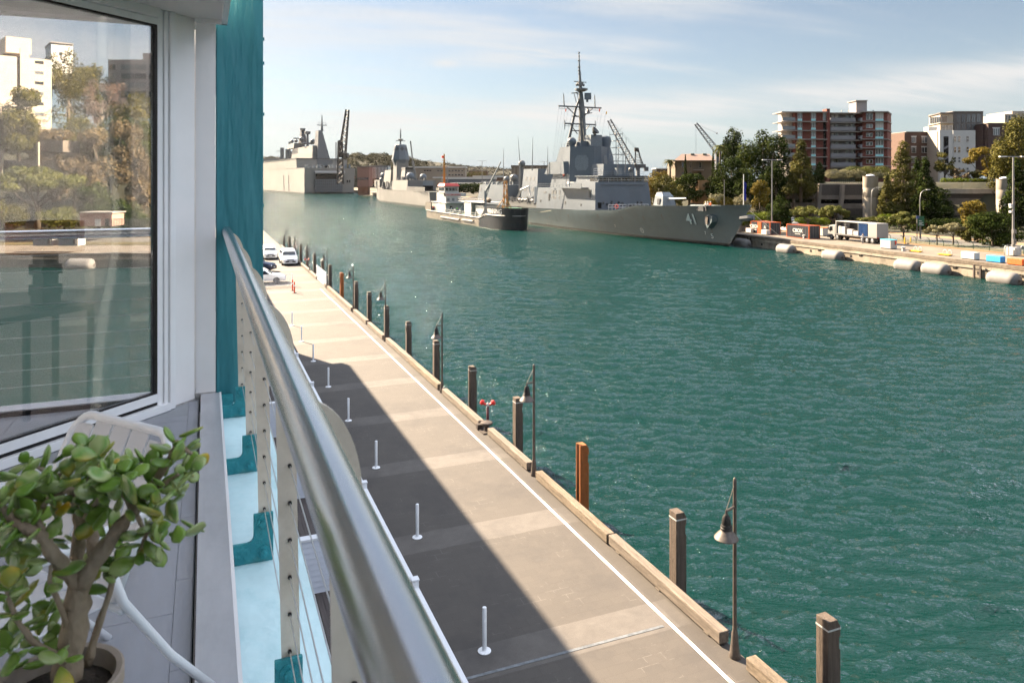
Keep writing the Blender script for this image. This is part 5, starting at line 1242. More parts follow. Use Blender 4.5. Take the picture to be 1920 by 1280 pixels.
for i in range(7):
    y0, y1 = FY[i]+1.0, FY[i+1]-1.0
    for px0, px1 in ((1495.5,1504),(1521,1529.5)):
        win(t, px0, px1, y0+.4, y1-4, DA, 3, rr.choice(panes)); mb = MB(); pbox(mb, px0, px1, y1-3.9, y1-.2, DA-.05, .3); mb.build('aqua_spandrel', M['aqua_panel'], t)
    if i < 1: win(t, 1543,1549,y0+.4,y1-1,DA,1,'pane_mid')
    else:
        mb = MB(); pbox(mb, 1543.5,1549.6,y0,y1,DA-.03,.3); mb.build('recess', M['void'], t)
    if i < 5:
        win(t, 1475, 1490.4, y0+.5, y1-1, DA+2.5, 4, 'pane_curtain' if i < 4 else 'pane_dark')
        mb = MB(); pbox(mb, 1467,1491,y1-7,y1-.5,DA-.6,.06); mb.build('balcony_rail', M['pane_mid'], t)
    mb = MB(); pbox(mb, 1557.5,1604.5,y1-5.8,y1+1.2,DA+.3,.15); mb.build('gallery_parapet', M['gallery_grey'], t)
    mb = MB(); pbox(mb, 1559,1563.5,y0+4,y1-4.5,DA+2.94,.1); mb.build('flat_door', M['win_frame'], t)
    win(t, 1566.5,1571.5,y0+2.5,y1-4.5,DA+3,1,rr.choice(panes)); win(t, 1586,1590.5,y0+2.2,y1-4.5,DA+3,1,rr.choice(panes)); win(t, 1595,1600.5,y0+2.5,y1-4.5,DA+3,1,'pane_dark')
    mb = MB(); pbox(mb, 1613.5,1617,y1-6,y1-.3,DA-.5,2); mb.build('small_balcony', M['gallery_grey'], t)
    if i < 6: win(t, 1624,1636.5,y0+(3.6 if i else 1),y1-(3.5 if i else 2),DA,2,'pane_dark' if i != 1 else 'pane_mid')
    win(t, 1641.5,1656.5,y0+.3,y1-4,DA,3,['pane_curtain','pane_curtain','pane_dark','pane_mid','pane_mid','pane_mid','pane_dark'][i]); mb = MB(); pbox(mb, 1641.5,1656.5,y1-3.9,y1-.2,DA-.05,.3); mb.build('aqua_spandrel', M['aqua_panel'], t)
mb = MB()
for px in (1543,1578,1591,1619,1637): pbox(mb, px, px+1.3, 206.5, 210, DA+4, .3)
mb.build('vent_pipes', M['slab_pale'], t)
# ---- brown brick flats, white stair building, modern block and others
BB = bricks('brick_brown', (.068,.033,.021), (.088,.042,.026), (.10,.07,.05), .9, .3, var=.12); M['brick_brown'] = BB; BD = bricks('brick_dark', (.05,.026,.022), (.065,.033,.028), (.07,.05,.045), .9, .3, var=.12)
plain('white_plaster', (.46,.45,.43), .8, var=.06, vs=.3); plain('grey_clad', (.11,.098,.092), .6, var=.08, vs=.4); plain('cream_wall', (.34,.29,.23), .8, var=.06, vs=.3)
t = thing('apartment_block', 'brown brick flats with white lintels left of the white building', 'building', dp(1725,350,245))
mb = MB(); pbox(mb, 1696,1758,248,360,245,14); mb.build('wall', BB, t); mb = MB(); pbox(mb, 1694.5,1696,252,360,246,10); mb.build('side_wall', BB, t); mb = MB(); pbox(mb, 1699,1757.6,246.8,248,244.9,14); mb.build('parapet', M['slab_pale'], t)
for k, y in enumerate((255, 274, 293, 312)):
    for px0, px1, c_ in ((1709.5,1717.5,1),(1728.5,1738.5,2),(1749,1756.5,2)):
        win(t, px0, px1, y+2, y+13, 245, c_, ['pane_mid','pane_dark'][k % 2]); mb = MB(); pbox(mb, px0-1, px1+1, y, y+1.9, 244.9, .4); mb.build('lintel', M['white_plaster'], t)
t = thing('stair_building', 'white rendered building with an open stair slot and sash windows', 'building', dp(1795,350,240))
mb = MB(); pbox(mb, 1762,1786.5,244,360,238,12); mb.build('stair_tower', M['white_plaster'], t); mb = MB(); pbox(mb, 1787,1829,244.5,360,240,12); mb.build('wall', M['white_plaster'], t)
mb = MB(); pbox(mb, 1757.5,1762,246,360,239,12); mb.build('side_wall', M['cream_wall'], t)
mb = MB(); pbox(mb, 1769.5,1778.5,256,306,237.94,.3); mb.build('stair_slot', M['void'], t)
mb = MB()
for y in (272, 292): mb.prism([dp(1769.6,y+9,237.8), dp(1778.4,y+4,237.8), dp(1778.4,y+0,237.8), dp(1769.6,y+5,237.8)], FX_*.1)
mb.build('stair_balustrade', M['gallery_grey'], t)
for y in (255, 275, 294, 314):
    for px in (1788.5, 1796.5, 1812): win(t, px, px+5, y, y+11, 240, 1, 'pane_dark' if y == 275 else 'pane_mid', rows=2)
t = thing('modern_block', 'grey clad modern upper storeys with tall windows above white building', 'building', dp(1815,260,262))
mb = MB(); pbox(mb, 1788,1843.5,209.5,330,262,14); mb.build('wall', M['grey_clad'], t)
mb = MB(); pbox(mb, 1786.5,1844.5,208.6,209.4,261.5,15); mb.build('roof_edge', M['slab_pale'], t)
for px in (1793.5, 1803, 1812.5, 1822, 1831.5):
    for y0, y1 in ((213,230),(232,246)): win(t, px, px+7, y0, y1, 262, 2, 'pane_mid', 'grey_clad')
t = thing('penthouse', 'cream penthouse with deep balcony and slanted roof', 'building', dp(1765,240,258))
mb = MB(); a = [dp(1742,248,268), dp(1763,248,256), dp(1787,248,256), dp(1787,248,270)]; mb.prism(a, V((0,0,dp(0,214,256).z-a[1].z))); mb.build('wall', M['cream_wall'], t)
mb = MB(); a = [dp(1740,0,268), dp(1763,0,254.5), dp(1788,0,254.5), dp(1788,0,271)]; z_ = dp(0,213.5,256).z; mb.prism([V((q.x,q.y,z_)) for q in a], V((0,0,.35))); mb.build('roof', M['grey_clad'], t)
mb = MB(); z_ = dp(0,231.5,256).z; mb.prism([V((q.x,q.y,z_)) for q in a], V((0,0,.3))); mb.build('balcony_slab', M['slab_pale'], t)
win(t, 1765,1777,217,231,256,1,'pane_dark'); win(t, 1766,1786,235,246,256,3,'pane_mid')
mb = MB()
for k in range(5):
    q0 = dp(1744+k*4,232,266.5-k*2.3); q1 = dp(1746.5+k*4,232,265.1-k*2.3); mb.prism([q0,q1,q1+V((0,0,2.3)),q0+V((0,0,2.3))], V((-K*.15,S*.15,0))-FX_*.15)
mb.build('window', M['pane_dark'], t)
mb = MB(); pbox(mb, 1741,1757,238,248,254,3); mb.build('terrace_wall', M['white_plaster'], t)
t = thing('apartment_block', 'dark brick flats behind the golden gum at right', 'building', dp(1870,260,255))
mb = MB(); pbox(mb, 1853,1898,231.5,330,255,14); mb.build('wall', BD, t); mb = MB(); pbox(mb, 1843,1852.6,235,330,257,10); mb.build('side_wall', BD, t); mb = MB(); pbox(mb, 1852,1899,230.5,231.4,254.8,14); mb.build('parapet', M['slab_pale'], t)
win(t, 1862.5,1874,241,254,255,3,'pane_mid'); win(t, 1847,1851,245,256,257,1,'pane_dark')
mb = MB(); pbox(mb, 1861,1875,239,240.9,254.9,.4); mb.build('lintel', M['white_plaster'], t)
t = thing('apartment_block', 'distant white apartment building cut by the right edge', 'building', dp(1910,230,330))
mb = MB(); pbox(mb, 1884,1960,214,300,330,20); mb.build('wall', M['cream_wall'], t); mb = MB(); pbox(mb, 1898,1960,208.5,213.9,331,18); mb.build('upper_storey', M['cream_wall'], t)
for k in range(4): win(t, 1885+k*6,1888.5+k*6,216,226,330,1,'pane_dark')
# ---- sandstone house
plain('sandstone', (.13,.104,.072), .85, var=.15, vs=.6, dirt=.3, dirtcol=(.12,.08,.05), ds=.6); plain('roof_tan', (.17,.115,.09), .7, var=.1, vs=.5, stretch=(6,1,1))
t = thing('sandstone_house', 'two storey sandstone house with a hipped tan roof', 'house', dp(1300,350,222))
mb = MB(); pbox(mb, 1266,1340,301,352,222,11); mb.build('wall', M['sandstone'], t)
mb = MB(); z0 = dp(0,301,222).z; z1 = dp(0,291.5,222).z+.6
e = [dp(1263.5,0,220.8), dp(1342,0,220.8), dp(1342,0,235), dp(1263.5,0,235)]; e = [V((q.x,q.y,z0)) for q in e]; rg = [V((q.x,q.y,z1)) for q in (dp(1278,0,227.5), dp(1330,0,227.5))]
mb.add(e+rg, [(0,1,5,4),(1,2,5),(2,3,4,5),(3,0,4),(3,2,1,0)]); mb.build('roof', M['roof_tan'], t)
for px in (1295, 1318):
    mb = MB(); pbox(mb, px, px+7, 288, 294, 226, 1.0); mb.build('chimney', M['sandstone'], t)
for px in (1278, 1292.5, 1310.5):
    for y in (304, 323): win(t, px, px+4.6, y, y+10.5, 222, 1, 'pane_dark', 'slab_pale')
mb = MB(); pbox(mb, 1302,1320,318,319.5,220.5,2); mb.build('porch_roof', M['slab_pale'], t); mb = MB(); pbox(mb, 1309,1315,323,336,221.9,.2); mb.build('door', M['void'], t)
# ---- things on the quay
QL_ = QUAY+.006
def qyaw(Y): d, nn = qdir(Y); return math.atan2(d.y, d.x)
plain('box_white', (.38,.37,.355), .45, var=.05, vs=1); plain('cont_dark', (.028,.03,.038), .5, var=.1, vs=1); plain('cont_orange', (.42,.075,.012), .5, var=.08, vs=1); plain('lid_blue', (.05,.40,.60), .5); plain('crate_blue', (.03,.26,.60), .5); plain('crate_orange', (.62,.10,.02), .5); plain('yellow', (.65,.33,.01), .5); plain('crate_grey', (.42,.40,.37), .6); plain('galv', (.22,.215,.21), .45, .5, var=.1, vs=1); plain('chalk', (.55,.54,.52), .6)
def container(px, py, lab, logo_left):
    p = at(px, py, QUAY); d, nn = qdir(p.y); L_, W_, H_ = 6.06, 2.44, 2.45
    # d points away along the quay; the long side faces the water (-nn), lettering reads from far end to near end
    t = thing('shipping_container', lab, 'container', p, 'dark containers on the far quay'); o_ = p
    mb = MB()
    nC = 26
    for k in range(nC):
        a = o_+d*(.12+(L_-.24)*k/nC)+nn*(.03 if k % 2 else .075)+V((0,0,.14)); mb.obox(a, d*((L_-.24)/nC), nn*(W_-.14), V((0,0,H_-.25)))
    mb.build('corrugated_shell', M['cont_dark'], t)
    for (a, b, c_) in ((0,0,0),(L_-.12,0,0),(0,W_-.12,0),(L_-.12,W_-.12,0)):
        mb = MB(); mb.obox(o_+d*a+nn*b, d*.12, nn*.12, V((0,0,H_))); mb.build('corner_post', M['cont_orange'], t)
    for b in (0, W_-.1):
        for z in (0, H_-.12):
            mb = MB(); mb.obox(o_+d*.121+nn*(b+.004)+V((0,0,z)), d*(L_-.242), nn*.1, V((0,0,.07))); mb.build('side_rail', M['cont_orange'], t)
    for a in (0.004, L_-.1):
        for z in (0, H_-.12):
            mb = MB(); mb.obox(o_+d*a+nn*.121+V((0,0,z)), d*.1, nn*(W_-.242), V((0,0,.07))); mb.build('end_rail', M['cont_orange'], t)
    mb = MB(); mb.obox(o_+d*.03+nn*.125+V((0,0,.12)), d*.06, nn*(W_-.25), V((0,0,H_-.25))); dr = mb.build('end_door', M['cont_dark'], t)
    mb = MB()
    for k in (.3,.9,1.5,2.1): mb.tube([o_+d*.0+nn*k+V((0,0,.2)), o_+d*.0+nn*k+V((0,0,H_-.2))], .025, 5)
    mb.build('lock_bar', M['galv'], dr)
    # logo on the water side
    c_ = o_+d*(L_*(.80 if logo_left else .5))+V((0,0,H_*(.55)))
    mb = MB(); put_text(mb, 'CBOX', c_, -d, V((0,0,1)), .95, .0, 1.0, .018); mb.build('lettering', M['chalk'], t)
    mb = MB(); put_text(mb, 'CONTAINERS', c_-V((0,0,.62)), -d, V((0,0,1)), .24, .0, 1.0, .006); mb.build('small_lettering', M['chalk'], t)
    if logo_left:
        mb = MB(); mb.obox(o_+d*(L_*.45)-nn*.02+V((0,0,.13)), d*1.1, nn*.08, V((0,0,H_-.26))); mb.build('orange_panel', M['cont_orange'], t)
        mb = MB(); mb.obox(o_+d*(L_*.14)-nn*.02+V((0,0,.13)), d*1.5, nn*.08, V((0,0,H_-.26))); mb.build('side_door', M['cont_dark'], t)
        mb = MB(); put_text(mb, 'A', o_+d*(L_*.26)+V((0,0,H_*.55)), -d, V((0,0,1)), .9, .03); mb.build('sign', M['chalk'], t)
    return t
container(1444, 440.4, 'dark container with an orange panel nearest the warship bow', True)
container(1517, 448.6, 'dark corrugated container with large white logo, nearer the truck', False)
def qbox(name, lab, px, py, L_, W_, H_, m, cat='box', grp=None, lid=None):
    p = at(px, py, QUAY); d, nn = qdir(p.y); t = thing(name, lab, cat, p, grp)
    mb = MB(); mb.obox(p-d*L_/2+V((0,0,.1)), d*L_, nn*W_, V((0,0,H_-.1))); bevel(mb.build('body', M[m], t), .03, 2)
    mb = MB(); 
    for s_ in (.08, L_-.2): mb.obox(p-d*L_/2+d*s_+nn*.05, d*.12, nn*(W_-.1), V((0,0,.099)))
    mb.build('skid', M['iron'], t)
    if lid: mb = MB(); mb.obox(p-d*(L_/2+.03)-nn*.03+V((0,0,H_+.001)), d*(L_+.06), nn*(W_+.06), V((0,0,.1))); bevel(mb.build('lid', M[lid], t), .02, 2)
    return t
qbox('storage_bin', 'large white bin with a light blue lid behind the truck', 1660, 466.5, 2.0, 1.3, 1.35, 'box_white', 'bin', None, 'lid_blue')
qbox('storage_bin', 'white tote with red rim and logo right of the near container', 1538, 442.5, 1.3, 1.2, 1.5, 'box_white', 'bin', None, 'crate_orange')
qbox('storage_bin', 'grey storage box on the quay at the far right', 1814, 486.5, 2.0, 1.0, 1.0, 'crate_grey', 'box', 'low boxes on the far quay')
qbox('storage_bin', 'bright blue low box on the quay at the right', 1862, 492, 2.0, .9, .85, 'crate_blue', 'box', 'low boxes on the far quay')
qbox('storage_bin', 'orange low box on the quay at the right edge', 1902, 497.5, 2.0, .9, .85, 'crate_orange', 'box', 'low boxes on the far quay')
qbox('concrete_block', 'grey concrete block in front of the left container', 1432, 440.5, 1.6, .9, .95, 'crate_grey', 'block')
qbox('concrete_block', 'pale concrete block between bow and left container', 1403, 436.5, 1.8, 1.0, .9, 'crate_grey', 'block')
for i, (px, l_) in enumerate(((1388,'tall grey concrete stand behind the warship bow, left one'),(1396,'tall grey concrete stand behind the warship bow, right one'))):
    p = at(px, 434, QUAY); t = tag(MB().cbox(p, 1.3, 1.5, 3.2, qyaw(p.y)).build('mooring_stand', M['galv'], base=p), l_, 'stand', 'concrete stands behind the bow'); bevel(t, .05)
for i, (px, l_) in enumerate(((1696.5,'left yellow post by the fence'),(1707.5,'right yellow post by the fence'))):
    p = at(px, 457.5, QUAY); t = thing('yellow_post', l_, 'bollard', p, 'yellow posts by the quay fence'); mb = MB(); mb.lathe(p, [(.11,0),(.11,1.05),(.08,1.12),(0,1.14)], 12); mb.build('post', M['yellow'], t, smooth=40); mb = MB(); mb.lathe(p, [(.2,0),(.2,.03),(.11,.035)], 12); mb.build('base_plate', M['galv'], t)
for i, (px, py, l_) in enumerate(((1713,472.5,'left low yellow ramp with hoop rail on the quay edge'),(1768,479,'right low yellow ramp with hoop rail on the quay edge'))):
    p = at(px, py, QUAY); d, nn = qdir(p.y); t = thing('gangway_ramp', l_, 'ramp', p, 'yellow ramps on the quay edge'); mb = MB(); mb.obox(p-d*.9+V((0,0,.1)), d*1.8, nn*.8, V((0,0,.09))); mb.obox(p-d*.8+nn*.1, d*.1, nn*.6, V((0,0,.1))); mb.obox(p+d*.7+nn*.1, d*.1, nn*.6, V((0,0,.1))); mb.build('platform', M['yellow'], t)
    for s_ in (-1.0,-.2):
        mb = MB(); q = p+d*s_+nn*.5; mb.tube([q, q+V((0,0,.5))]+[q+d*(.3-.3*math.cos(a))+V((0,0,.5+.3*math.sin(a))) for a in (.5,1,1.57,2.1,2.6)]+[q+d*.6+V((0,0,.5)), q+d*.6], .035, 6); mb.build('hoop_rail', M['chalk'], t, smooth=True)
for i, (px, py, l_) in enumerate(((1508,447.5,'small white bollard before the near container'),(1694,471,'small white bollard on the quay edge behind the ramp'))):
    p = at(px, py, QUAY); t = thing('quay_bollard', l_, 'bollard', p, 'white bollards on the far quay'); mb = MB(); mb.lathe(p, [(.28,0),(.24,.15),(.22,.45),(.34,.52),(.34,.62),(.2,.7),(0,.71)], 16); mb.build('post', M['box_white'], t, smooth=35); mb = MB(); mb.lathe(p, [(.4,.001),(.4,.04),(.3,.045)], 16); mb.build('base_plate', M['iron'], t)
p = at(1678, 467, QUAY); t = thing('lifebuoy_stand', 'orange lifebuoy hanging on a short stand by the white bin', 'lifebuoy', p)
mb = MB(); mb.cbox(p, .14, .14, 1.2); mb.build('stand', M['yellow'], t); mb = MB(); d, nn = qdir(p.y); cc = p+V((0,0,1.0))-nn*.14
rg = [[cc+d*(math.cos(a)*(.33+.09*math.cos(b)))+V((0,0,math.sin(a)*(.33+.09*math.cos(b))))+nn*.09*math.sin(b) for b in [6.283*k/6 for k in range(6)]] for a in [6.283*k/14 for k in range(15)]]
mb.loft(rg, cap=False); mb.build('ring', M['orange_red'], t, smooth=True)
# vehicles
plain('curtain_blue', (.035,.10,.24), .7, var=.25, vs=3, stretch=(6,6,.2)); plain('truck_white', (.25,.243,.232), .4, var=.04, vs=1); plain('load_grey', (.36,.35,.34), .7, var=.2, vs=1.5)
def truck():
    p = at(1644, 458.2, QUAY); d, nn = qdir(p.y)     # rear, water side; d runs forward to the cab
    t = thing('delivery_truck', 'white curtain sided truck with its side open and blue curtain drawn back', 'truck', p)
    def ob(mb, x0, x1, y0, y1, z0, z1): return mb.obox(p+d*x0+nn*y0+V((0,0,z0)), d*(x1-x0), nn*(y1-y0), V((0,0,z1-z0)))
    def part(nm, m_, *bs, par=t, bv=0):
        mb = MB()
        for b in bs: ob(mb, *b)
        o = mb.build(nm, M[m_], par)
        if bv: bevel(o, bv, 2)
        return o
    part('chassis', 'iron', (.2,9.6,.75,1.65,.55,.95)); part('deck', 'galv', (0,9.4,.0,2.4,.96,1.14))
    part('roof', 'truck_white', (0,9.4,.0,2.4,3.28,3.42), bv=.03)
    part('rear_panel', 'truck_white', (.0,1.9,.012,2.39,1.141,3.279), bv=.02)
    part('front_wall', 'truck_white', (9.2,9.38,.03,2.37,1.141,3.279)); part('far_curtain', 'load_grey', (1.92,9.19,2.30,2.36,1.142,3.278))
    part('inner_wall', 'truck_white', (7.3,9.19,1.2,1.3,1.142,3.2))
    # blue curtain drawn together near the rear
    mb = MB(); ring0 = []; ring1 = []
    for k in range(49):
        x = 1.95+2.0*k/48; y = .05+.09*math.sin(k*1.05); ring0.append(p+d*x+nn*y+V((0,0,1.0))); ring1.append(p+d*x+nn*y+V((0,0,3.27)))
    mb.loft([ring0, ring1], cap=False, closed=False); mb.build('side_curtain', M['curtain_blue'], t, smooth=True)
    for k, (x0, x1, h) in enumerate(((4.3,5.4,.7),(5.6,7.0,.95),(7.2,8.2,1.3),(8.3,9.1,1.35))): part('pallet_load', 'load_grey', (x0,x1,.2,1.15,1.145,1.14+h), bv=.05)
    for x in (4.1, 7.1): part('side_post', 'galv', (x,x+.08,.04,.12,1.141,3.279))
    # cab
    mb = MB(); prof = [(9.5,.55),(9.5,2.62),(10.1,2.66),(11.0,2.45),(11.28,1.55),(11.35,.55)]
    mb.prism([p+d*x+nn*.06+V((0,0,z)) for x, z in prof], nn*2.22); cab = mb.build('cab', M['truck_white'], t); bevel(cab, .06, 2)
    mb = MB(); mb.prism([p+d*x+nn*.045+V((0,0,z)) for x, z in ((10.15,1.6),(10.15,2.35),(10.75,2.35),(11.0,1.6))], nn*.03); mb.build('side_window', M['car_glass'], cab)
    mb = MB(); mb.prism([p+d*x+nn*.2+V((0,0,z)) for x, z in ((11.27,1.62),(11.03,2.38),(11.06,2.38),(11.30,1.62))], nn*1.95); mb.build('windscreen', M['car_glass'], cab)
    part('bumper', 'truck_white', (11.2,11.5,.05,2.3,.35,.75), par=cab, bv=.03); part('headlight', 'headlight', (11.30,11.36,.2,.5,.85,1.05), par=cab)
    part('mirror', 'dark_metal', (11.0,11.1,-.18,.0,1.7,2.2), par=cab)
    for x in (1.0, 2.15, 3.2, 9.0, 10.4):
        for y in (.02, 2.1):
            mb = MB(); c_ = p+d*x+nn*y+V((0,0,.48)); mb.lathe(c_, [(0,0),(.3,0),(.46,.03),(.48,.08),(.48,.24),(.44,.28),(.28,.28),(0,.28)], 18, axis=nn); wh = mb.build('wheel', M['tyre'], t, smooth=35)
            mb = MB(); mb.lathe(c_-nn*.004, [(.27,0),(.24,-.012),(.1,-.006),(0,-.03)][::-1], 12, axis=nn); mb.build('rim', M['rim'], wh)
    part('tail_light', 'tail_red', (-.02,.0,.1,.4,.95,1.1)); part('mud_guard', 'dark_metal', (.4,3.8,.05,.5,.97,1.0))
truck()
p = at(1476, 433.5, QUAY); make_car('delivery_van', 'white van parked between the two containers', p, qyaw(p.y)+.05, 'car_white', 4.9, 1.95, 1.95, 'van', None, 'van')
p = at(1478, 419, 2.13); make_car('patrol_car', 'white car with orange stripes driving on the road behind', p, qyaw(p.y), 'car_white', 4.7, 1.85, 1.45, 'sedan', None, 'car', True)
# light masts, street lamps, poles, road sign, arched fence
def mast(px, pb, ptop, d, lab, arms=True, curved=False, thick=.13, ex=False):
    p = dp(px, pb, d); h = dp(px, ptop, d).z-p.z; t = thing('light_mast', lab, 'light mast', p, 'light masts on the far quay')
    mb = MB(); mb.lathe(p, [(thick*1.6,0),(thick,h*.3),(thick*.7,h)], 10); mb.build('pole', M['galv'], t, smooth=50)
    if arms:
        mb = MB(); mb.tube([p+V((0,0,h))-RX_*1.7, p+V((0,0,h))+RX_*1.7], .06, 6); mb.build('crossarm', M['galv'], t)
        for s_ in (-1,1): mb = MB(); mb.obox(p+V((0,0,h-.06))+RX_*(1.5*s_-.45)-FX_*.2, RX_*.9, FX_*.4, V((0,0,.16))); mb.build('floodlight', M['chalk'], t)
    if ex:
        for z, w_ in ((h*.50,.5),(h*.48,.35),(h*.43,.4)): mb = MB(); mb.cbox(p+V((0,0,z))-RX_*.35, w_, .35, .3); mb.build('camera_box', M['chalk'], t)
        for z in (h*.22, h*.14, h*.11): mb = MB(); mb.cbox(p+V((0,0,z))-FX_*.15, .62, .3, .55 if z > h*.2 else .3); mb.build('cabinet', M['galv'], t)
        mb = MB(); mb.cbox(p, 1.3, 1.3, 1.1); mb.build('plinth', M['crate_grey'], t)
        for s_ in (-1,1):
            mb = MB(); q = p+RX_*(1.15*s_)-FX_*.3; mb.tube([q-RX_*.28, q-RX_*.28+V((0,0,1.1)), q-RX_*.15+V((0,0,1.3)), q+RX_*.15+V((0,0,1.3)), q+RX_*.28+V((0,0,1.1)), q+RX_*.28], .06, 8); mb.build('guard_hoop', M['chalk'], t, smooth=True)
    return t
mast(1447.5, 434, 300, 148, 'tall twin headed light mast behind the left container')
mast(1900, 478, 294, 105, 'tall twin headed light mast with cameras at the right edge', ex=True, thick=.16)
mast(1358, 385, 337, 165, 'thin bare pole behind the warship foredeck', arms=False, thick=.07)
mast(904, 352, 302, 330, 'distant twin headed light mast above the hedge', thick=.16)
mast(1020, 352, 303, 330, 'distant twin headed light mast left of warship octagon tower', thick=.16)
mast(839, 352, 302, 330, 'distant light pole right of the yellow ship mast', arms=False, thick=.16)
for px, pb, ptop, d, l_ in ((1725,447,356,130,'curved street lamp behind the green road sign'),(1634,428,352,160,'thin curved street lamp before the left silo')):
    p = dp(px, pb, d); h = dp(px, ptop, d).z-p.z; t = thing('street_lamp', l_, 'street lamp', p, 'curved street lamps on the quay road')
    mb = MB(); mb.tube([p, p+V((0,0,h*.8)), p+V((0,0,h*.93))+RX_*.15, p+V((0,0,h*.985))+RX_*.6, p+V((0,0,h))+RX_*1.2], [.09,.08,.07,.06,.05], 8); mb.build('pole', M['galv'], t, smooth=True)
    mb = MB(); mb.obox(p+V((0,0,h-.03))+RX_*1.1-FX_*.12, RX_*.6, FX_*.24, V((0,0,.12))); mb.build('lamp_head', M['chalk'], t)
plain('sign_green', (.012,.085,.04), .5); plain('sign_blue', (.05,.07,.16), .5)
p = dp(1727, 448, 128); t = thing('road_sign', 'green road direction sign with a small blue sign by the walkers', 'sign', p)
mb = MB(); pbox(mb, 1721.5,1733,405.5,424,128,.06); mb.build('panel', M['sign_green'], t); mb = MB(); pbox(mb, 1718,1724,404.5,410,127.8,.06); mb.build('small_panel', M['sign_blue'], t)
for px in (1719.7, 1726.8): mb = MB(); pbox(mb, px-.5, px+.5, 410, 449, 128.1, .1); mb.build('post', M['galv'], t)
mb = MB()
for y, w_ in ((413.5,5),(417,8),(419,6),(421.5,9)): pbox(mb, 1723,1723+w_,y,y+1.0,127.96,.02)
mb.build('lettering', M['chalk'], t)
plain('fence_green', (.05,.10,.07), .5); plain('mesh_dark', (.03,.028,.02), .9)
t = thing('quay_fence', 'low dark fence with arched green posts along the quay road', 'fence', qp(90, 14.2))
Ys = [58+2.6*k for k in range(26)]
for Y in Ys:
    q = qp(Y, 14.2); d, nn = qdir(Y); mb = MB(); mb.tube([q, q+V((0,0,.85)), q-nn*.12+V((0,0,1.15)), q-nn*.4+V((0,0,1.32)), q-nn*.62+V((0,0,1.28))], .05, 6); mb.build('arched_post', M['fence_green'], t, smooth=True)
mb = MB()
for a, b in zip(Ys, Ys[1:]):
    for z in (.2,.4,.6,.8): mb.tube([qp(a,14.2)+V((0,0,z)), qp(b,14.2)+V((0,0,z))], .018, 4)
mb.build('wire', M['fence_green'], t)
mb = MB()
for a, b in zip(Ys, Ys[1:]): mb.obox(qp(a,13.75), qp(b,13.75)-qp(a,13.75), qdir(a)[1]*.3, V((0,0,.22)))
mb.build('low_wall', M['footpath_far'], t)

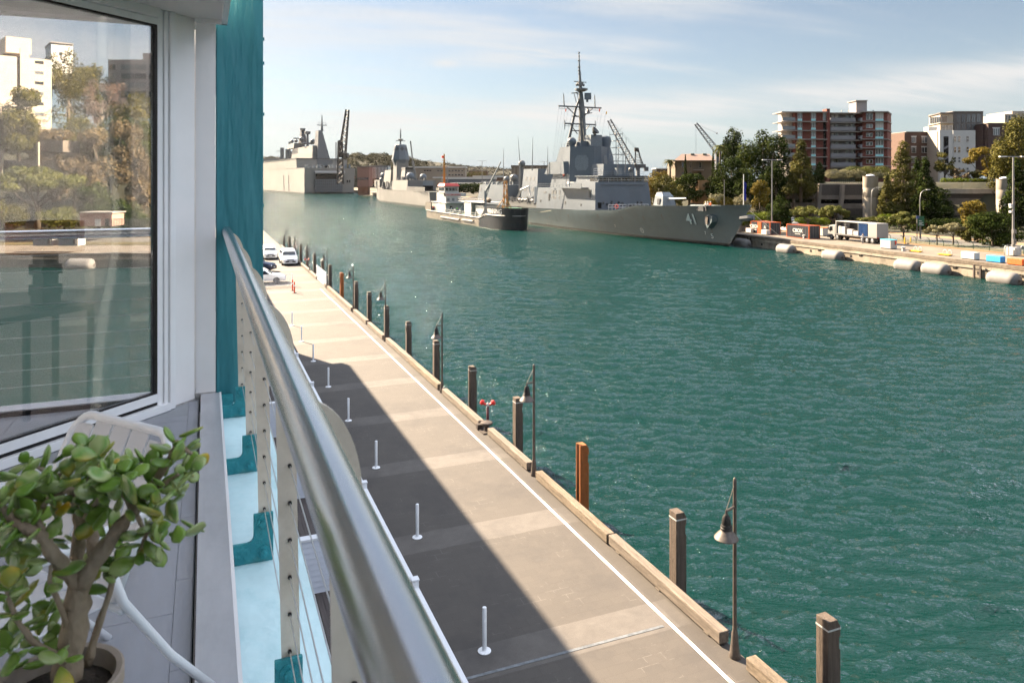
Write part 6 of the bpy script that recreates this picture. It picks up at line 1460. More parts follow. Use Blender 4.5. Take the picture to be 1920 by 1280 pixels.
# ---- people: one skinned body each, clothes by height
def person(lab, p, yaw, shirt, trousers, h=1.72, hat=None, stride=.22, pose='walk', grp=None):
    t = thing('person', lab, 'person', p, grp); k = h/1.72; c, s_ = math.cos(yaw), math.sin(yaw); p = V(p)
    def g(f, l, z): return V(((c*f-s_*l)*k, (s_*f+c*l)*k, z*k))
    st = stride
    J = {'pel':(0,0,.94,.135),'waist':(0,0,1.10,.125),'chest':(.01,0,1.32,.15),'neck':(0,0,1.48,.055),'head':(.02,0,1.60,.088),'top':(.015,0,1.70,.07),
      'hl':(0,.10,.90,.09),'kl':(st*.6,.10,.50,.06),'al':(st,.10,.08,.045),'tl':(st+.16,.10,.035,.035),'hr':(0,-.10,.90,.09),'kr':(-st*.2,-.10,.49,.06),'ar':(-st*1.1,-.10,.12,.045),'tr':(-st*1.1+.15,-.10,.04,.035),
      'sl':(0,.20,1.40,.06),'el':(-st*.4,.25,1.13,.045),'wl':(.08-st*.3,.25,.90,.035),'fl':(.12-st*.3,.24,.80,.03),'sr':(0,-.20,1.40,.06),'er':(st*.2,-.25,1.13,.045),'wr':(.12+st*.5,-.24,.92,.035),'fr':(.18+st*.5,-.23,.83,.03)}
    if pose == 'work': J['el'] = (.18,.24,1.18,.045); J['wl'] = (.40,.16,1.12,.035); J['fl'] = (.48,.14,1.10,.03); J['er'] = (.18,-.24,1.18,.045); J['wr'] = (.40,-.16,1.10,.035); J['fr'] = (.48,-.14,1.08,.03)
    E = [('pel','waist'),('waist','chest'),('chest','neck'),('neck','head'),('head','top'),('pel','hl'),('hl','kl'),('kl','al'),('al','tl'),('pel','hr'),('hr','kr'),('kr','ar'),('ar','tr'),('chest','sl'),('sl','el'),('el','wl'),('wl','fl'),('chest','sr'),('sr','er'),('er','wr'),('wr','fr')]
    ks = list(J); me = bpy.data.meshes.new('body'); me.from_pydata([g(*J[q][:3]) for q in ks], [(ks.index(a), ks.index(b)) for a, b in E], [])
    o = bpy.data.objects.new('body', me); C.objects.link(o); o.parent = t
    sk_ = o.modifiers.new('skin', 'SKIN')
    for i, q in enumerate(ks): r_ = J[q][3]*k; me.skin_vertices[0].data[i].radius = (r_, r_); me.skin_vertices[0].data[i].use_root = (q == 'pel')
    o.modifiers.new('sub', 'SUBSURF').levels = 1; o.modifiers['sub'].render_levels = 2
    m_, nt_, N__, L__, P__ = nodes_of('clothes'); P__.inputs['Roughness'].default_value = .8
    tc_ = N__.new('ShaderNodeTexCoord'); sp_ = N__.new('ShaderNodeSeparateXYZ'); L__.new(tc_.outputs['Object'], sp_.inputs[0])
    cr_ = N__.new('ShaderNodeValToRGB'); cr_.color_ramp.interpolation = 'CONSTANT'; mr_ = N__.new('ShaderNodeMapRange'); mr_.inputs[2].default_value = 1.8*k; L__.new(sp_.outputs[2], mr_.inputs[0]); L__.new(mr_.outputs[0], cr_.inputs[0])
    el = cr_.color_ramp.elements; skin = (.35,.19,.12); hair = (.04,.025,.015)
    el[0].position = 0; el[0].color = (.02,.02,.02,1); el[1].position = .05; el[1].color = (*trousers,1)
    for q, c_ in ((.545,shirt),(.825,skin),(.93,hair)): e = el.new(q); e.color = (*c_,1)
    L__.new(cr_.outputs[0], P__.inputs['Base Color']); me.materials.append(m_)
    if hat:
        mb = MB(); q = p+g(.015,0,1.64); mb.lathe(q, [(.125*k,-.01),(.12*k,.03),(.09*k,.09),(0,.115)], 12); mb.build('hat', M[hat], t, smooth=40)
    return t
person('walker in a red top and white cap beside the green sign', at(1736, 433, 2.27), rad(60), (.38,.03,.02), (.03,.04,.07), hat='chalk')
person('walker in dark clothes striding under the pale thin trees', at(1758, 448, 2.14), rad(-60), (.03,.03,.03), (.02,.02,.025), stride=.3)
person('loader in light grey standing at the open truck side', at(1618, 457, QUAY), rad(100), (.4,.4,.4), (.08,.08,.1), stride=.05, pose='work')

# ---------------------------------------------------------------- what the door glass mirrors: the bend of the bay to the south
def mtree(*a, **k): return ptree(*a, place=mv, **k)
G4 = 'trees on the slope mirrored in the door glass'
for a in ((35,300,160,46,150,'round','leaf_olive','fig_tree','large green tree mirrored at the left edge of the glass',3000,.5),(205,420,205,72,158,'airy','leaf_brown','casuarina_tree','big brown feathery tree mirrored in the middle of glass',4200,.45),
  (140,420,290,50,150,'airy','leaf_brown','casuarina_tree','brownish tree mirrored left of the big feathery one',2400,.45),(70,425,310,85,135,'umbrella','leaf_light','fig_tree','wide spreading tree mirrored low at the left of glass',3400,.4),
  (255,345,165,48,190,'round','leaf_olive','fig_tree','olive tree mirrored under the grey flats in glass',2600,.5),(265,420,280,40,160,'cone','leaf_brown','casuarina_tree','dark brown tree mirrored beside the curtain',2200,.45),(130,250,90,50,235,'round','leaf_olive','fig_tree','tree on the ridge mirrored beside the cream building',2600,.6),(190,280,140,60,215,'airy','twig_pink','bare_tree','bare pinkish tree mirrored high on the slope',1500,.3),(150,335,215,62,178,'round','leaf_olive','fig_tree','rounded tree mirrored in the middle of the slope',2200,.5),(235,320,215,48,172,'round','leaf_fig','fig_tree','dark rounded tree mirrored below the grey flats',1900,.5),(95,320,240,50,172,'round','leaf_brown','fig_tree','brown rounded tree mirrored above the viaduct',1900,.5),(185,425,340,48,142,'round','leaf_fig','fig_tree','dark tree mirrored right behind the pink hut',1900,.42),(180,230,118,50,245,'round','leaf_olive','fig_tree','dark ridge tree mirrored left of the grey flats',2000,.6),
  (10,425,360,40,128,'bush','leaf_olive','bush','bush mirrored at the lower left of glass',1000,.35),(110,425,385,40,128,'bush','leaf_light','bush','pale bush mirrored above the quay',1000,.3),(230,425,375,45,140,'bush','leaf_fig','bush','dark bush mirrored behind the pink hut',1500,.35)):
    mtree(a[0],a[1],a[2],a[3],a[4],a[5],a[6],a[7],a[8],G4,a[9],a[10])
def mbox(mb, px0, px1, py0, py1, d, depth, sl=0):   # sl turns the wall towards the north
    d0, d1 = d+sl*(px0-50), d+sl*(px1-50); a, b, c_ = mv(px0,py1,d0), mv(px1,py1,d1), mv(px0,py0,d0); b.z = a.z; u = (b-a).normalized(); e = V((u.y,-u.x,0)); e = e if (mv(px0,py1,d0+1)-a).dot(e) > 0 else -e; return mb.obox(a, b-a, e*depth, V((0,0,c_.z-a.z)))
plain('cream_tower', (.42,.36,.29), .8, var=.06, vs=.3); plain('pink_hut', (.36,.21,.16), .8, var=.08, vs=.5)
t = thing('apartment_block', 'cream slab building with strip windows mirrored in the glass', 'building', mv(50,240,215))
mb = MB(); mbox(mb, -60,97,98,245,215,16,.09); mb.build('wall', M['cream_tower'], t); mb = MB(); mbox(mb, 11,59,68,98,217,10,.09); mb.build('plant_room', M['cream_tower'], t); mb = MB(); mbox(mb, 38,55,90,245,214.2,.8,.09); mb.build('pier', M['cream_tower'], t)
for k in range(6):
    for px0, px1 in ((-50,-5),(10,38.5),(57,82)):
        mb = MB(); mbox(mb, px0, px1, 104+k*19.5+(9 if px0 > 50 else 0), 109.5+k*19.5+(9 if px0 > 50 else 0), 214.85, .12, .09); mb.build('window', M['pane_dark'] if k % 2 == 0 else M['pane_mid'], t)
t = thing('tower_block', 'white plain tower mirrored on the ridge', 'building', mv(122,120,300)); mb = MB(); mbox(mb, 96,137,80,160,300,16,.12); mb.build('wall', M['white_plaster'], t); mb = MB(); mbox(mb, 94.5,138.5,78,79.9,299.5,17,.12); mb.build('roof', M['slab_pale'], t); mb = MB(); mbox(mb, 112,117,98,103,299.8,.3,.12); mb.build('window', M['pane_dark'], t)
t = thing('apartment_block', 'grey flats with ribbon windows mirrored near the curtain', 'building', mv(250,190,240)); mb = MB(); mbox(mb, 203,330,112,215,240,14); mb.build('wall', M['plaster_grey'], t); mb = MB(); mbox(mb, 268,330,100,111.9,244,8); mb.build('plant_room', M['plaster_grey'], t)
for k in range(5):
    for px0, px1 in ((206,216),(227,251),(253,274),(279,287)): mb = MB(); mbox(mb, px0, px1, 121+k*17, 131+k*17, 239.9, .15); mb.build('window', M['pane_mid'] if (k+int(px0)) % 2 else M['pane_dark'], t)
t = thing('road_viaduct', 'dark concrete viaduct crossing the slope mirrored in glass', 'viaduct', mv(60,310,150)); mb = MB(); mbox(mb, -60,118,263,285,152,6); mb.build('parapet', M['concrete_dark'], t); mb = MB(); mbox(mb, -60,116,300,318,152,6); mb.build('lower_deck', M['concrete_dark'], t)
for px in (0, 68): mb = MB(); mbox(mb, px,px+4,266,330,151.4,.5); mb.build('pillar', M['concrete_pale'], t)
t = thing('brick_hut', 'pinkish flat roofed hut with white door mirrored on the quay', 'hut', mv(180,421,128)); mb = MB(); mbox(mb, 150,210,400,424,128,4); mb.build('wall', M['pink_hut'], t); mb = MB(); mbox(mb, 149,211,397.8,399.9,127.7,4.6); mb.build('roof', M['slab_pale'], t); mb = MB(); mbox(mb, 178,189,411,424,127.95,.1); mb.build('door', M['chalk'], t); mb = MB(); mbox(mb, 197,205,410,424,127.95,.1); mb.build('doorway', M['void'], t)
for i, (px, l_) in enumerate(((62,'left white skip with red lid mirrored on the quay'),(110,'right white skip with red lid mirrored on the quay'))):
    t = thing('skip', l_, 'bin', mv(px+18,461,109), 'white skips mirrored in the glass'); mb = MB(); mbox(mb, px,px+36,444,461,109,2.0); mb.build('body', M['box_white'], t); mb = MB(); mbox(mb, px-.6,px+36.6,442,443.9,108.9,2.2); mb.build('lid', M['crate_orange'], t); mb = MB(); mbox(mb, px+27,px+32,449,457,108.85,.14); mb.build('chute', M['galv'], t)
t = thing('picket_fence', 'pale fence mirrored right of the pink hut', 'fence', mv(250,421,128)); mb = MB()
for k in range(30): mbox(mb, 212+k*3,213+k*3,410,424,128,.06)
mb.build('pickets', M['galv'], t); mb = MB(); mbox(mb, 212,302,410.2,411.2,127.94,.05); mb.build('rail', M['fence_green'], t)
# ================================================================ the ships
plain('navy_grey', (.088,.106,.126), .5, var=.07, vs=.35, dirt=.30, dirtcol=(.075,.078,.082), ds=.35, dstretch=(1,1,.25), spec=.35)
plain('navy_hull', (.066,.093,.106), .42, var=.12, vs=.3, dirt=.45, dirtcol=(.055,.055,.05), ds=.30, dstretch=(1,.6,.5), spec=.45, bump=.12, bs=1.5)
plain('navy_dark', (.035,.037,.04), .5); plain('boot_black', (.010,.010,.010), .5); plain('navy_deck', (.07,.075,.075), .8); plain('white_mark', (.70,.70,.68), .5); plain('panel_lt', (.135,.155,.172), .5); plain('ship_pale', (.135,.133,.127), .55, var=.08, vs=.15, dirt=.3, dirtcol=(.12,.105,.09), ds=.12, dstretch=(1,1,.4)); plain('mast_grey', (.10,.105,.11), .5); plain('rope_pale', (.5,.46,.36), .9)
glass_('bridge_glass', (.05,.045,.035), .1)
# --- guided missile destroyer alongside the quay
CXD = 91.7
def stem(z): return 115.2-6.3*max(0, z/8)**.95 + (0 if z > 0 else -z*.6)
def dhalf(Y, z):
    a = Y-stem(z)
    if a <= 0: return 0.02
    Wd = 6.9+1.45*min(1, max(0, z)/5.0); Le = 62-20*min(1, max(0, z)/8)
    return max(.02, Wd*(1-(1-min(1, a/Le))**2.05))
def dtop(Y):
    for (y0,z0),(y1,z1) in zip(((109,8.05),(122,7.45),(137,7.1),(144,5.85),(160,5.25),(189,4.75),(240,4.6)), ((122,7.45),(137,7.1),(144,5.85),(160,5.25),(189,4.75),(240,4.6),(400,4.6))):
        if y0 <= Y <= y1: return z0+(z1-z0)*(Y-y0)/(y1-y0)
    return 8.05
dd = thing('grey_warship', 'large grey warship with tall lattice mast and number 41 on its bow', 'warship', (CXD,170,0))
mb = MB(); idx = []
NS = 44; ZF = [-.8,0,.55,.56,1.4,2.4,3.4,4.4,5.4,6.4,7.2,8.05]
def hull_grid(side):
    g = []
    for i in range(NS+1):
        q = i/NS; row = []
        for z in ZF:
            # station runs from the stem aft; top clipped to the sheer
            Y = stem(z)+(236-stem(z))*(q**1.6); zt = min(z, dtop(Y)); row.append((CXD+side*dhalf(Y, zt), Y, zt))
        g.append(row)
    return g
m_ = len(ZF)
for side in (-1, 1):
    g = hull_grid(side); b = len(mb.v); mb.v += [p for r in g for p in r]
    for i in range(NS):
        for j in range(m_-1):
            f = (b+i*m_+j, b+(i+1)*m_+j, b+(i+1)*m_+j+1, b+i*m_+j+1); mb.f.append(f if side > 0 else f[::-1]); idx.append(1 if j < 2 else 0)
g0, g1 = hull_grid(-1)[NS], hull_grid(1)[NS]; b = len(mb.v); mb.v += g0+g1
for j in range(m_-1): mb.f.append((b+j, b+j+1, b+m_+j+1, b+m_+j)); idx.append(0)
mb.build('hull', parent=dd, smooth=40, mats=[M['navy_hull'], M['boot_black']], idx=idx)
mb = MB(); g0, g1 = hull_grid(-1), hull_grid(1)
for i in range(NS): 
    a, b_, c_, e = [V(q) for q in (g0[i][-1], g1[i][-1], g1[i+1][-1], g0[i+1][-1])]; dz = V((0,0,-.45 if i < NS*.45 else -.05)); mb.add([a+dz,b_+dz,c_+dz,e+dz], [(0,1,2,3)])
mb.build('deck', M['navy_deck'], dd)
def on_hull(mb, txt, Yc, zc, size, sx=1.0, bold=0.0, off=.06, dy=0, dz=0, rot=0):
    vs, fs = text_mesh(txt, size, .012, sx, bold)
    # letters read towards the bow (-Y); x runs to -Y
    mb.add([(CXD-dhalf(Yc-x+dy, zc+y+dz)-off-z*.5, Yc-x+dy, zc+y+dz) for x, y, z in vs], fs)
Yc = 121.6
def hullpt(px, py):   # point of the port side under a pixel
    lo, hi = 60., 240.; r = ray(px, py)
    for _ in range(60):
        k = (lo+hi)/2; p = EYE+r*k
        if p.y > stem(p.z) and p.x > CXD-dhalf(p.y, p.z): hi = k
        else: lo = k
    return EYE+r*hi
q = hullpt(1297, 412)
mb = MB(); on_hull(mb, '41', q.y-.12, q.z-.08, 2.9, .92, .05, .035); mb.build('number_shadow', M['boot_black'], dd)
mb = MB(); on_hull(mb, '41', q.y, q.z, 2.9, .92, .05, .07); mb.build('hull_number', M['white_mark'], dd)
for tx, px, py, s_ in (('7',1154,424,.8),('7',1323,437,.9),('5',1336,443,1.3)):
    q = hullpt(px, py); mb = MB(); on_hull(mb, tx, q.y, q.z, s_, 1, 0); mb.build('draught_mark', M['white_mark'], dd)
q = hullpt(1204, 432); mb = MB()
for k in range(20):
    a0, a1 = 6.283*k/20, 6.283*(k+1)/20; P_ = [(q.y+r*math.cos(a), q.z+r*math.sin(a)) for a, r in ((a0,.42),(a1,.42),(a1,.52),(a0,.52))]; mb.add([(CXD-dhalf(y,z)-.05, y, z) for y, z in P_], [(0,1,2,3)])
on_hull(mb, 'X', q.y, q.z, .55); mb.build('thruster_mark', M['white_mark'], dd)
# anchor recesses
for px, py in ((1332,412),(1382,418)):
    q = hullpt(px, py) if px < 1350 else V((CXD+.2, 110.6, 5.4)); an = MB()
    if px < 1350:
        an.prism([q+V((-.45,1.3,1.2)), q+V((-.55,-1.3,.7)), q+V((-.6,-1.1,-.4)), q+V((-.5,.3,-1.7)), q+V((-.5,1.2,-.5))], V((2.6,-.9,.1))); an.build('anchor_pocket', M['navy_hull'], dd)
        an = MB(); an.prism([q+V((-.60,.8,.7)), q+V((-.68,-.2,.5)), q+V((-.68,0,-.9)), q+V((-.60,.6,-.8))], V((-.1,0,0))); an.build('anchor', M['iron'], dd)
    else: an.tube([q+V((-.9,.6,0)), q+V((0,-.7,.2)), q+V((.5,-1.6,.3))], [.4,.65,.5], 8); an.build('anchor', M['mast_grey'], dd)
def dblock(name, m, x0, x1, y0, y1, z0, z1, tx=0, ty0=0, ty1=0, par=None, mirror_=True):   # tapered block, half widths from the centreline
    mb = MB(); b = [(CXD+x0,y0,z0),(CXD+x1,y0,z0),(CXD+x1,y1,z0),(CXD+x0,y1,z0)]; t_ = [(CXD+x0+tx,y0+ty0,z1),(CXD+x1-tx,y0+ty0,z1),(CXD+x1-tx,y1-ty1,z1),(CXD+x0+tx,y1-ty1,z1)]
    mb.loft([b, t_]); return mb.build(name, M[m], par or dd)
s1 = dblock('superstructure', 'navy_grey', -7.75, 7.75, 153.4, 187, 4.6, 10.4, .35, .7, .5)
dblock('bridge_front', 'navy_grey', -7.4, 7.4, 154.1, 168, 10.405, 11.95, .2, .25, .2)
br_ = dblock('bridge', 'navy_grey', -6.3, 6.3, 154.6, 166, 11.955, 13.3, .15, .0, .3)
mb = MB()
for k in range(12):
    x = CXD-5.9+k*.98; mb.obox((x,154.53,12.2), (.72,0,0), (0,.06,0), (0,0,.78))
mb.build('bridge_window', M['bridge_glass'], br_)
for s_ in (-1,1): mb = MB(); mb.obox((CXD+s_*6.28-.03,155,12.2), (.06,0,0), (0,3.6,0), (0,0,.7)); mb.build('side_window', M['bridge_glass'], br_)
dblock('bridge_roof', 'navy_grey', -6.6, 6.6, 154.2, 166, 13.305, 13.5)
mb = MB(); mb.tube([(CXD-6,154.0,11.3),(CXD+6.2,154.0,11.3)], .07, 5); mb.build('wash_rail', M['navy_dark'], dd)
for s_ in (-1, 1): 
    dblock('bridge_wing', 'navy_grey', -9.2 if s_ < 0 else 7.0, -7.0 if s_ < 0 else 9.2, 157.5, 172, 10.42, 10.7); dblock('wing_bulwark', 'navy_grey', -9.2 if s_ < 0 else 9.1, -9.1 if s_ < 0 else 9.2, 157.5, 163.5, 10.705, 11.7)
# octagonal radar tower
def octo(x, yf, yb, ch, z): return [(CXD-x, yf+ch, z),(CXD-x+ch, yf, z),(CXD+x-ch, yf, z),(CXD+x, yf+ch, z),(CXD+x, yb, z),(CXD-x, yb, z)]
mb = MB(); mb.loft([octo(5.9,165.9,182,4.7,10.41), octo(5.7,166.1,180,4.6,15.5), octo(5.5,166.3,176.5,4.5,21.0)]); mb.build('radar_tower', M['navy_grey'], dd)
mb = MB(); mb.loft([octo(6.6,170,184,2,14.0), octo(6.6,170.5,181,2,17.2)]); mb.build('tower_shoulder', M['navy_grey'], dd)
for s_ in (-1, 1):   # octagonal arrays on the chamfers
    a = V((CXD+s_*5.72,170.75,15.2)); b_ = V((CXD+s_*1.12,166.15,15.2)); u = (b_-a).normalized(); nn = V((u.y,-u.x,0)); nn = nn if nn.y < 0 else -nn; c_ = (a+b_)/2+V((0,0,1.6)); up = (V((0,0,1))+nn*-.035).normalized()
    rr_ = 1.85; P_ = [c_+u*x+up*y+nn*.02 for x, y in ((-1.75,-1.0),(-1.75,1.1),(-1.1,1.95),(1.1,1.95),(1.75,1.1),(1.75,-1.0),(1.1,-1.95),(-1.1,-1.95))]
    mb = MB(); mb.prism(P_, nn*.06); mb.build('radar_array', M['panel_lt'], dd)
mb = MB(); mb.ball((CXD-4.2,172.4,22.3), 1.18, 18, 12); mb.lathe((CXD-4.2,172.4,21.0), [(.8,0),(.75,.5)], 12); mb.build('radome', M['navy_grey'], dd, smooth=40)
dblock('mast_house', 'navy_grey', -3.0, 3.4, 170, 177, 21.01, 22.4, .2); dblock('mast_house', 'panel_lt', -.8, 2.6, 168.5, 172, 21.02, 24.0, .1); dblock('upper_house', 'navy_grey', 1.0, 5.4, 172, 180, 14, 24.0, .3, .3, .3)
# mast: three legs, yards, aerials
def mz(py, d=196.5): return ZC+(HY-py)*d/FL
MX, MY = CXD-.45, 175.0
mst = MB(); 
for lx, ly in ((-3.0,1.5),(.9,-1.6),(1.2,2.4)): mst.tube([(MX+lx,MY+ly,21.0),(MX+lx*.35,MY+ly*.35,mz(205)),(MX+.05*lx,MY+ly*.05,mz(185))], [.42,.32,.24], 8)
mst.tube([(MX+1.0,MY,21),(MX+.5,MY,mz(205)),(MX+.1,MY,mz(160)),(MX-.2,MY,mz(130)),(MX-.35,MY,mz(97))], [.95,.85,.42,.25,.08], 8)
for z in (mz(245), mz(218)): mst.tube([(MX-1.9,MY+.8,z),(MX+1.2,MY,z),(MX+.9,MY+1.4,z),(MX-1.9,MY+.8,z)], .14, 5)
mst.build('mast', M['mast_grey'], dd, smooth=50)
for z, hw_ in ((mz(200.5),6.35),(mz(232.5),4.65),(mz(153.5),1.85)):
    mb = MB(); mb.tube([(MX-hw_,MY,z),(MX+hw_,MY,z-.1)], .22 if hw_ > 2 else .12, 6)
    if hw_ > 4:
        for s_ in (-1, 1): mb.tube([(MX+s_*hw_*.62,MY,z-.1),(MX+s_*.8,MY,z-2.7)], .14, 5)
        mb.tube([(MX-hw_*.95,MY,z-.65),(MX+hw_*.95,MY,z-.75)], .05, 4)
        for k in range(9): mb.tube([(MX-hw_*.95+k*hw_*.237,MY,z-.7),(MX-hw_*.95+k*hw_*.237,MY,z)], .035, 3)
    mb.build('yard', M['mast_grey'], dd)
for s_ in (-1, 1):
    mb = MB(); mb.tube([(MX+s_*4.55-.1,MY,mz(200)),(MX+s_*4.6-.25,MY,mz(200)+3.0)], [.16,.12], 6); mb.tube([(MX+s_*4.6-.25,MY,mz(200)+3.0),(MX+s_*4.6-.27,MY,mz(200)+3.4)], .05, 4); mb.build('pole_aerial', M['mast_grey'], dd)
    mb = MB(); mb.tube([(MX+s_*4.5,MY,mz(232)+.9),(MX+s_*4.5,MY,mz(232)-1.6)], .11, 5); mb.build('pole_aerial', M['mast_grey'], dd)
mb = MB(); 
for py, r_ in ((99.5,.30),(105.5,.26),(114,.42),(126,.45),(132.5,.40)): mb.lathe((MX-.3,MY,mz(py)-.08), [(r_*.3,-.15),(r_,0),(r_,.12),(r_*.3,.3)], 10)
for py, dx in ((136,.35),(139,-.3),(140,.45)): mb.ball((MX-.2+dx,MY,mz(py)), .16, 8, 6)
mb.build('aerial_ring', M['mast_grey'], dd, smooth=40)
mb = MB(); mb.lathe((MX+.2,MY-.3,mz(172)), [(.9,0),(1.7,.35),(1.7,.75),(.9,.9)], 14); mb.cbox((MX,MY,mz(161)), 1.3, 1.3, 1.0); mb.ball((MX-.95,MY,mz(159.5)),.38,8,6); mb.ball((MX+1.0,MY,mz(159.5)),.38,8,6); mb.build('sensor_platform', M['mast_grey'], dd, smooth=30)
mb = MB(); mb.obox((MX+.75,MY-1.2,mz(187.5)), (1.75,-.35,.05), (.1,.4,0), (0,0,1.75)); mb.tube([(MX+1.6,MY-1,mz(187.5)),(MX+1.6,MY-1,mz(192))], .3, 6); mb.build('surface_radar', M['navy_grey'], dd)
mb = MB(); mb.prism([(MX+.5,MY-1.2,mz(216)),(MX+3.0,MY-1.2,mz(212.5)),(MX+3.0,MY-1.2,mz(211)),(MX+.5,MY-1.2,mz(213.5))], (0,2,0)); mb.prism([(MX+1.6,MY-.6,mz(212)),(MX+2.7,MY-.6,mz(211)),(MX+2.1,MY-.6,mz(202))], (0,.5,0)); mb.build('side_platform', M['mast_grey'], dd)
mb = MB(); mb.tube([(MX-2.6,MY,mz(176)),(MX-.2,MY,mz(173)),(MX,MY,mz(178)),(MX-1.6,MY,mz(174))], .12, 5); mb.tube([(MX-1.8,MY,mz(175)),(MX-1.1,MY,mz(193))], .1, 5); mb.tube([(MX-.9,MY,mz(175)),(MX-.4,MY,mz(190))], .08, 5); mb.build('strut', M['mast_grey'], dd)
dc = dp(1115, 246, 184); mb = MB(); mb.lathe(dc, [(.15,-.5),(.5,-.35),(.95,.1),(1.1,.45),(1.05,.46),(.6,.1),(0,-.1)], 18, axis=(.35,-.5,.5)); mb.tube([dc-V((.2,-.3,.3)), (CXD+3,172.5,24.0)], .3, 6); mb.build('dish', M['navy_dark'], dd, smooth=40)
for px, c_ in ((1060,'orange_red'),(1123,'orange_red'),(1136,'yellow')):
    q = dp(px+.4, 204 if px < 1130 else 209, 196.5); mb = MB(); mb.prism([q, q+V((.28,0,-.1)), q+V((.2,0,-.85)), q+V((-.05,0,-.75))], (0,.02,0)); mb.build('signal_flag', M[c_], dd)
mb = MB()
for a_, b_ in (((1048,200),(1037,300)),((1054,202),(1040,303)),((1060,203),(1043,310)),((1066,205),(1048,295)),((1075,205),(1060,262)),((1122,215),(1117,242)),((1128,212),(1124,236)),((1136,210),(1129,252))): mb.tube([dp(*a_,196.5), dp(*b_,196.5)], .025, 3)
mb.build('halyard', M['mast_grey'], dd)
# scaffolding round the forward director tower
mb = MB(); xs = [CXD+3.6, CXD+5.6, CXD+7.6]; ysc = [163.5, 166.5]
for x in xs:
    for y in ysc: mb.tube([(x,y,13.4),(x,y,24.6-.0 if x < CXD+7 else 20)], .05, 4)
for k in range(7):
    z = 13.8+k*1.7
    for y in ysc: mb.tube([(xs[0],y,z),(xs[-1] if z < 20 else xs[1],y,z)], .045, 4)
    for x in xs[:3 if z < 20 else 2]: mb.tube([(x,ysc[0],z),(x,ysc[1],z)], .045, 4)
    mb.tube([(xs[k % 2],ysc[0],z),(xs[1-k % 2],ysc[0],z+1.7)], .04, 4); mb.obox((xs[0],ysc[0],z+.02), (2,0,0), (0,1.2,0), (0,0,.06))
mb.tube([(xs[1],ysc[0],22),(xs[2],ysc[0],19.5)], .045, 4); mb.build('scaffolding', M['galv'], dd)
mb = MB(); mb.lathe((CXD+5.4,172,13.51), [(2.6,0),(2.1,5),(1.3,7.5),(1.6,9.0),(1.4,10.2),(.4,10.6)], 12); mb.build('director_tower', M['navy_grey'], dd, smooth=40)
dblock('forward_house', 'navy_grey', -2.0, 7.0, 160, 166, 13.51, 16.4, .2); dblock('radar_box', 'panel_lt', .4, 1.9, 157.6, 159, 13.51, 15.4)
mb = MB(); 
for x in (-5.6,-4.6,-3.6): mb.tube([(CXD+x,158,13.5),(CXD+x,158,15.2)], .05, 4)
for z in (14.1,14.7,15.2): mb.tube([(CXD-5.6,158,z),(CXD-3.6,158,z)], .05, 4)
mb.build('roof_rail', M['chalk'], dd)
for px, pb, pt_, d in ((1158,333,272,180),(1172,333,258,180),(1186,335,305,176),(1182,330,317,176)):
    mb = MB(); mb.tube([dp(px,pb,d), dp(px+2.0 if px < 1180 else px,pt_,d)], [.13,.05] if px < 1180 else [.1,.06], 5)
    if px == 1182: mb.ball(dp(px,318,d), .5, 10, 8)
    mb.build('whip_aerial', M['mast_grey'], dd)
# side windows, gun on the wing, lit details on the port side
mb = MB()
for y in (172.6,174.8,176.4):
    for z in (7.15,8.65): mb = MB(); mb.obox((CXD-7.75+.03*z+.1,y,z), (-.14,0,0), (0,1.25 if y > 173 else .6,0), (0,0,1.15)); mb.build('boat_bay_window', M['mast_grey'], s1)
mb = MB(); mb.obox((CXD-6.9,153.55,5.2), (.9,0,0), (0,.3,.05), (0,0,2.0)); mb.build('door', M['void'], s1)
mb = MB(); mb.lathe((CXD-7.9,166.5,10.71), [(.25,0),(.2,.8)], 8); mb.obox((CXD-8.3,166,11.5), (.8,0,0), (0,1.1,0), (0,0,.5)); mb.tube([(CXD-8,166,11.8),(CXD-8.2,163.5,11.9)], .06, 5); mb.build('deck_gun', M['chalk'], dd)
for k in range(12):
    x = CXD-5.5+k*1.0+R.uniform(-.2,.2); mb = MB(); mb.obox((x,153.3,5.0+R.uniform(.8,2.0)), (R.uniform(.15,.4),0,0), (0,.35,.0), (0,0,R.uniform(.4,1.0))); mb.build('wall_fitting', M['navy_dark'], s1)
mb = MB()
for a, b_ in ((-7.3,-3.3),(-2.2,2.6)):
    for z in (6.3,6.9): mb.tube([(CXD+a,148,z),(CXD+b_,147,z)], .06, 4)
    for k in range(6): x = a+(b_-a)*k/5; mb.tube([(CXD+x,148-k*.2,5.4),(CXD+x,148-k*.2,6.9)], .06, 4)
mb.build('guard_rail', M['chalk'], dd)
q = V((CXD-5.4,147.7,6.5)); mb = MB(); mb.loft([[q+V((math.cos(a)*(.42+.13*math.cos(b)),.1*math.sin(b),math.sin(a)*(.42+.13*math.cos(b)))) for b in [6.283*k/6 for k in range(6)]] for a in [6.283*k/12 for k in range(13)]], cap=False); mb.build('lifebuoy', M['orange_red'], dd)
mb = MB(); q = V((CXD-5.86,171.6,14.0)); q.x = CXD-7.8; mb.prism([q+V((0,-.6,0)), q+V((0,0,.6)), q+V((0,.6,0)), q+V((0,0,-.6))], (.1,0,0)); q2 = dp(1057,327,193); mb2 = MB(); mb2.prism([q2+V((0,-.7,0)), q2+V((0,0,.6)), q2+V((0,.7,0)), q2+V((0,0,-.6))], (-.1,0,0)); mb2.build('badge', M['orange_red'], dd)
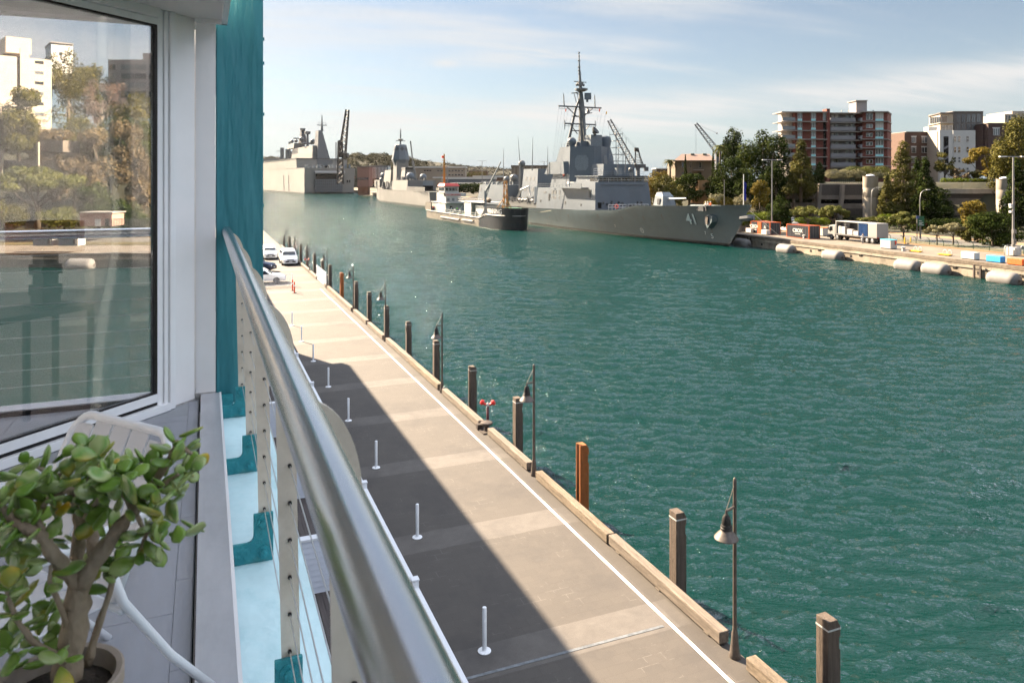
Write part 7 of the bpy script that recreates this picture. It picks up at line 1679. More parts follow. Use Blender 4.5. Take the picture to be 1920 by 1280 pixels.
# main gun
gn = MB(); gy = 136.0; b0 = [(CXD-1.7,gy-1.2,7.0),(CXD+1.7,gy-1.2,7.0),(CXD+1.7,gy+2.4,7.0),(CXD-1.7,gy+2.4,7.0)]; b1 = [(CXD-1.35,gy-.8,9.0),(CXD+1.35,gy-.8,9.0),(CXD+1.4,gy+2.0,9.1),(CXD-1.4,gy+2.0,9.1)]; b2_ = [(CXD-1.0,gy+.2,9.9),(CXD+1.0,gy+.2,9.9),(CXD+1.1,gy+1.8,9.8),(CXD-1.1,gy+1.8,9.8)]
gn.loft([b0,b1,b2_]); gg = gn.build('gun_turret', M['panel_lt'], dd); mb = MB(); mb.tube([(CXD,gy-.6,8.5),(CXD,gy-2.5,8.55),(CXD,gy-7.2,8.75)], [.28,.2,.13], 8); mb.build('gun_barrel', M['chalk'], gg, smooth=50)
mb = MB(); mb.obox((CXD-1.78,gy-.1,7.3), (.2,0,0), (.05,1.0,0), (.1,0,1.2)); mb.build('hatch', M['navy_dark'], gg)
# midships clutter, funnel block, hangar
fn = dblock('funnel_block', 'navy_grey', -5.6, 5.2, 191.5, 203, 6.0, 15.6, .9, .9, .4)
mb = MB()
for y in (194.3,196.8,199.6):
    for z in (9.2,12.3): mb.obox((CXD-5.6+(z-6)*.094+.1,y,z), (-.16,0,0), (0,1.3,0), (.09,0,1.0))
mb.build('window', M['mast_grey'], fn)
dblock('midship_deck', 'navy_deck', -7.4, 7.4, 187, 209, 4.5, 6.2)
hg = dblock('hangar', 'navy_grey', -7.9, 7.6, 208.5, 234.5, 4.5, 10.9, .3, .15, 1.8)
mb = MB(); mb.obox((CXD-7.75,231,8.6), (.3,0,0), (0,1.4,0), (0,0,1.2)); mb.obox((CXD-7.7,211,7), (-.15,0,0), (0,.5,0), (0,0,.5)); mb.build('window', M['mast_grey'], hg)
mb = MB(); mb.cbox((CXD-2,206,10.9), 2.4, 5, .3); 
mb.tube([(CXD-4.5,205,6.2),(CXD-4.5,205,16.5)], [1.0,.7], 8); mb.ball((CXD-4.5,204.6,17.2), 1.1, 10, 8); mb.cbox((CXD-3,214,10.95), 2.0, 3.0, 3.0); mb.ball((CXD-4.4,211,13.0), 1.2, 10, 8); mb.ball((CXD-5.6,214,12.6), 1.0, 10, 8); mb.build('aft_director', M['mast_grey'], dd, smooth=35)
mb = MB(); mb.tube([(CXD-6.5,204,6.5),(CXD-7.2,199,9.5),(CXD-6.8,194,10.6),(CXD-6.6,193.5,8.0)], [.35,.35,.3,.2], 6); mb.tube([(CXD-7.2,188.5,6.0),(CXD-7.2,188.5,10.6)], .5, 8); mb.build('boat_davit', M['chalk'], dd)
for k in range(40): x, y = CXD-R.uniform(3,7.6), R.uniform(188,208); mb = MB(); mb.cbox((x,y,6.2), R.uniform(.2,.9), R.uniform(.2,1.2), R.uniform(.3,1.5)); mb.build('deck_locker', M['mast_grey'], dd)
mb = MB()
for k in range(24): y = 189+k*.8; mb.tube([(CXD-7.6,y,6.0),(CXD-7.6,y,7.2)], .04, 3)
for z in (6.6,7.2): mb.tube([(CXD-7.6,188,z),(CXD-7.6,208,z)], .04, 3)
mb.build('side_rail', M['mast_grey'], dd)
mb = MB()
for k in range(26): mb.cbox((CXD-7+R.uniform(0,3),209.5+k*.95,10.88), R.uniform(.2,.8), R.uniform(.2,.8), R.uniform(.2,1.1))
mb.build('roof_gear', M['panel_lt'], dd)
for px, pb, pt_, dx, d in ((944,330,278,0,215),(977,330,255,-6,200),(998,320,257,1,200),(1027,330,275,0,200)): 
    mb = MB(); mb.tube([dp(px,pb,d), dp(px+dx,pt_,d)], [.16,.035], 5); mb.build('whip_aerial', M['mast_grey'], dd)
mb = MB()
for a in (109.6,112,115,118,121,124,128,132): z = dtop(a)+.0; h_ = dhalf(a,z); mb.tube([(CXD-h_+.1,a,z-.3),(CXD-h_+.1,a,z+.05)], .04, 3)
mb.build('rail_stubs', M['chalk'], dd); mb = MB(); mb.tube([(CXD,111.0,7.5),(CXD,111.0,13.6)], [.10,.06], 6); mb.build('jackstaff', M['chalk'], dd)
mb = MB(); vs = []
rg = []
for k in range(9): z = 12.3-k*.42; x = .28+.06*math.sin(k*1.4); rg.append([(CXD+.07,110.98,z),(CXD+.07+x*.55,110.80+.05*math.sin(k),z-.12),(CXD+.07+x,110.72-.06*math.sin(k),z-.3)])
mb.loft(rg, cap=False, closed=False); mb.build('ensign', mat('flag_blue', (.015,.02,.22), .8, var=.4, vs=2), dd, smooth=True)
mb = MB(); a, b_ = V((CXD-5.2,122,6.6)), V((70.5,178,4.8)); mb.tube([hullpt(996,394) if False else (CXD-8.35,176,4.5), (82,180,3.9), (76.4,174.5,4.7)], .06, 4); mb.build('mooring_line', M['rope_pale'], dd)
mb = MB(); mb.tube([(CXD+3,114,7.4),(97.5,108,2.2)], .035, 4); mb.build('mooring_line', M['rope_pale'], dd)
mb = MB(); 
for px in (1317,1322): 
    q = hullpt(px, 387); mb.obox(q+V((-.25,-.6,-.9)), (.12,0,0), (0,2.2,0), (0,0,.9))
mb.build('canvas', M['navy_dark'], dd)
for i, (px, sh, hat, l_) in enumerate(((1316,(.45,.42,.38),'chalk','sailor in pale overalls leaning over the warship foredeck rail'),(1320,(.40,.36,.33),'chalk','second pale clad sailor beside the orange vested one'),(1325,(.65,.10,.02),'chalk','sailor in an orange vest and white helmet on the foredeck'))):
    q = hullpt(px, 391); person(l_, (q.x+.9, q.y, dtop(q.y)-.95), rad(180), sh, (.05,.05,.07), stride=.04, hat=hat, pose='work', grp='sailors on the warship foredeck')

# --- fuel lighter alongside
plain('lighter_black', (.017,.018,.022), .32, var=.25, vs=.5, dirt=.35, dirtcol=(.06,.05,.04), ds=.6, dstretch=(1,1,.4)); plain('lighter_side', (.10,.085,.065), .55, var=.3, vs=.6, dirt=.4, dirtcol=(.04,.035,.03), ds=.5); plain('deck_green', (.05,.14,.09), .7); plain('mast_yellow', (.36,.15,.015), .5); plain('roof_red', (.40,.03,.02), .5); plain('hi_vis', (.25,.75,.03), .6); plain('house_white', (.32,.32,.31), .5, var=.1, vs=.5, dirt=.4, dirtcol=(.17,.13,.09), ds=.7, dstretch=(1,1,.3))
LX = 72.0
lg = thing('fuel_lighter', 'black hulled fuel lighter with white wheelhouse and yellow mast beside warship', 'boat', (LX,205,0))
def lhalf(Y): 
    a = Y-170.4
    if a <= 0: return .02
    if a < 9: return 4.35*math.sqrt(max(0, 1-(1-a/9)**2.3))
    if Y > 236: return 4.35-.12*(Y-236)
    return 4.35
def lsheer(Y): return 5.5 if Y < 182 else 5.5-2.9*sm(182,187.5,Y)-.0 if Y < 236 else 2.6
mb = MB(); idx = []; st = [170.4,170.6,171,171.6,172.5,173.6,175,177,179.5,182,183.5,185,186.5,188,195,210,225,236,241]
for side in (-1,1):
    b = len(mb.v)
    for Y in st: 
        for q in (-.15,0,.09,.45,.62,.66,1): mb.v.append((LX+side*lhalf(Y)*(1+.02*q), Y-(.9*q if Y < 173 else 0), lsheer(Y)*q))
    for i in range(len(st)-1):
        for j in range(6):
            f = (b+i*7+j, b+(i+1)*7+j, b+(i+1)*7+j+1, b+i*7+j+1); mb.f.append(f if side > 0 else f[::-1]); idx.append(1 if (j < 1 or st[i] > 187) else 0)
b = len(mb.v); Y = 241
mb.v += [(LX-lhalf(Y),Y,-.5),(LX+lhalf(Y),Y,-.5),(LX+lhalf(Y),Y,2.6),(LX-lhalf(Y),Y,2.6)]; mb.f.append((b,b+1,b+2,b+3)[::-1]); idx.append(0)
mb.build('hull', parent=lg, smooth=35, mats=[M['lighter_black'], M['lighter_side']], idx=idx)
mb = MB(); L_ = []
for Y in st[4:]: z = 3.55 if Y < 182 else 3.55-1.1*sm(182,187,Y); L_.append((LX-lhalf(Y)*1.02-.16, Y, z))
mb.tube(L_, .13, 6); mb.tube([(2*LX-x, y, z) for x, y, z in L_], .13, 6); mb.tube([L_[0], (LX-1.6,170.4,3.55), (LX,169.5,3.55), (LX+1.6,170.4,3.55), (2*LX-L_[0][0], L_[0][1], 3.55)], .13, 6); mb.build('rubbing_strake', M['galv'], lg)
mb = MB()
for y0, y1, z in ((204,222,1.0),(192,201,1.2)): mb.tube([(LX-4.6,y0,z),(LX-4.6,y1,z)], .25, 8)
mb.build('side_fender', M['galv'], lg)
mb = MB(); mb.box(LX-4.2,LX+4.2,182.3,240.9,2.2,2.35); mb.build('deck', M['deck_green'], lg)
mb = MB(); mb.prism([(LX-.3,170.6,5.0),(LX-3.2,173,5.0),(LX-4.1,177,5.0),(LX-4.1,182.2,5.0),(LX+4.1,182.2,5.0),(LX+4.1,177,5.0),(LX+3.2,173,5.0),(LX+.3,170.6,5.0)], (0,0,.15)); mb.build('foredeck', M['deck_green'], lg)
mb = MB(); mb.box(LX-4.1,LX+4.1,182.25,182.4,2.36,4.98); mb.build('forecastle_bulkhead', M['house_white'], lg)
def lbox(name, m, x0, x1, y0, y1, z0, z1, par=None, bv=.05): o = MB().box(LX+x0,LX+x1,y0,y1,z0,z1).build(name, M[m], par or lg); bevel(o, bv, 2) if bv else None; return o
wh = lbox('deckhouse', 'house_white', -3.4, 3.6, 221, 236, 2.36, 5.2); lbox('bridge_deck', 'house_white', -3.6, 4.4, 220, 237, 5.21, 5.4)
w2 = lbox('accommodation', 'house_white', -3.0, 1.9, 222, 232, 5.41, 8.3); w3 = lbox('wheelhouse', 'house_white', -3.2, 1.4, 222.6, 229, 8.31, 10.4); lbox('bridge_wing', 'house_white', -3.0, 3.6, 221.9, 224, 7.2, 8.29)
mb = MB(); mb.loft([[(LX-3.5,222.2,10.41),(LX+1.7,222.2,10.41),(LX+1.7,229.5,10.41),(LX-3.5,229.5,10.41)], [(LX-2.9,223.2,11.3),(LX+1.2,223.2,11.3),(LX+1.2,229,11.3),(LX-2.9,229,11.3)]]); mb.build('wheelhouse_roof', M['roof_red'], w3)
mb = MB()
for k in range(4): mb.obox((LX-2.9+k*1.08,222.52,9.0), (.85,0,0), (0,.2,0), (0,0,.95))
mb.build('front_window', M['pane_dark'], w3)
mb = MB()
for k in range(4): mb.obox((LX-3.28,223.2+k*1.4,9.0), (.2,0,0), (0,1.0,0), (0,0,.95))
mb.build('side_window', M['pane_dark'], w3)
for x in (-2.2,-.6,1.0): lbox('window', 'pane_mid', x-.4, x+.4, 221.93, 222.2, 5.9, 6.8, w2, 0)
mb = MB(); put_text(mb, 'NO SMOKING', (LX-.6,221.87,7.75), (1,0,0), (0,0,1), .75, .0, 1.0, .01); mb.build('lettering', M['roof_red'], lg)
mb = MB(); mb.obox((LX-2,220.92,2.4), (.8,0,0), (0,.2,0), (0,0,1.9)); mb.build('door', M['void'], wh)
mb = MB(); mb.tube([(LX+.6,221,2.4),(LX+2.6,220.8,5.2)], .12, 4); mb.build('stair', M['chalk'], wh)
mb = MB(); mb.lathe((LX-2.0,227,11.3), [(.38,0),(.3,6),(.22,9.3)], 8); 
for z in (14,16.5,18.5): mb.tube([(LX-2.9,227,z),(LX-1.1,227,z)], .06, 4)
mb.build('mast', M['mast_yellow'], lg); mb = MB(); mb.cbox((LX-2.5,227,19.3), .6, .4, .7); mb.build('navigation_light', M['orange_red'], lg)
mb = MB(); mb.lattice((LX-1.5,176,5.15), (LX-1.5,176,12.3), 1.1, 7, .09, .6); 
for dx, dy in ((-2,1),(2,1),(0,2.5)): mb.tube([(LX-1.5,176,8.5),(LX-1.5+dx,176+dy,5.15)], .1, 5)
mb.build('foremast', M['mast_yellow'], lg)
mb = MB(); mb.tube([(LX-2.3,188.5,2.36),(LX-2.3,188.5,9.5)], .35, 8); mb.tube([(LX-2.3,188.5,9.2),(LX-1.0,187,12.5),(LX+.8,185,17.3)], [.32,.24,.14], 6); mb.tube([(LX-2.3,188.5,7),(LX-1.4,187.4,11)], .12, 5); mb.build('deck_crane', M['panel_lt'], lg)
lbox('tank_house', 'house_white', -3.4, 1.0, 197, 203, 2.36, 6.2); lbox('tank_house', 'house_white', -2.6, 2.5, 188.5, 196, 2.36, 5.6); lbox('catwalk', 'house_white', -3.6, 3.4, 188, 208, 6.21, 6.35)
mb = MB(); mb.ball((LX-1,190.5,6.9), 1.0, 12, 6, (.9,2.4,.7)); mb.build('covered_boat', mat('tarp', (.10,.075,.055), .8, var=.2, vs=1), lg, smooth=True)
mb = MB()
for k in range(60): x, y = LX+R.uniform(-3.6,3.6), R.uniform(183,221); mb.cbox((x,y,2.36), R.uniform(.2,.7), R.uniform(.2,.9), R.uniform(.3,1.4))
for k in range(10): y = 186+k*3.4; mb.tube([(LX-3.0,y,2.9),(LX-3.0+R.uniform(.5,2.5),y+R.uniform(-1,1),3.3),(LX+2.6,y,2.9)], .1, 5)
mb.build('pipe_work', M['panel_lt'], lg)
mb = MB()
for k in range(40): y = 183+k*.97; mb.tube([(LX-4.2,y,2.36),(LX-4.2,y,3.5)], .035, 3)
for k in range(20): y = 188+k*1.0; mb.tube([(LX-3.6,y,6.35),(LX-3.6,y,7.4)], .035, 3)
for z in (2.9,3.5): mb.tube([(LX-4.2,183,z),(LX-4.2,221,z)], .035, 3)
for z in (6.9,7.4): mb.tube([(LX-3.6,188,z),(LX-3.6,208,z)], .035, 3)
mb.build('hand_rail', M['chalk'], lg)
mb = MB(); mb.box(LX-4.3,LX-4.15,234,240.8,2.6,5.0); mb.box(LX-4.3,LX+4,240.7,240.85,2.6,5.0); mb.build('stern_bulwark', M['lighter_side'], lg)
mb = MB(); mb.tube([(LX+4,212,2.4),(LX+4,212,7.5)], .08, 5); mb.build('flagstaff', M['chalk'], lg)
mb = MB(); vs, fs = text_mesh('MANNING', 1.75, .01, .92, .02); Yc, zc_ = 177.2, 4.45
mb.add([(LX-lhalf(Yc-x)*1.02-.06-z, Yc-x-(.5 if False else 0), zc_+y) for x, y, z in vs], fs); mb.build('name_lettering', M['white_mark'], lg)
for px, sh, l_, yy, xx in ((853,(.25,.75,.03),'deckhand in a lime vest by the lighter deckhouse',219.5,-.2),(843,(.6,.6,.6),'deckhand in white near the lighter deckhouse door',219.5,-2.0),(820,(.55,.06,.04),'deckhand in red at the lighter stern rail',232.5,-3.9)):
    person(l_, (LX+xx, yy, 2.36), rad(200), sh, (.05,.05,.08), stride=.05, grp='deckhands on the fuel lighter')

# --- frigate further along
fx = thing('grey_warship', 'smaller grey warship with faceted radar mast moored stern towards camera', 'warship', (97,390,0))
FXC = 97.2
def fhalf(Y, z):
    a = 449+6*(max(0,z)/11)-Y
    if a <= 0: return .02
    return (6.6+.9*min(1,max(0,z)/7))*(1-(1-min(1, a/50))**2.1)*(1-.12*sm(340,316,Y))
FZ = [-.6,0,.6,2.5,4.5,7.0]
def ftop(Y): return 7.0+3.4*sm(395,450,Y)
mb = MB(); idx = []; SY = [316+(455-316)*i/36 for i in range(37)]
for side in (-1,1):
    b = len(mb.v)
    for Y in SY:
        for z in FZ: zz_ = z if z < 6.9 else ftop(Y); mb.v.append((FXC+side*fhalf(Y,zz_), Y, zz_))
    for i in range(36):
        for j in range(5): f = (b+i*6+j, b+(i+1)*6+j, b+(i+1)*6+j+1, b+i*6+j+1); mb.f.append(f if side > 0 else f[::-1]); idx.append(1 if j < 2 else 0)
b = len(mb.v); mb.v += [(FXC-fhalf(316,0),316,-.6),(FXC+fhalf(316,0),316,-.6),(FXC+fhalf(316,7),316,7),(FXC-fhalf(316,7),316,7)]; mb.f.append((b,b+1,b+2,b+3)); idx.append(0)
mb.build('hull', parent=fx, smooth=40, mats=[M['ship_pale'], M['boot_black']], idx=idx)
mb = MB()
for i in range(36):
    Y0, Y1 = SY[i], SY[i+1]; h0, h1 = fhalf(Y0,ftop(Y0)), fhalf(Y1,ftop(Y1)); mb.add([(FXC-h0,Y0,ftop(Y0)-.3),(FXC+h0,Y0,ftop(Y0)-.3),(FXC+h1,Y1,ftop(Y1)-.3),(FXC-h1,Y1,ftop(Y1)-.3)], [(0,1,2,3)])
mb.build('deck', M['navy_deck'], fx)
def fb_(name, m, x0, x1, y0, y1, z0, z1, tx=0, ty=0):
    mb = MB(); mb.loft([[(FXC+x0,y0,z0),(FXC+x1,y0,z0),(FXC+x1,y1,z0),(FXC+x0,y1,z0)], [(FXC+x0+tx,y0+ty,z1),(FXC+x1-tx,y0+ty,z1),(FXC+x1-tx,y1-ty,z1),(FXC+x0+tx,y1-ty,z1)]]); return mb.build(name, M[m], fx)
h_ = fb_('hangar', 'ship_pale', -7.2, 7.2, 352, 383, 7.0, 12.0, .2, 0); mb = MB(); mb.obox((FXC+.5,351.9,7.1), (5.2,0,0), (0,.2,0), (0,0,2.2)); mb.build('hangar_door', M['void'], h_); mb = MB(); mb.obox((FXC+.5,351.85,9.4), (5.2,0,0), (0,.2,0), (0,0,2.2)); mb.build('door_shutter', M['panel_lt'], h_)
fb_('side_screen', 'ship_pale', -7.5, -7.3, 320, 352, 7.0, 9.0); fb_('bow_screen', 'ship_pale', -6.2, -6.0, 418, 432, 8.2, 12.0)
fb_('forward_house', 'ship_pale', -5.0, 5.5, 398, 416, 7.0, 17.5, 1.0, 1.5); fb_('tower', 'ship_pale', -3.6, 3.2, 389, 397, 12.0, 22.2, .3, .3); fb_('funnel', 'ship_pale', -3.0, 2.5, 374, 383, 12.0, 17.6, .6, .8); fb_('funnel_cap', 'navy_dark', -2.6, 2.1, 374.4, 382.4, 17.61, 18.6, .2, -.4)
def ring_(r, z, n=8): return [(FXC-.4+r*math.cos(math.pi/8+6.2832*k/n), 393+r*math.sin(math.pi/8+6.2832*k/n), z) for k in range(n)]
mb = MB(); mb.loft([ring_(3.2,19.2), ring_(4.9,23.0), ring_(3.2,30.6), ring_(2.8,31)]); fm = mb.build('radar_mast', M['navy_grey'], fx)
mb = MB()
for k in range(8):
    a = math.pi/8+6.2832*(k+.5)/8
    for z, rr_, s_ in ((25.2,4.07,1.25),(28.6,3.5,1.15)):
        c_ = V((FXC-.4+rr_*.955*math.cos(a), 393+rr_*.955*math.sin(a), z)); u = V((-math.sin(a), math.cos(a), 0)); up = V((-.22*math.cos(a), -.22*math.sin(a), 1)).normalized(); nn = u.cross(up); mb.prism([c_+u*s_+nn*.05, c_+up*s_+nn*.05, c_-u*s_+nn*.05, c_-up*s_+nn*.05], nn*.1)
mb.build('radar_face', M['navy_dark'], fm)
mb = MB(); mb.tube([(FXC-.4,393,31),(FXC-.4,393,36),(FXC-.4,393,39.5)], [.4,.3,.12], 8); 
for z, r_ in ((38.6,.55),(37.2,.6),(36,.7)): mb.lathe((FXC-.4,393,z), [(.15,-.2),(r_,0),(r_,.15),(.15,.3)], 8)
mb.tube([(FXC-3,393,33),(FXC+2.2,393,33)], .2, 5); mb.lathe((FXC-.4,393,33.2), [(.5,0),(1.5,.3),(1.5,.7),(.4,1)], 10); mb.build('pole_mast', M['mast_grey'], fx)
mb = MB(); mb.tube([(FXC+2.5,372,12),(FXC+.8,372,21.5)], .6, 8); mb.tube([(FXC+.8,372,21.5),(FXC-.4,372,32)], .35, 8); mb.build('crane_jib', M['ship_pale'], fx)
for x, y, z, r_ in ((-2.5,364,13.8,2.2),(3,360,13.5,1.8),(-3.6,420,14.5,1.8),(-3.6,424,12,1.6)): mb = MB(); mb.ball((FXC+x,y,z), r_, 12, 8); mb.lathe((FXC+x,y,11), [(r_*.5,0),(r_*.5,z-11)], 8); mb.build('director', M['navy_grey'], fx, smooth=40)
for k in range(64): x, y = FXC-R.uniform(1,6.6), R.uniform(384,428); MB().cbox((x,y,7.2), R.uniform(.4,1.4), R.uniform(.5,2), R.uniform(.6,4.5)).build('deck_locker', M['mast_grey'], fx)
for k in range(24): MB().cbox((FXC+R.uniform(-6.5,6.5),R.uniform(353,382),12.01), R.uniform(.4,1.2), R.uniform(.4,1.6), R.uniform(.4,1.8)).build('roof_vent', M['mast_grey'], fx)
mb = MB(); 
for k in range(14): mb.obox((FXC-7.62,321+k*2.2,7.1), (.05,0,0), (0,.35,0), (0,0,1.9))
mb.build('screen_rib', M['mast_grey'], fx)

# --- landing ship, stern on
P0 = V((78.5,659,0)); LA = V((-.104,.9946,0)); LW = V((.9946,.104,0))
ls = thing('landing_ship', 'huge pale landing ship with slab sides and a stern dock gate', 'warship', P0)
def lp_(s_, w_, z): return P0+LA*s_+LW*w_+V((0,0,z))
def lblock(name, m, s0, s1, w0, w1, z0, z1, ts0=0, ts1=0, tw0=0, tw1=0, par=None):
    mb = MB(); mb.loft([[lp_(s0,w0,z0),lp_(s0,w1,z0),lp_(s1,w1,z0),lp_(s1,w0,z0)], [lp_(s0+ts0,w0+tw0,z1),lp_(s0+ts0,w1-tw1,z1),lp_(s1-ts1,w1-tw1,z1),lp_(s1-ts1,w0+tw0,z1)]]); return mb.build(name, M[m], par or ls)
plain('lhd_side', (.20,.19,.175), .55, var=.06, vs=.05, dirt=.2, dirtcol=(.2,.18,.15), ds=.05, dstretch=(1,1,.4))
lblock('hull', 'lhd_side', 0, 430, 0, 43, .6, 22.0, -2.5, 0, -.6, -.6); lblock('waterline', 'boot_black', .4, 430, .1, 42.9, -1, .6)
lblock('flight_deck', 'lhd_side', 26, 430, -.8, 44, 22.0, 30.4, 0, 0, -.6, -.6); lblock('deck_edge', 'navy_dark', 25.4, 430, -1.8, 45, 30.41, 31.0)
mb = MB(); mb.obox(lp_(25.7,18,22.1), LW*17, LA*.5, V((0,0,2.2))); mb.build('hangar_opening', M['void'], ls)
mb = MB(); mb.obox(lp_(25.5,17,24.4), LW*14, LA*.5, V((0,0,5.6))); mb.build('aircraft_lift', M['mast_grey'], ls)
mb = MB(); mb.obox(lp_(25.4,36.5,22.1), LW*2.4, LA*.5, V((0,0,7.5))); mb.build('hangar_door', M['void'], ls)
for w0, w1, l_ in ((0,.0,0),): pass
gt = lblock('dock_gate', 'mast_grey', -2.1, -.8, 8.2, 32.5, 1.0, 12.2, -1.2, 0); mb = MB(); mb.obox(lp_(-3.2,9.3,12.3), LW*22.2, LA*1.5, V((0,0,4.5))); mb.build('dock_opening', M['void'], ls); mb = MB(); mb.prism([lp_(-2.5,8,17.0), lp_(-5.5,8,17.2), lp_(-5.5,8,18.0), lp_(-2.5,8,19.6)], LW*26); mb.build('gate_canopy', M['lhd_side'], ls)
mb = MB()
for k in range(5): mb.obox(lp_(-2.6-.28*k,8.6,1.6+k*2.5), LW*23.5, LA*.4, V((0,0,.5)))
for k in range(14): mb.prism([lp_(-2.3,9+k*1.75,1.2), lp_(-2.7,9+k*1.75,1.2), lp_(-3.9,9+k*1.75,12.2), lp_(-3.5,9+k*1.75,12.2)], LW*.35)
mb.build('gate_rib', M['panel_lt'], gt)
mb = MB()
for w_ in (36.2,38.2): mb.obox(lp_(-2.6,w_,9.5), LW*1.0, LA*.4, V((0,0,2)))
mb.build('stern_vent', M['void'], ls)
isl = lblock('island', 'lhd_side', 50, 142, 18.5, 30, 31.02, 43.5, 0, 6, .3, .3); lblock('island_tower', 'mast_grey', 44, 62, 22, 33.5, 31.02, 57.5, 3, 4, 1.5, 6.5, isl)
lblock('island_forward', 'lhd_side', 118, 150, 16, 28, 43.6, 48.5, 0, 2, .5, 1, isl); lblock('funnel', 'navy_dark', 108, 120, 21, 27, 48.6, 61.5, 3, 3, 1.5, 1.5, isl)
mb = MB()
q = lp_(50,27.5,0)
mb.tube([q+V((0,0,57)), q+V((0,0,63)), q+V((0,0,72))], [1.4,.8,.3], 8); mb.tube([q+V((-4.5,0,62.5)), q+V((4.5,0,62.5))], .4, 6)
for dx in (-3.5,-1.8,1.8,3.5): mb.tube([q+V((dx,0,62.5)), q+V((dx,0,65.5))], .15, 4)
q2 = lp_(86,22.5,0); mb.tube([q2+V((0,0,43)), q2+V((0,0,56))], [1.4,1.0], 8); mb.cbox(q2+V((0,0,56)), 5, 5, 2.6); mb.ball(q2+V((-5.5,0,51)), 2.6, 10, 8); mb.ball(q2+V((5,0,49)), 2.6, 10, 8); mb.tube([q2+V((-6,0,47)), q2+V((6,0,47))], 1.2, 6)
q3 = lp_(112,23.5,0); mb.tube([q3+V((-9,0,53)), q3+V((2,0,53))], .7, 6); mb.cbox(q3+V((0,0,61.5)), 5, 5, 1.6)
q4 = lp_(135,21,0); mb.ball(q4+V((-3,0,51)), 1.9, 8, 6); mb.ball(q4+V((1,0,51.5)), 1.9, 8, 6); mb.build('aerials', M['mast_grey'], isl, smooth=35)
mb = MB(); q = lp_(40,38,0); mb.tube([q+V((0,0,31)), q+V((0,0,46.5))], .55, 6); mb.build('flagstaff', M['mast_grey'], ls)
mb = MB()
for k in range(46): mb.cbox(lp_(R.uniform(2,22),R.uniform(3,41),22.0), R.uniform(.6,1.6), R.uniform(.6,1.6), R.uniform(.8,3.6))
mb.build('mooring_gear', M['panel_lt'], ls)
mb = MB()
for s_ in (62,84): mb.prism([lp_(s_,-.02,1.0), lp_(s_+1.2,-.02,1.0), lp_(s_+1.2-0,-.45,16), lp_(s_,-.45,16)], LW*-.25)
mb.build('side_rubber', M['mast_grey'], ls)
mb = MB(); q = lp_(0,37,22.0); 
mb.tube([lp_(-1,27,21.5), lp_(-1,36,18.5), lp_(-1,44,13.5)], .18, 4); mb.build('red_line', M['orange_red'], ls)
fw = thing('grey_warship', 'distant hazy grey warship masts beyond the landing ship', 'warship', dp(530,330,1150))
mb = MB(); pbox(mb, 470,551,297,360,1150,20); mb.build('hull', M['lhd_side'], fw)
mb = MB(); 
for px, y0, w_ in ((528,277,2.6),(537,280,2),(542,266,1.2),(548,284,3)): pbox(mb, px-w_, px+w_, y0, 297.5, 1150, 6)
pbox(mb, 538,549,276,276.9,1150,1); pbox(mb, 519,529,283,284,1150,2); mb.build('masts', M['mast_grey'], fw)

# --- cranes
plain('crane_grey', (.09,.095,.105), .6, .2); plain('crane_dark', (.035,.03,.028), .6)
t = thing('quay_crane', 'dark lattice jib crane standing behind the landing ship stern', 'crane', dp(643,345,600))
mb = MB(); mb.lattice(dp(641,296,600), dp(651.5,206,600), 5.2, 16, .5, 2.2); mb.build('jib', M['crane_dark'], t)
mb = MB(); mb.lattice(dp(638,345,600), dp(638,264,600), 4.5, 10, .45, 3); mb.build('tower', M['crane_dark'], t); mb = MB(); pbox(mb, 635,651,287,295,600,7); pbox(mb, 635.5,640.5,263,270,600,3); mb.build('machinery_house', M['crane_dark'], t)
t = thing('quay_crane', 'grey lattice crane leaning left behind the warship bridge', 'crane', dp(1200,345,345))
mb = MB(); mb.lattice(dp(1191,316,345), dp(1142,225,345), 2.6, 22, .16, 1.5); mb.build('jib', M['crane_grey'], t)
mb = MB(); pbox(mb, 1194,1200,309,345,345,3); mb.build('tower', M['crane_grey'], t); mb = MB(); pbox(mb, 1189,1211,308,315,345,4); pbox(mb, 1210,1216,313,321,345,4); mb.build('machinery_house', M['crane_grey'], t)
mb = MB(); mb.lattice(dp(1197,308,346), dp(1194,278,346), 3, 6, .16, 1.2); mb.tube([dp(1206,308,346), dp(1195,279,346)], .2, 5); pbox(mb, 1190,1197,277,284,345.5,1.5); mb.build('a_frame', M['crane_dark'], t)
mb = MB(); 
for a, b_ in (((1143,226),(1192,280)),((1145,225),(1194,278)),((1141,226),(1141,243))): mb.tube([dp(*a,345), dp(*b_,345)], .05, 3)
mb.build('cables', M['crane_grey'], t)
t = thing('quay_crane', 'small lattice crane jib showing above the sandstone house', 'crane', dp(1345,345,350))
mb = MB(); mb.lattice(dp(1346,285,350), dp(1304.5,232,350), 2.4, 14, .15, 1.2); mb.build('jib', M['crane_grey'], t); mb = MB(); pbox(mb, 1343,1349,284,345,350,2.5); mb.build('tower', M['crane_grey'], t)
mb = MB()
for a, b_ in (((1304.5,232),(1344,250)),((1305,232),(1305,290))): mb.tube([dp(*a,350), dp(*b_,350)], .06, 3)
mb.ball(dp(1344,250,350), .4, 8, 6); mb.build('cables', M['crane_grey'], t)

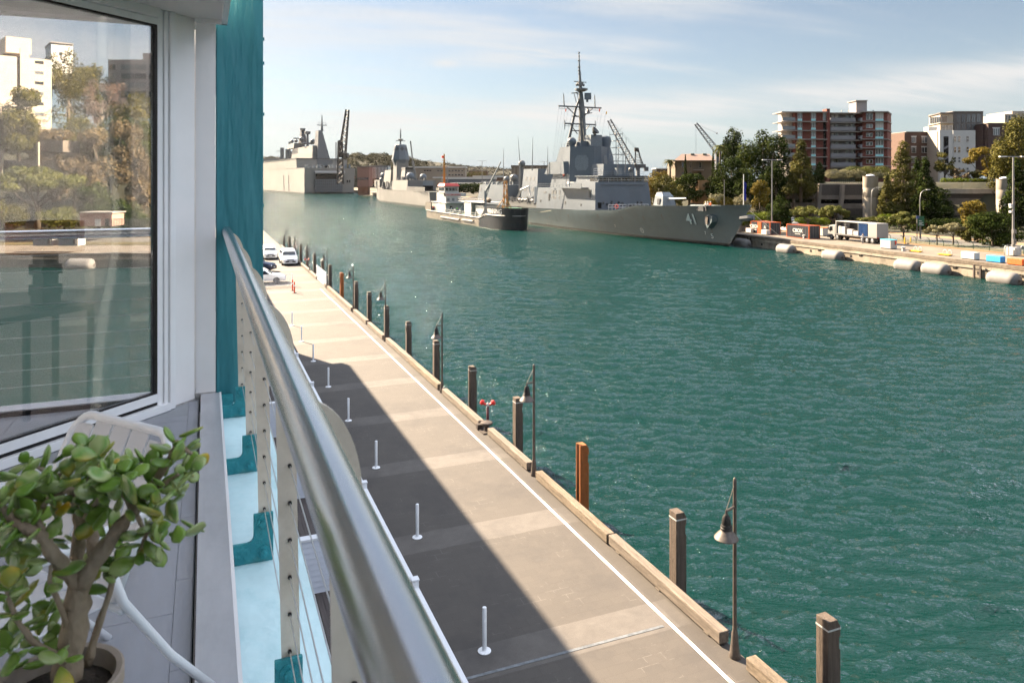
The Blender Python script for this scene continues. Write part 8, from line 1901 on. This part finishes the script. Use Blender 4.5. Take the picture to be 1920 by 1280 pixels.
# --- naval yard buildings
plain('roof_white', (.46,.45,.42), .5, var=.05, vs=.1); plain('wall_cream', (.26,.21,.16), .8, var=.08, vs=.1); plain('wall_brown', (.16,.09,.055), .8); plain('wall_pink', (.24,.115,.085), .8, var=.1, vs=.1); plain('wall_blue', (.11,.125,.14), .7)
def yard(name, lab, m, px0, px1, py0, py1, d, depth, roof=None, wins=None, roofh=1.2, over=.0, cat='building'):
    t = thing(name, lab, cat, dp((px0+px1)/2, py1, d))
    mb = MB(); pbox(mb, px0, px1, py0, py1, d, depth); mb.build('wall', M[m], t)
    if roof: mb = MB(); pbox(mb, px0-over, px1+over, py0-roofh, py0-.03, d-over*d/FL, depth); mb.build('roof', M[roof], t)
    if wins:
        for (y0, y1, xs_, w_) in wins:
            for x in xs_: mb = MB(); pbox(mb, x, x+w_, y0, y1, d-.12, .2); mb.build('window', M['pane_dark'], t)
    return t
yard('office_block', 'long cream two storey block with white roof beyond the frigate', 'wall_cream', 762,872,315,345,420,14,'roof_white',[(319,321,[795+i*5 for i in range(3)]+[820,826,841,847,853,859,865],3.4),(327,329,[841,847,853,859,865],3.4)],2.6,1.5)
mb = MB(); 
t = yard('boat_shed', 'long low shed with a white roof and blue wall', 'wall_blue', 826,929,336,345,380,14,'roof_white',None,3.8,1.2)
yard('boat_shed', 'cream gabled shed end left of the blue shed', 'wall_cream', 812,828,334,352,370,10,'roof_white',None,2.0,.8)
yard('boat_shed', 'low white roofed shed behind the hedge', 'wall_blue', 845,905,345,352,350,8,'roof_white',None,2.0,1)
yard('warehouse', 'broad hipped white roof behind the blue shed', 'wall_brown', 888,942,333,340,440,14,'roof_white',None,3.6,2)
yard('brick_store', 'brown brick store half hidden by bushes', 'wall_brown', 879,914,321,336,520,14,'wall_cream',None,1.5,.5)
yard('office_block', 'pink walled building at the landing ship corner', 'wall_pink', 670,692,314,350,540,14,'roof_tan',[(333,337,[671+i*3.5 for i in range(6)],2)],2.5,.6)
t = yard('glass_office', 'dark ribbed office building behind the frigate bow', 'pane_dark', 690,727,312,345,560,14,'mast_grey',None,1.5,.4)
mb = MB()
for k in range(13): pbox(mb, 693+k*2.6,694+k*2.6,313,335,559.5,.4)
mb.build('rib', M['white_plaster'], t)
t = yard('concrete_hall', 'grey brown concrete hall with ribs behind the warship funnel', 'concrete_pale', 959,1062,313,350,310,20,'concrete_dark',None,3.0,1.0)
mb = MB()
for k in range(17): pbox(mb, 961+k*6,962.5+k*6,313.2,350,309.6,.38)
mb.build('rib', M['concrete_dark'], t)
yard('flat_pavilion', 'flat white roofed pavilion left of the sandstone house', 'pane_dark', 1231,1252,317,332,260,8,'white_plaster',None,1.6,1.2)
yard('quay_shed', 'orange framed open shed at the landing ship corner', 'wall_brown', 671,690,350,366,560,8,'roof_white',None,2.2,1)
for i, (px0, px1, py0, py1, d, lf, l_, nn_) in enumerate(((858,902,344,362,300,'leaf_fig','dark clipped hedge bank behind the lighter',2600),(1055,1065,325,352,290,'leaf_gold','golden shrub between funnel and radar tower',300),(868,905,322,332,500,'leaf_olive','green shrubs on the yard by the brown store',700),(1228,1260,322,345,235,'leaf_gold','golden shrubs by the flat pavilion',900))):
    a, b = dp(px0,py1,d), dp(px1,py1,d); h = dp(px0,py0,d).z-a.z; t = thing('hedge', l_, 'hedge', (a+b)/2, 'hedges and planting behind the far quay'); mb = MB(); k = max(2, int((b-a).length/h*1.3)); rr = random.Random(i+50)
    for j in range(k+1): leaf_blob(mb, a.lerp(b, j/k)+V((0,0,h*.5)), (b-a).length/k*.8, h*.6, h*.55*rr.uniform(.85,1.1), nn_//k, .6, .5, rng_=rr)
    mb.build('foliage', M[lf], t)
# --- wooded ridges
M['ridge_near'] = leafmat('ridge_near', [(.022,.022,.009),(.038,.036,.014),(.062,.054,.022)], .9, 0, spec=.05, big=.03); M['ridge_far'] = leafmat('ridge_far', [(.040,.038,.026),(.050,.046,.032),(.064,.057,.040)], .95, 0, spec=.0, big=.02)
def ridge(name, lab_m, prof, d, depth, leaf, n, mg, seed):
    rr = random.Random(seed); mb = MB(); rows = []
    for f in (0, .5, 1.0):
        rows.append([dp(px, HY+(py-HY)*(1-f*.0)+(1-f)*((345-py)*.55), d+f*depth) for px, py in prof])
    nP = len(prof); mb.v = [tuple(p) for p in [q-V((0,0,40)) for q in rows[0]]]+[tuple(p) for r in rows for p in r]
    for i in range(3):
        for j in range(nP-1): mb.f.append((i*nP+j, i*nP+j+1, (i+1)*nP+j+1, (i+1)*nP+j))
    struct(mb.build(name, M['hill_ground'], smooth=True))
    mb = MB()
    for _ in range(n):
        j = rr.random()*(nP-1); a = int(j); q = j-a; f = rr.random()**.6; px = prof[a][0]*(1-q)+prof[a+1][0]*q; py = prof[a][1]*(1-q)+prof[a+1][1]*q
        c = dp(px, py+(1-f)*((345-py)*.55), d+f*depth); r_ = rr.uniform(2.2,5.0)*mg; leaf_blob(mb, c-V((0,0,r_*.25)), r_, r_, r_*.8, 70, r_*.36, .55, rng_=rr)
    o = mb.build(name+'_trees', M[leaf]); o['kind'] = 'stuff'; o['label'] = lab_m; o['category'] = 'woodland'
ridge('near_ridge', 'olive woodland on the ridge between the landing ship and frigate', [(648,296),(652,292),(665,286),(680,291),(700,290),(712,288),(730,291),(745,290),(760,293),(775,298),(800,304)], 900, 80, 'ridge_near', 420, 1.35, 5)
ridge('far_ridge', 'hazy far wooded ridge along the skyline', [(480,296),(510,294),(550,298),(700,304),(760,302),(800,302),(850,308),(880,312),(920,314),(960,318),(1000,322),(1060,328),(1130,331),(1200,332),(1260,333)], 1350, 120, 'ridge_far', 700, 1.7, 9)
# ================================================================ the harbour air, and small fittings that age the ships
rr = random.Random(21)
fit = []
def fitting(o, sx, sy, sz, m='mast_grey', par=dd, name='fitting'):
    MB().obox(V(o), (sx,0,0), (0,sy,0), (0,0,sz)).build(name, M[m], par)
for y, z, sy, sz, nm, m_ in ((156,8.3,.9,1.9,'side_door','navy_dark'),(160.5,6.2,.5,.5,'vent','navy_dark'),(164,8.6,1.2,.3,'cable_tray','mast_grey'),(169,6.4,.7,.7,'hatch','mast_grey'),(178.5,7.0,.8,1.8,'side_door','navy_dark'),(181,8.9,1.6,.5,'vent','mast_grey'),(184,6.5,.6,.6,'vent','navy_dark')):
    fitting((CXD-7.75+.06*(z-4.6)-.06,y,z), .12, sy, sz, m_, dd, nm)
for k in range(6):   # liferaft canisters along the side deck
    mb = MB(); mb.lathe((CXD-7.1,188.6+k*2.3,6.75), [(0,-.75),(.28,-.75),(.34,-.6),(.34,.6),(.28,.75),(0,.75)], 10, axis=(0,1,0)); mb.build('liferaft_canister', M['chalk'], dd, smooth=40)
for x0, x1, y, z in ((-7.3,7.3,154.5,11.96),(-7.6,-7.6,0,0)):
    if y:
        mb = MB()
        for z_ in (.5,1.0): mb.tube([(CXD+x0,y-.05,z+z_),(CXD+x1,y-.05,z+z_)], .04, 4)
        for x in (-7.3,-3.6,0,3.6,7.3): mb.tube([(CXD+x,y-.05,z),(CXD+x,y-.05,z+1.0)], .04, 4)
        mb.build('bridge_rail', M['chalk'], dd)
mb = MB()
for (xa, ya), (xb, yb), z in (((-6.3,154.8),(6.3,154.8),13.5),((-7.2,172),(-7.2,187),10.4),((-7.5,209),(-7.4,232),10.9),((-5.4,171),(-5.4,176),21.0)):
    n_ = max(3, int(math.hypot(xb-xa, yb-ya)/1.6))
    for k in range(n_+1): q = k/n_; x, y = CXD+xa+(xb-xa)*q, ya+(yb-ya)*q; mb.tube([(x,y,z),(x,y,z+1.0)], .035, 3)
    for h in (.5,1.0): mb.tube([(CXD+xa,ya,z+h),(CXD+xb,yb,z+h)], .03, 3)
mb.build('deck_rail', M['panel_lt'], dd)
plain('rust', (.13,.062,.025), .9, var=.3, vs=2)
# rust runs from the hawse pipes and scuppers, thin stains lying on the plating
for px, py, ln in ((1333,425,1.4),(1290,402,1.0),(1240,402,1.2),(1205,405,.9),(1165,405,1.1),(1120,402,1.0),(1065,402,1.1),(1030,405,.9)):
    q = hullpt(px, py); mb = MB(); w_ = rr.uniform(.05,.12); P_ = []
    for k in range(5): z = q.z-ln*k/4; P_.append((z, w_*(1-.7*k/4)))
    for (za, wa), (zb, wb) in zip(P_, P_[1:]): mb.add([(CXD-dhalf(q.y-wa,za)-.03,q.y-wa,za),(CXD-dhalf(q.y+wa,za)-.03,q.y+wa,za),(CXD-dhalf(q.y+wb,zb)-.03,q.y+wb,zb),(CXD-dhalf(q.y-wb,zb)-.03,q.y-wb,zb)], [(0,1,2,3)])
    mb.build('rust_run', M['rust'], dd)
if HAZE:
    m, nt, N_, L_, P_ = nodes_of('haze'); N_.remove(P_)
    pv = N_.new('ShaderNodeVolumePrincipled'); pv.inputs['Density'].default_value = HAZE; pv.inputs['Anisotropy'].default_value = .45; setc(pv.inputs['Color'], (.93,.95,1)); L_.new(pv.outputs[0], N_['Material Output'].inputs['Volume'])
    o = MB().box(-700,900,-160,1600,-5.0,110).build('haze', m); o['kind'] = 'stuff'; o['label'] = 'thin bright air over the harbour'; o['category'] = 'haze'
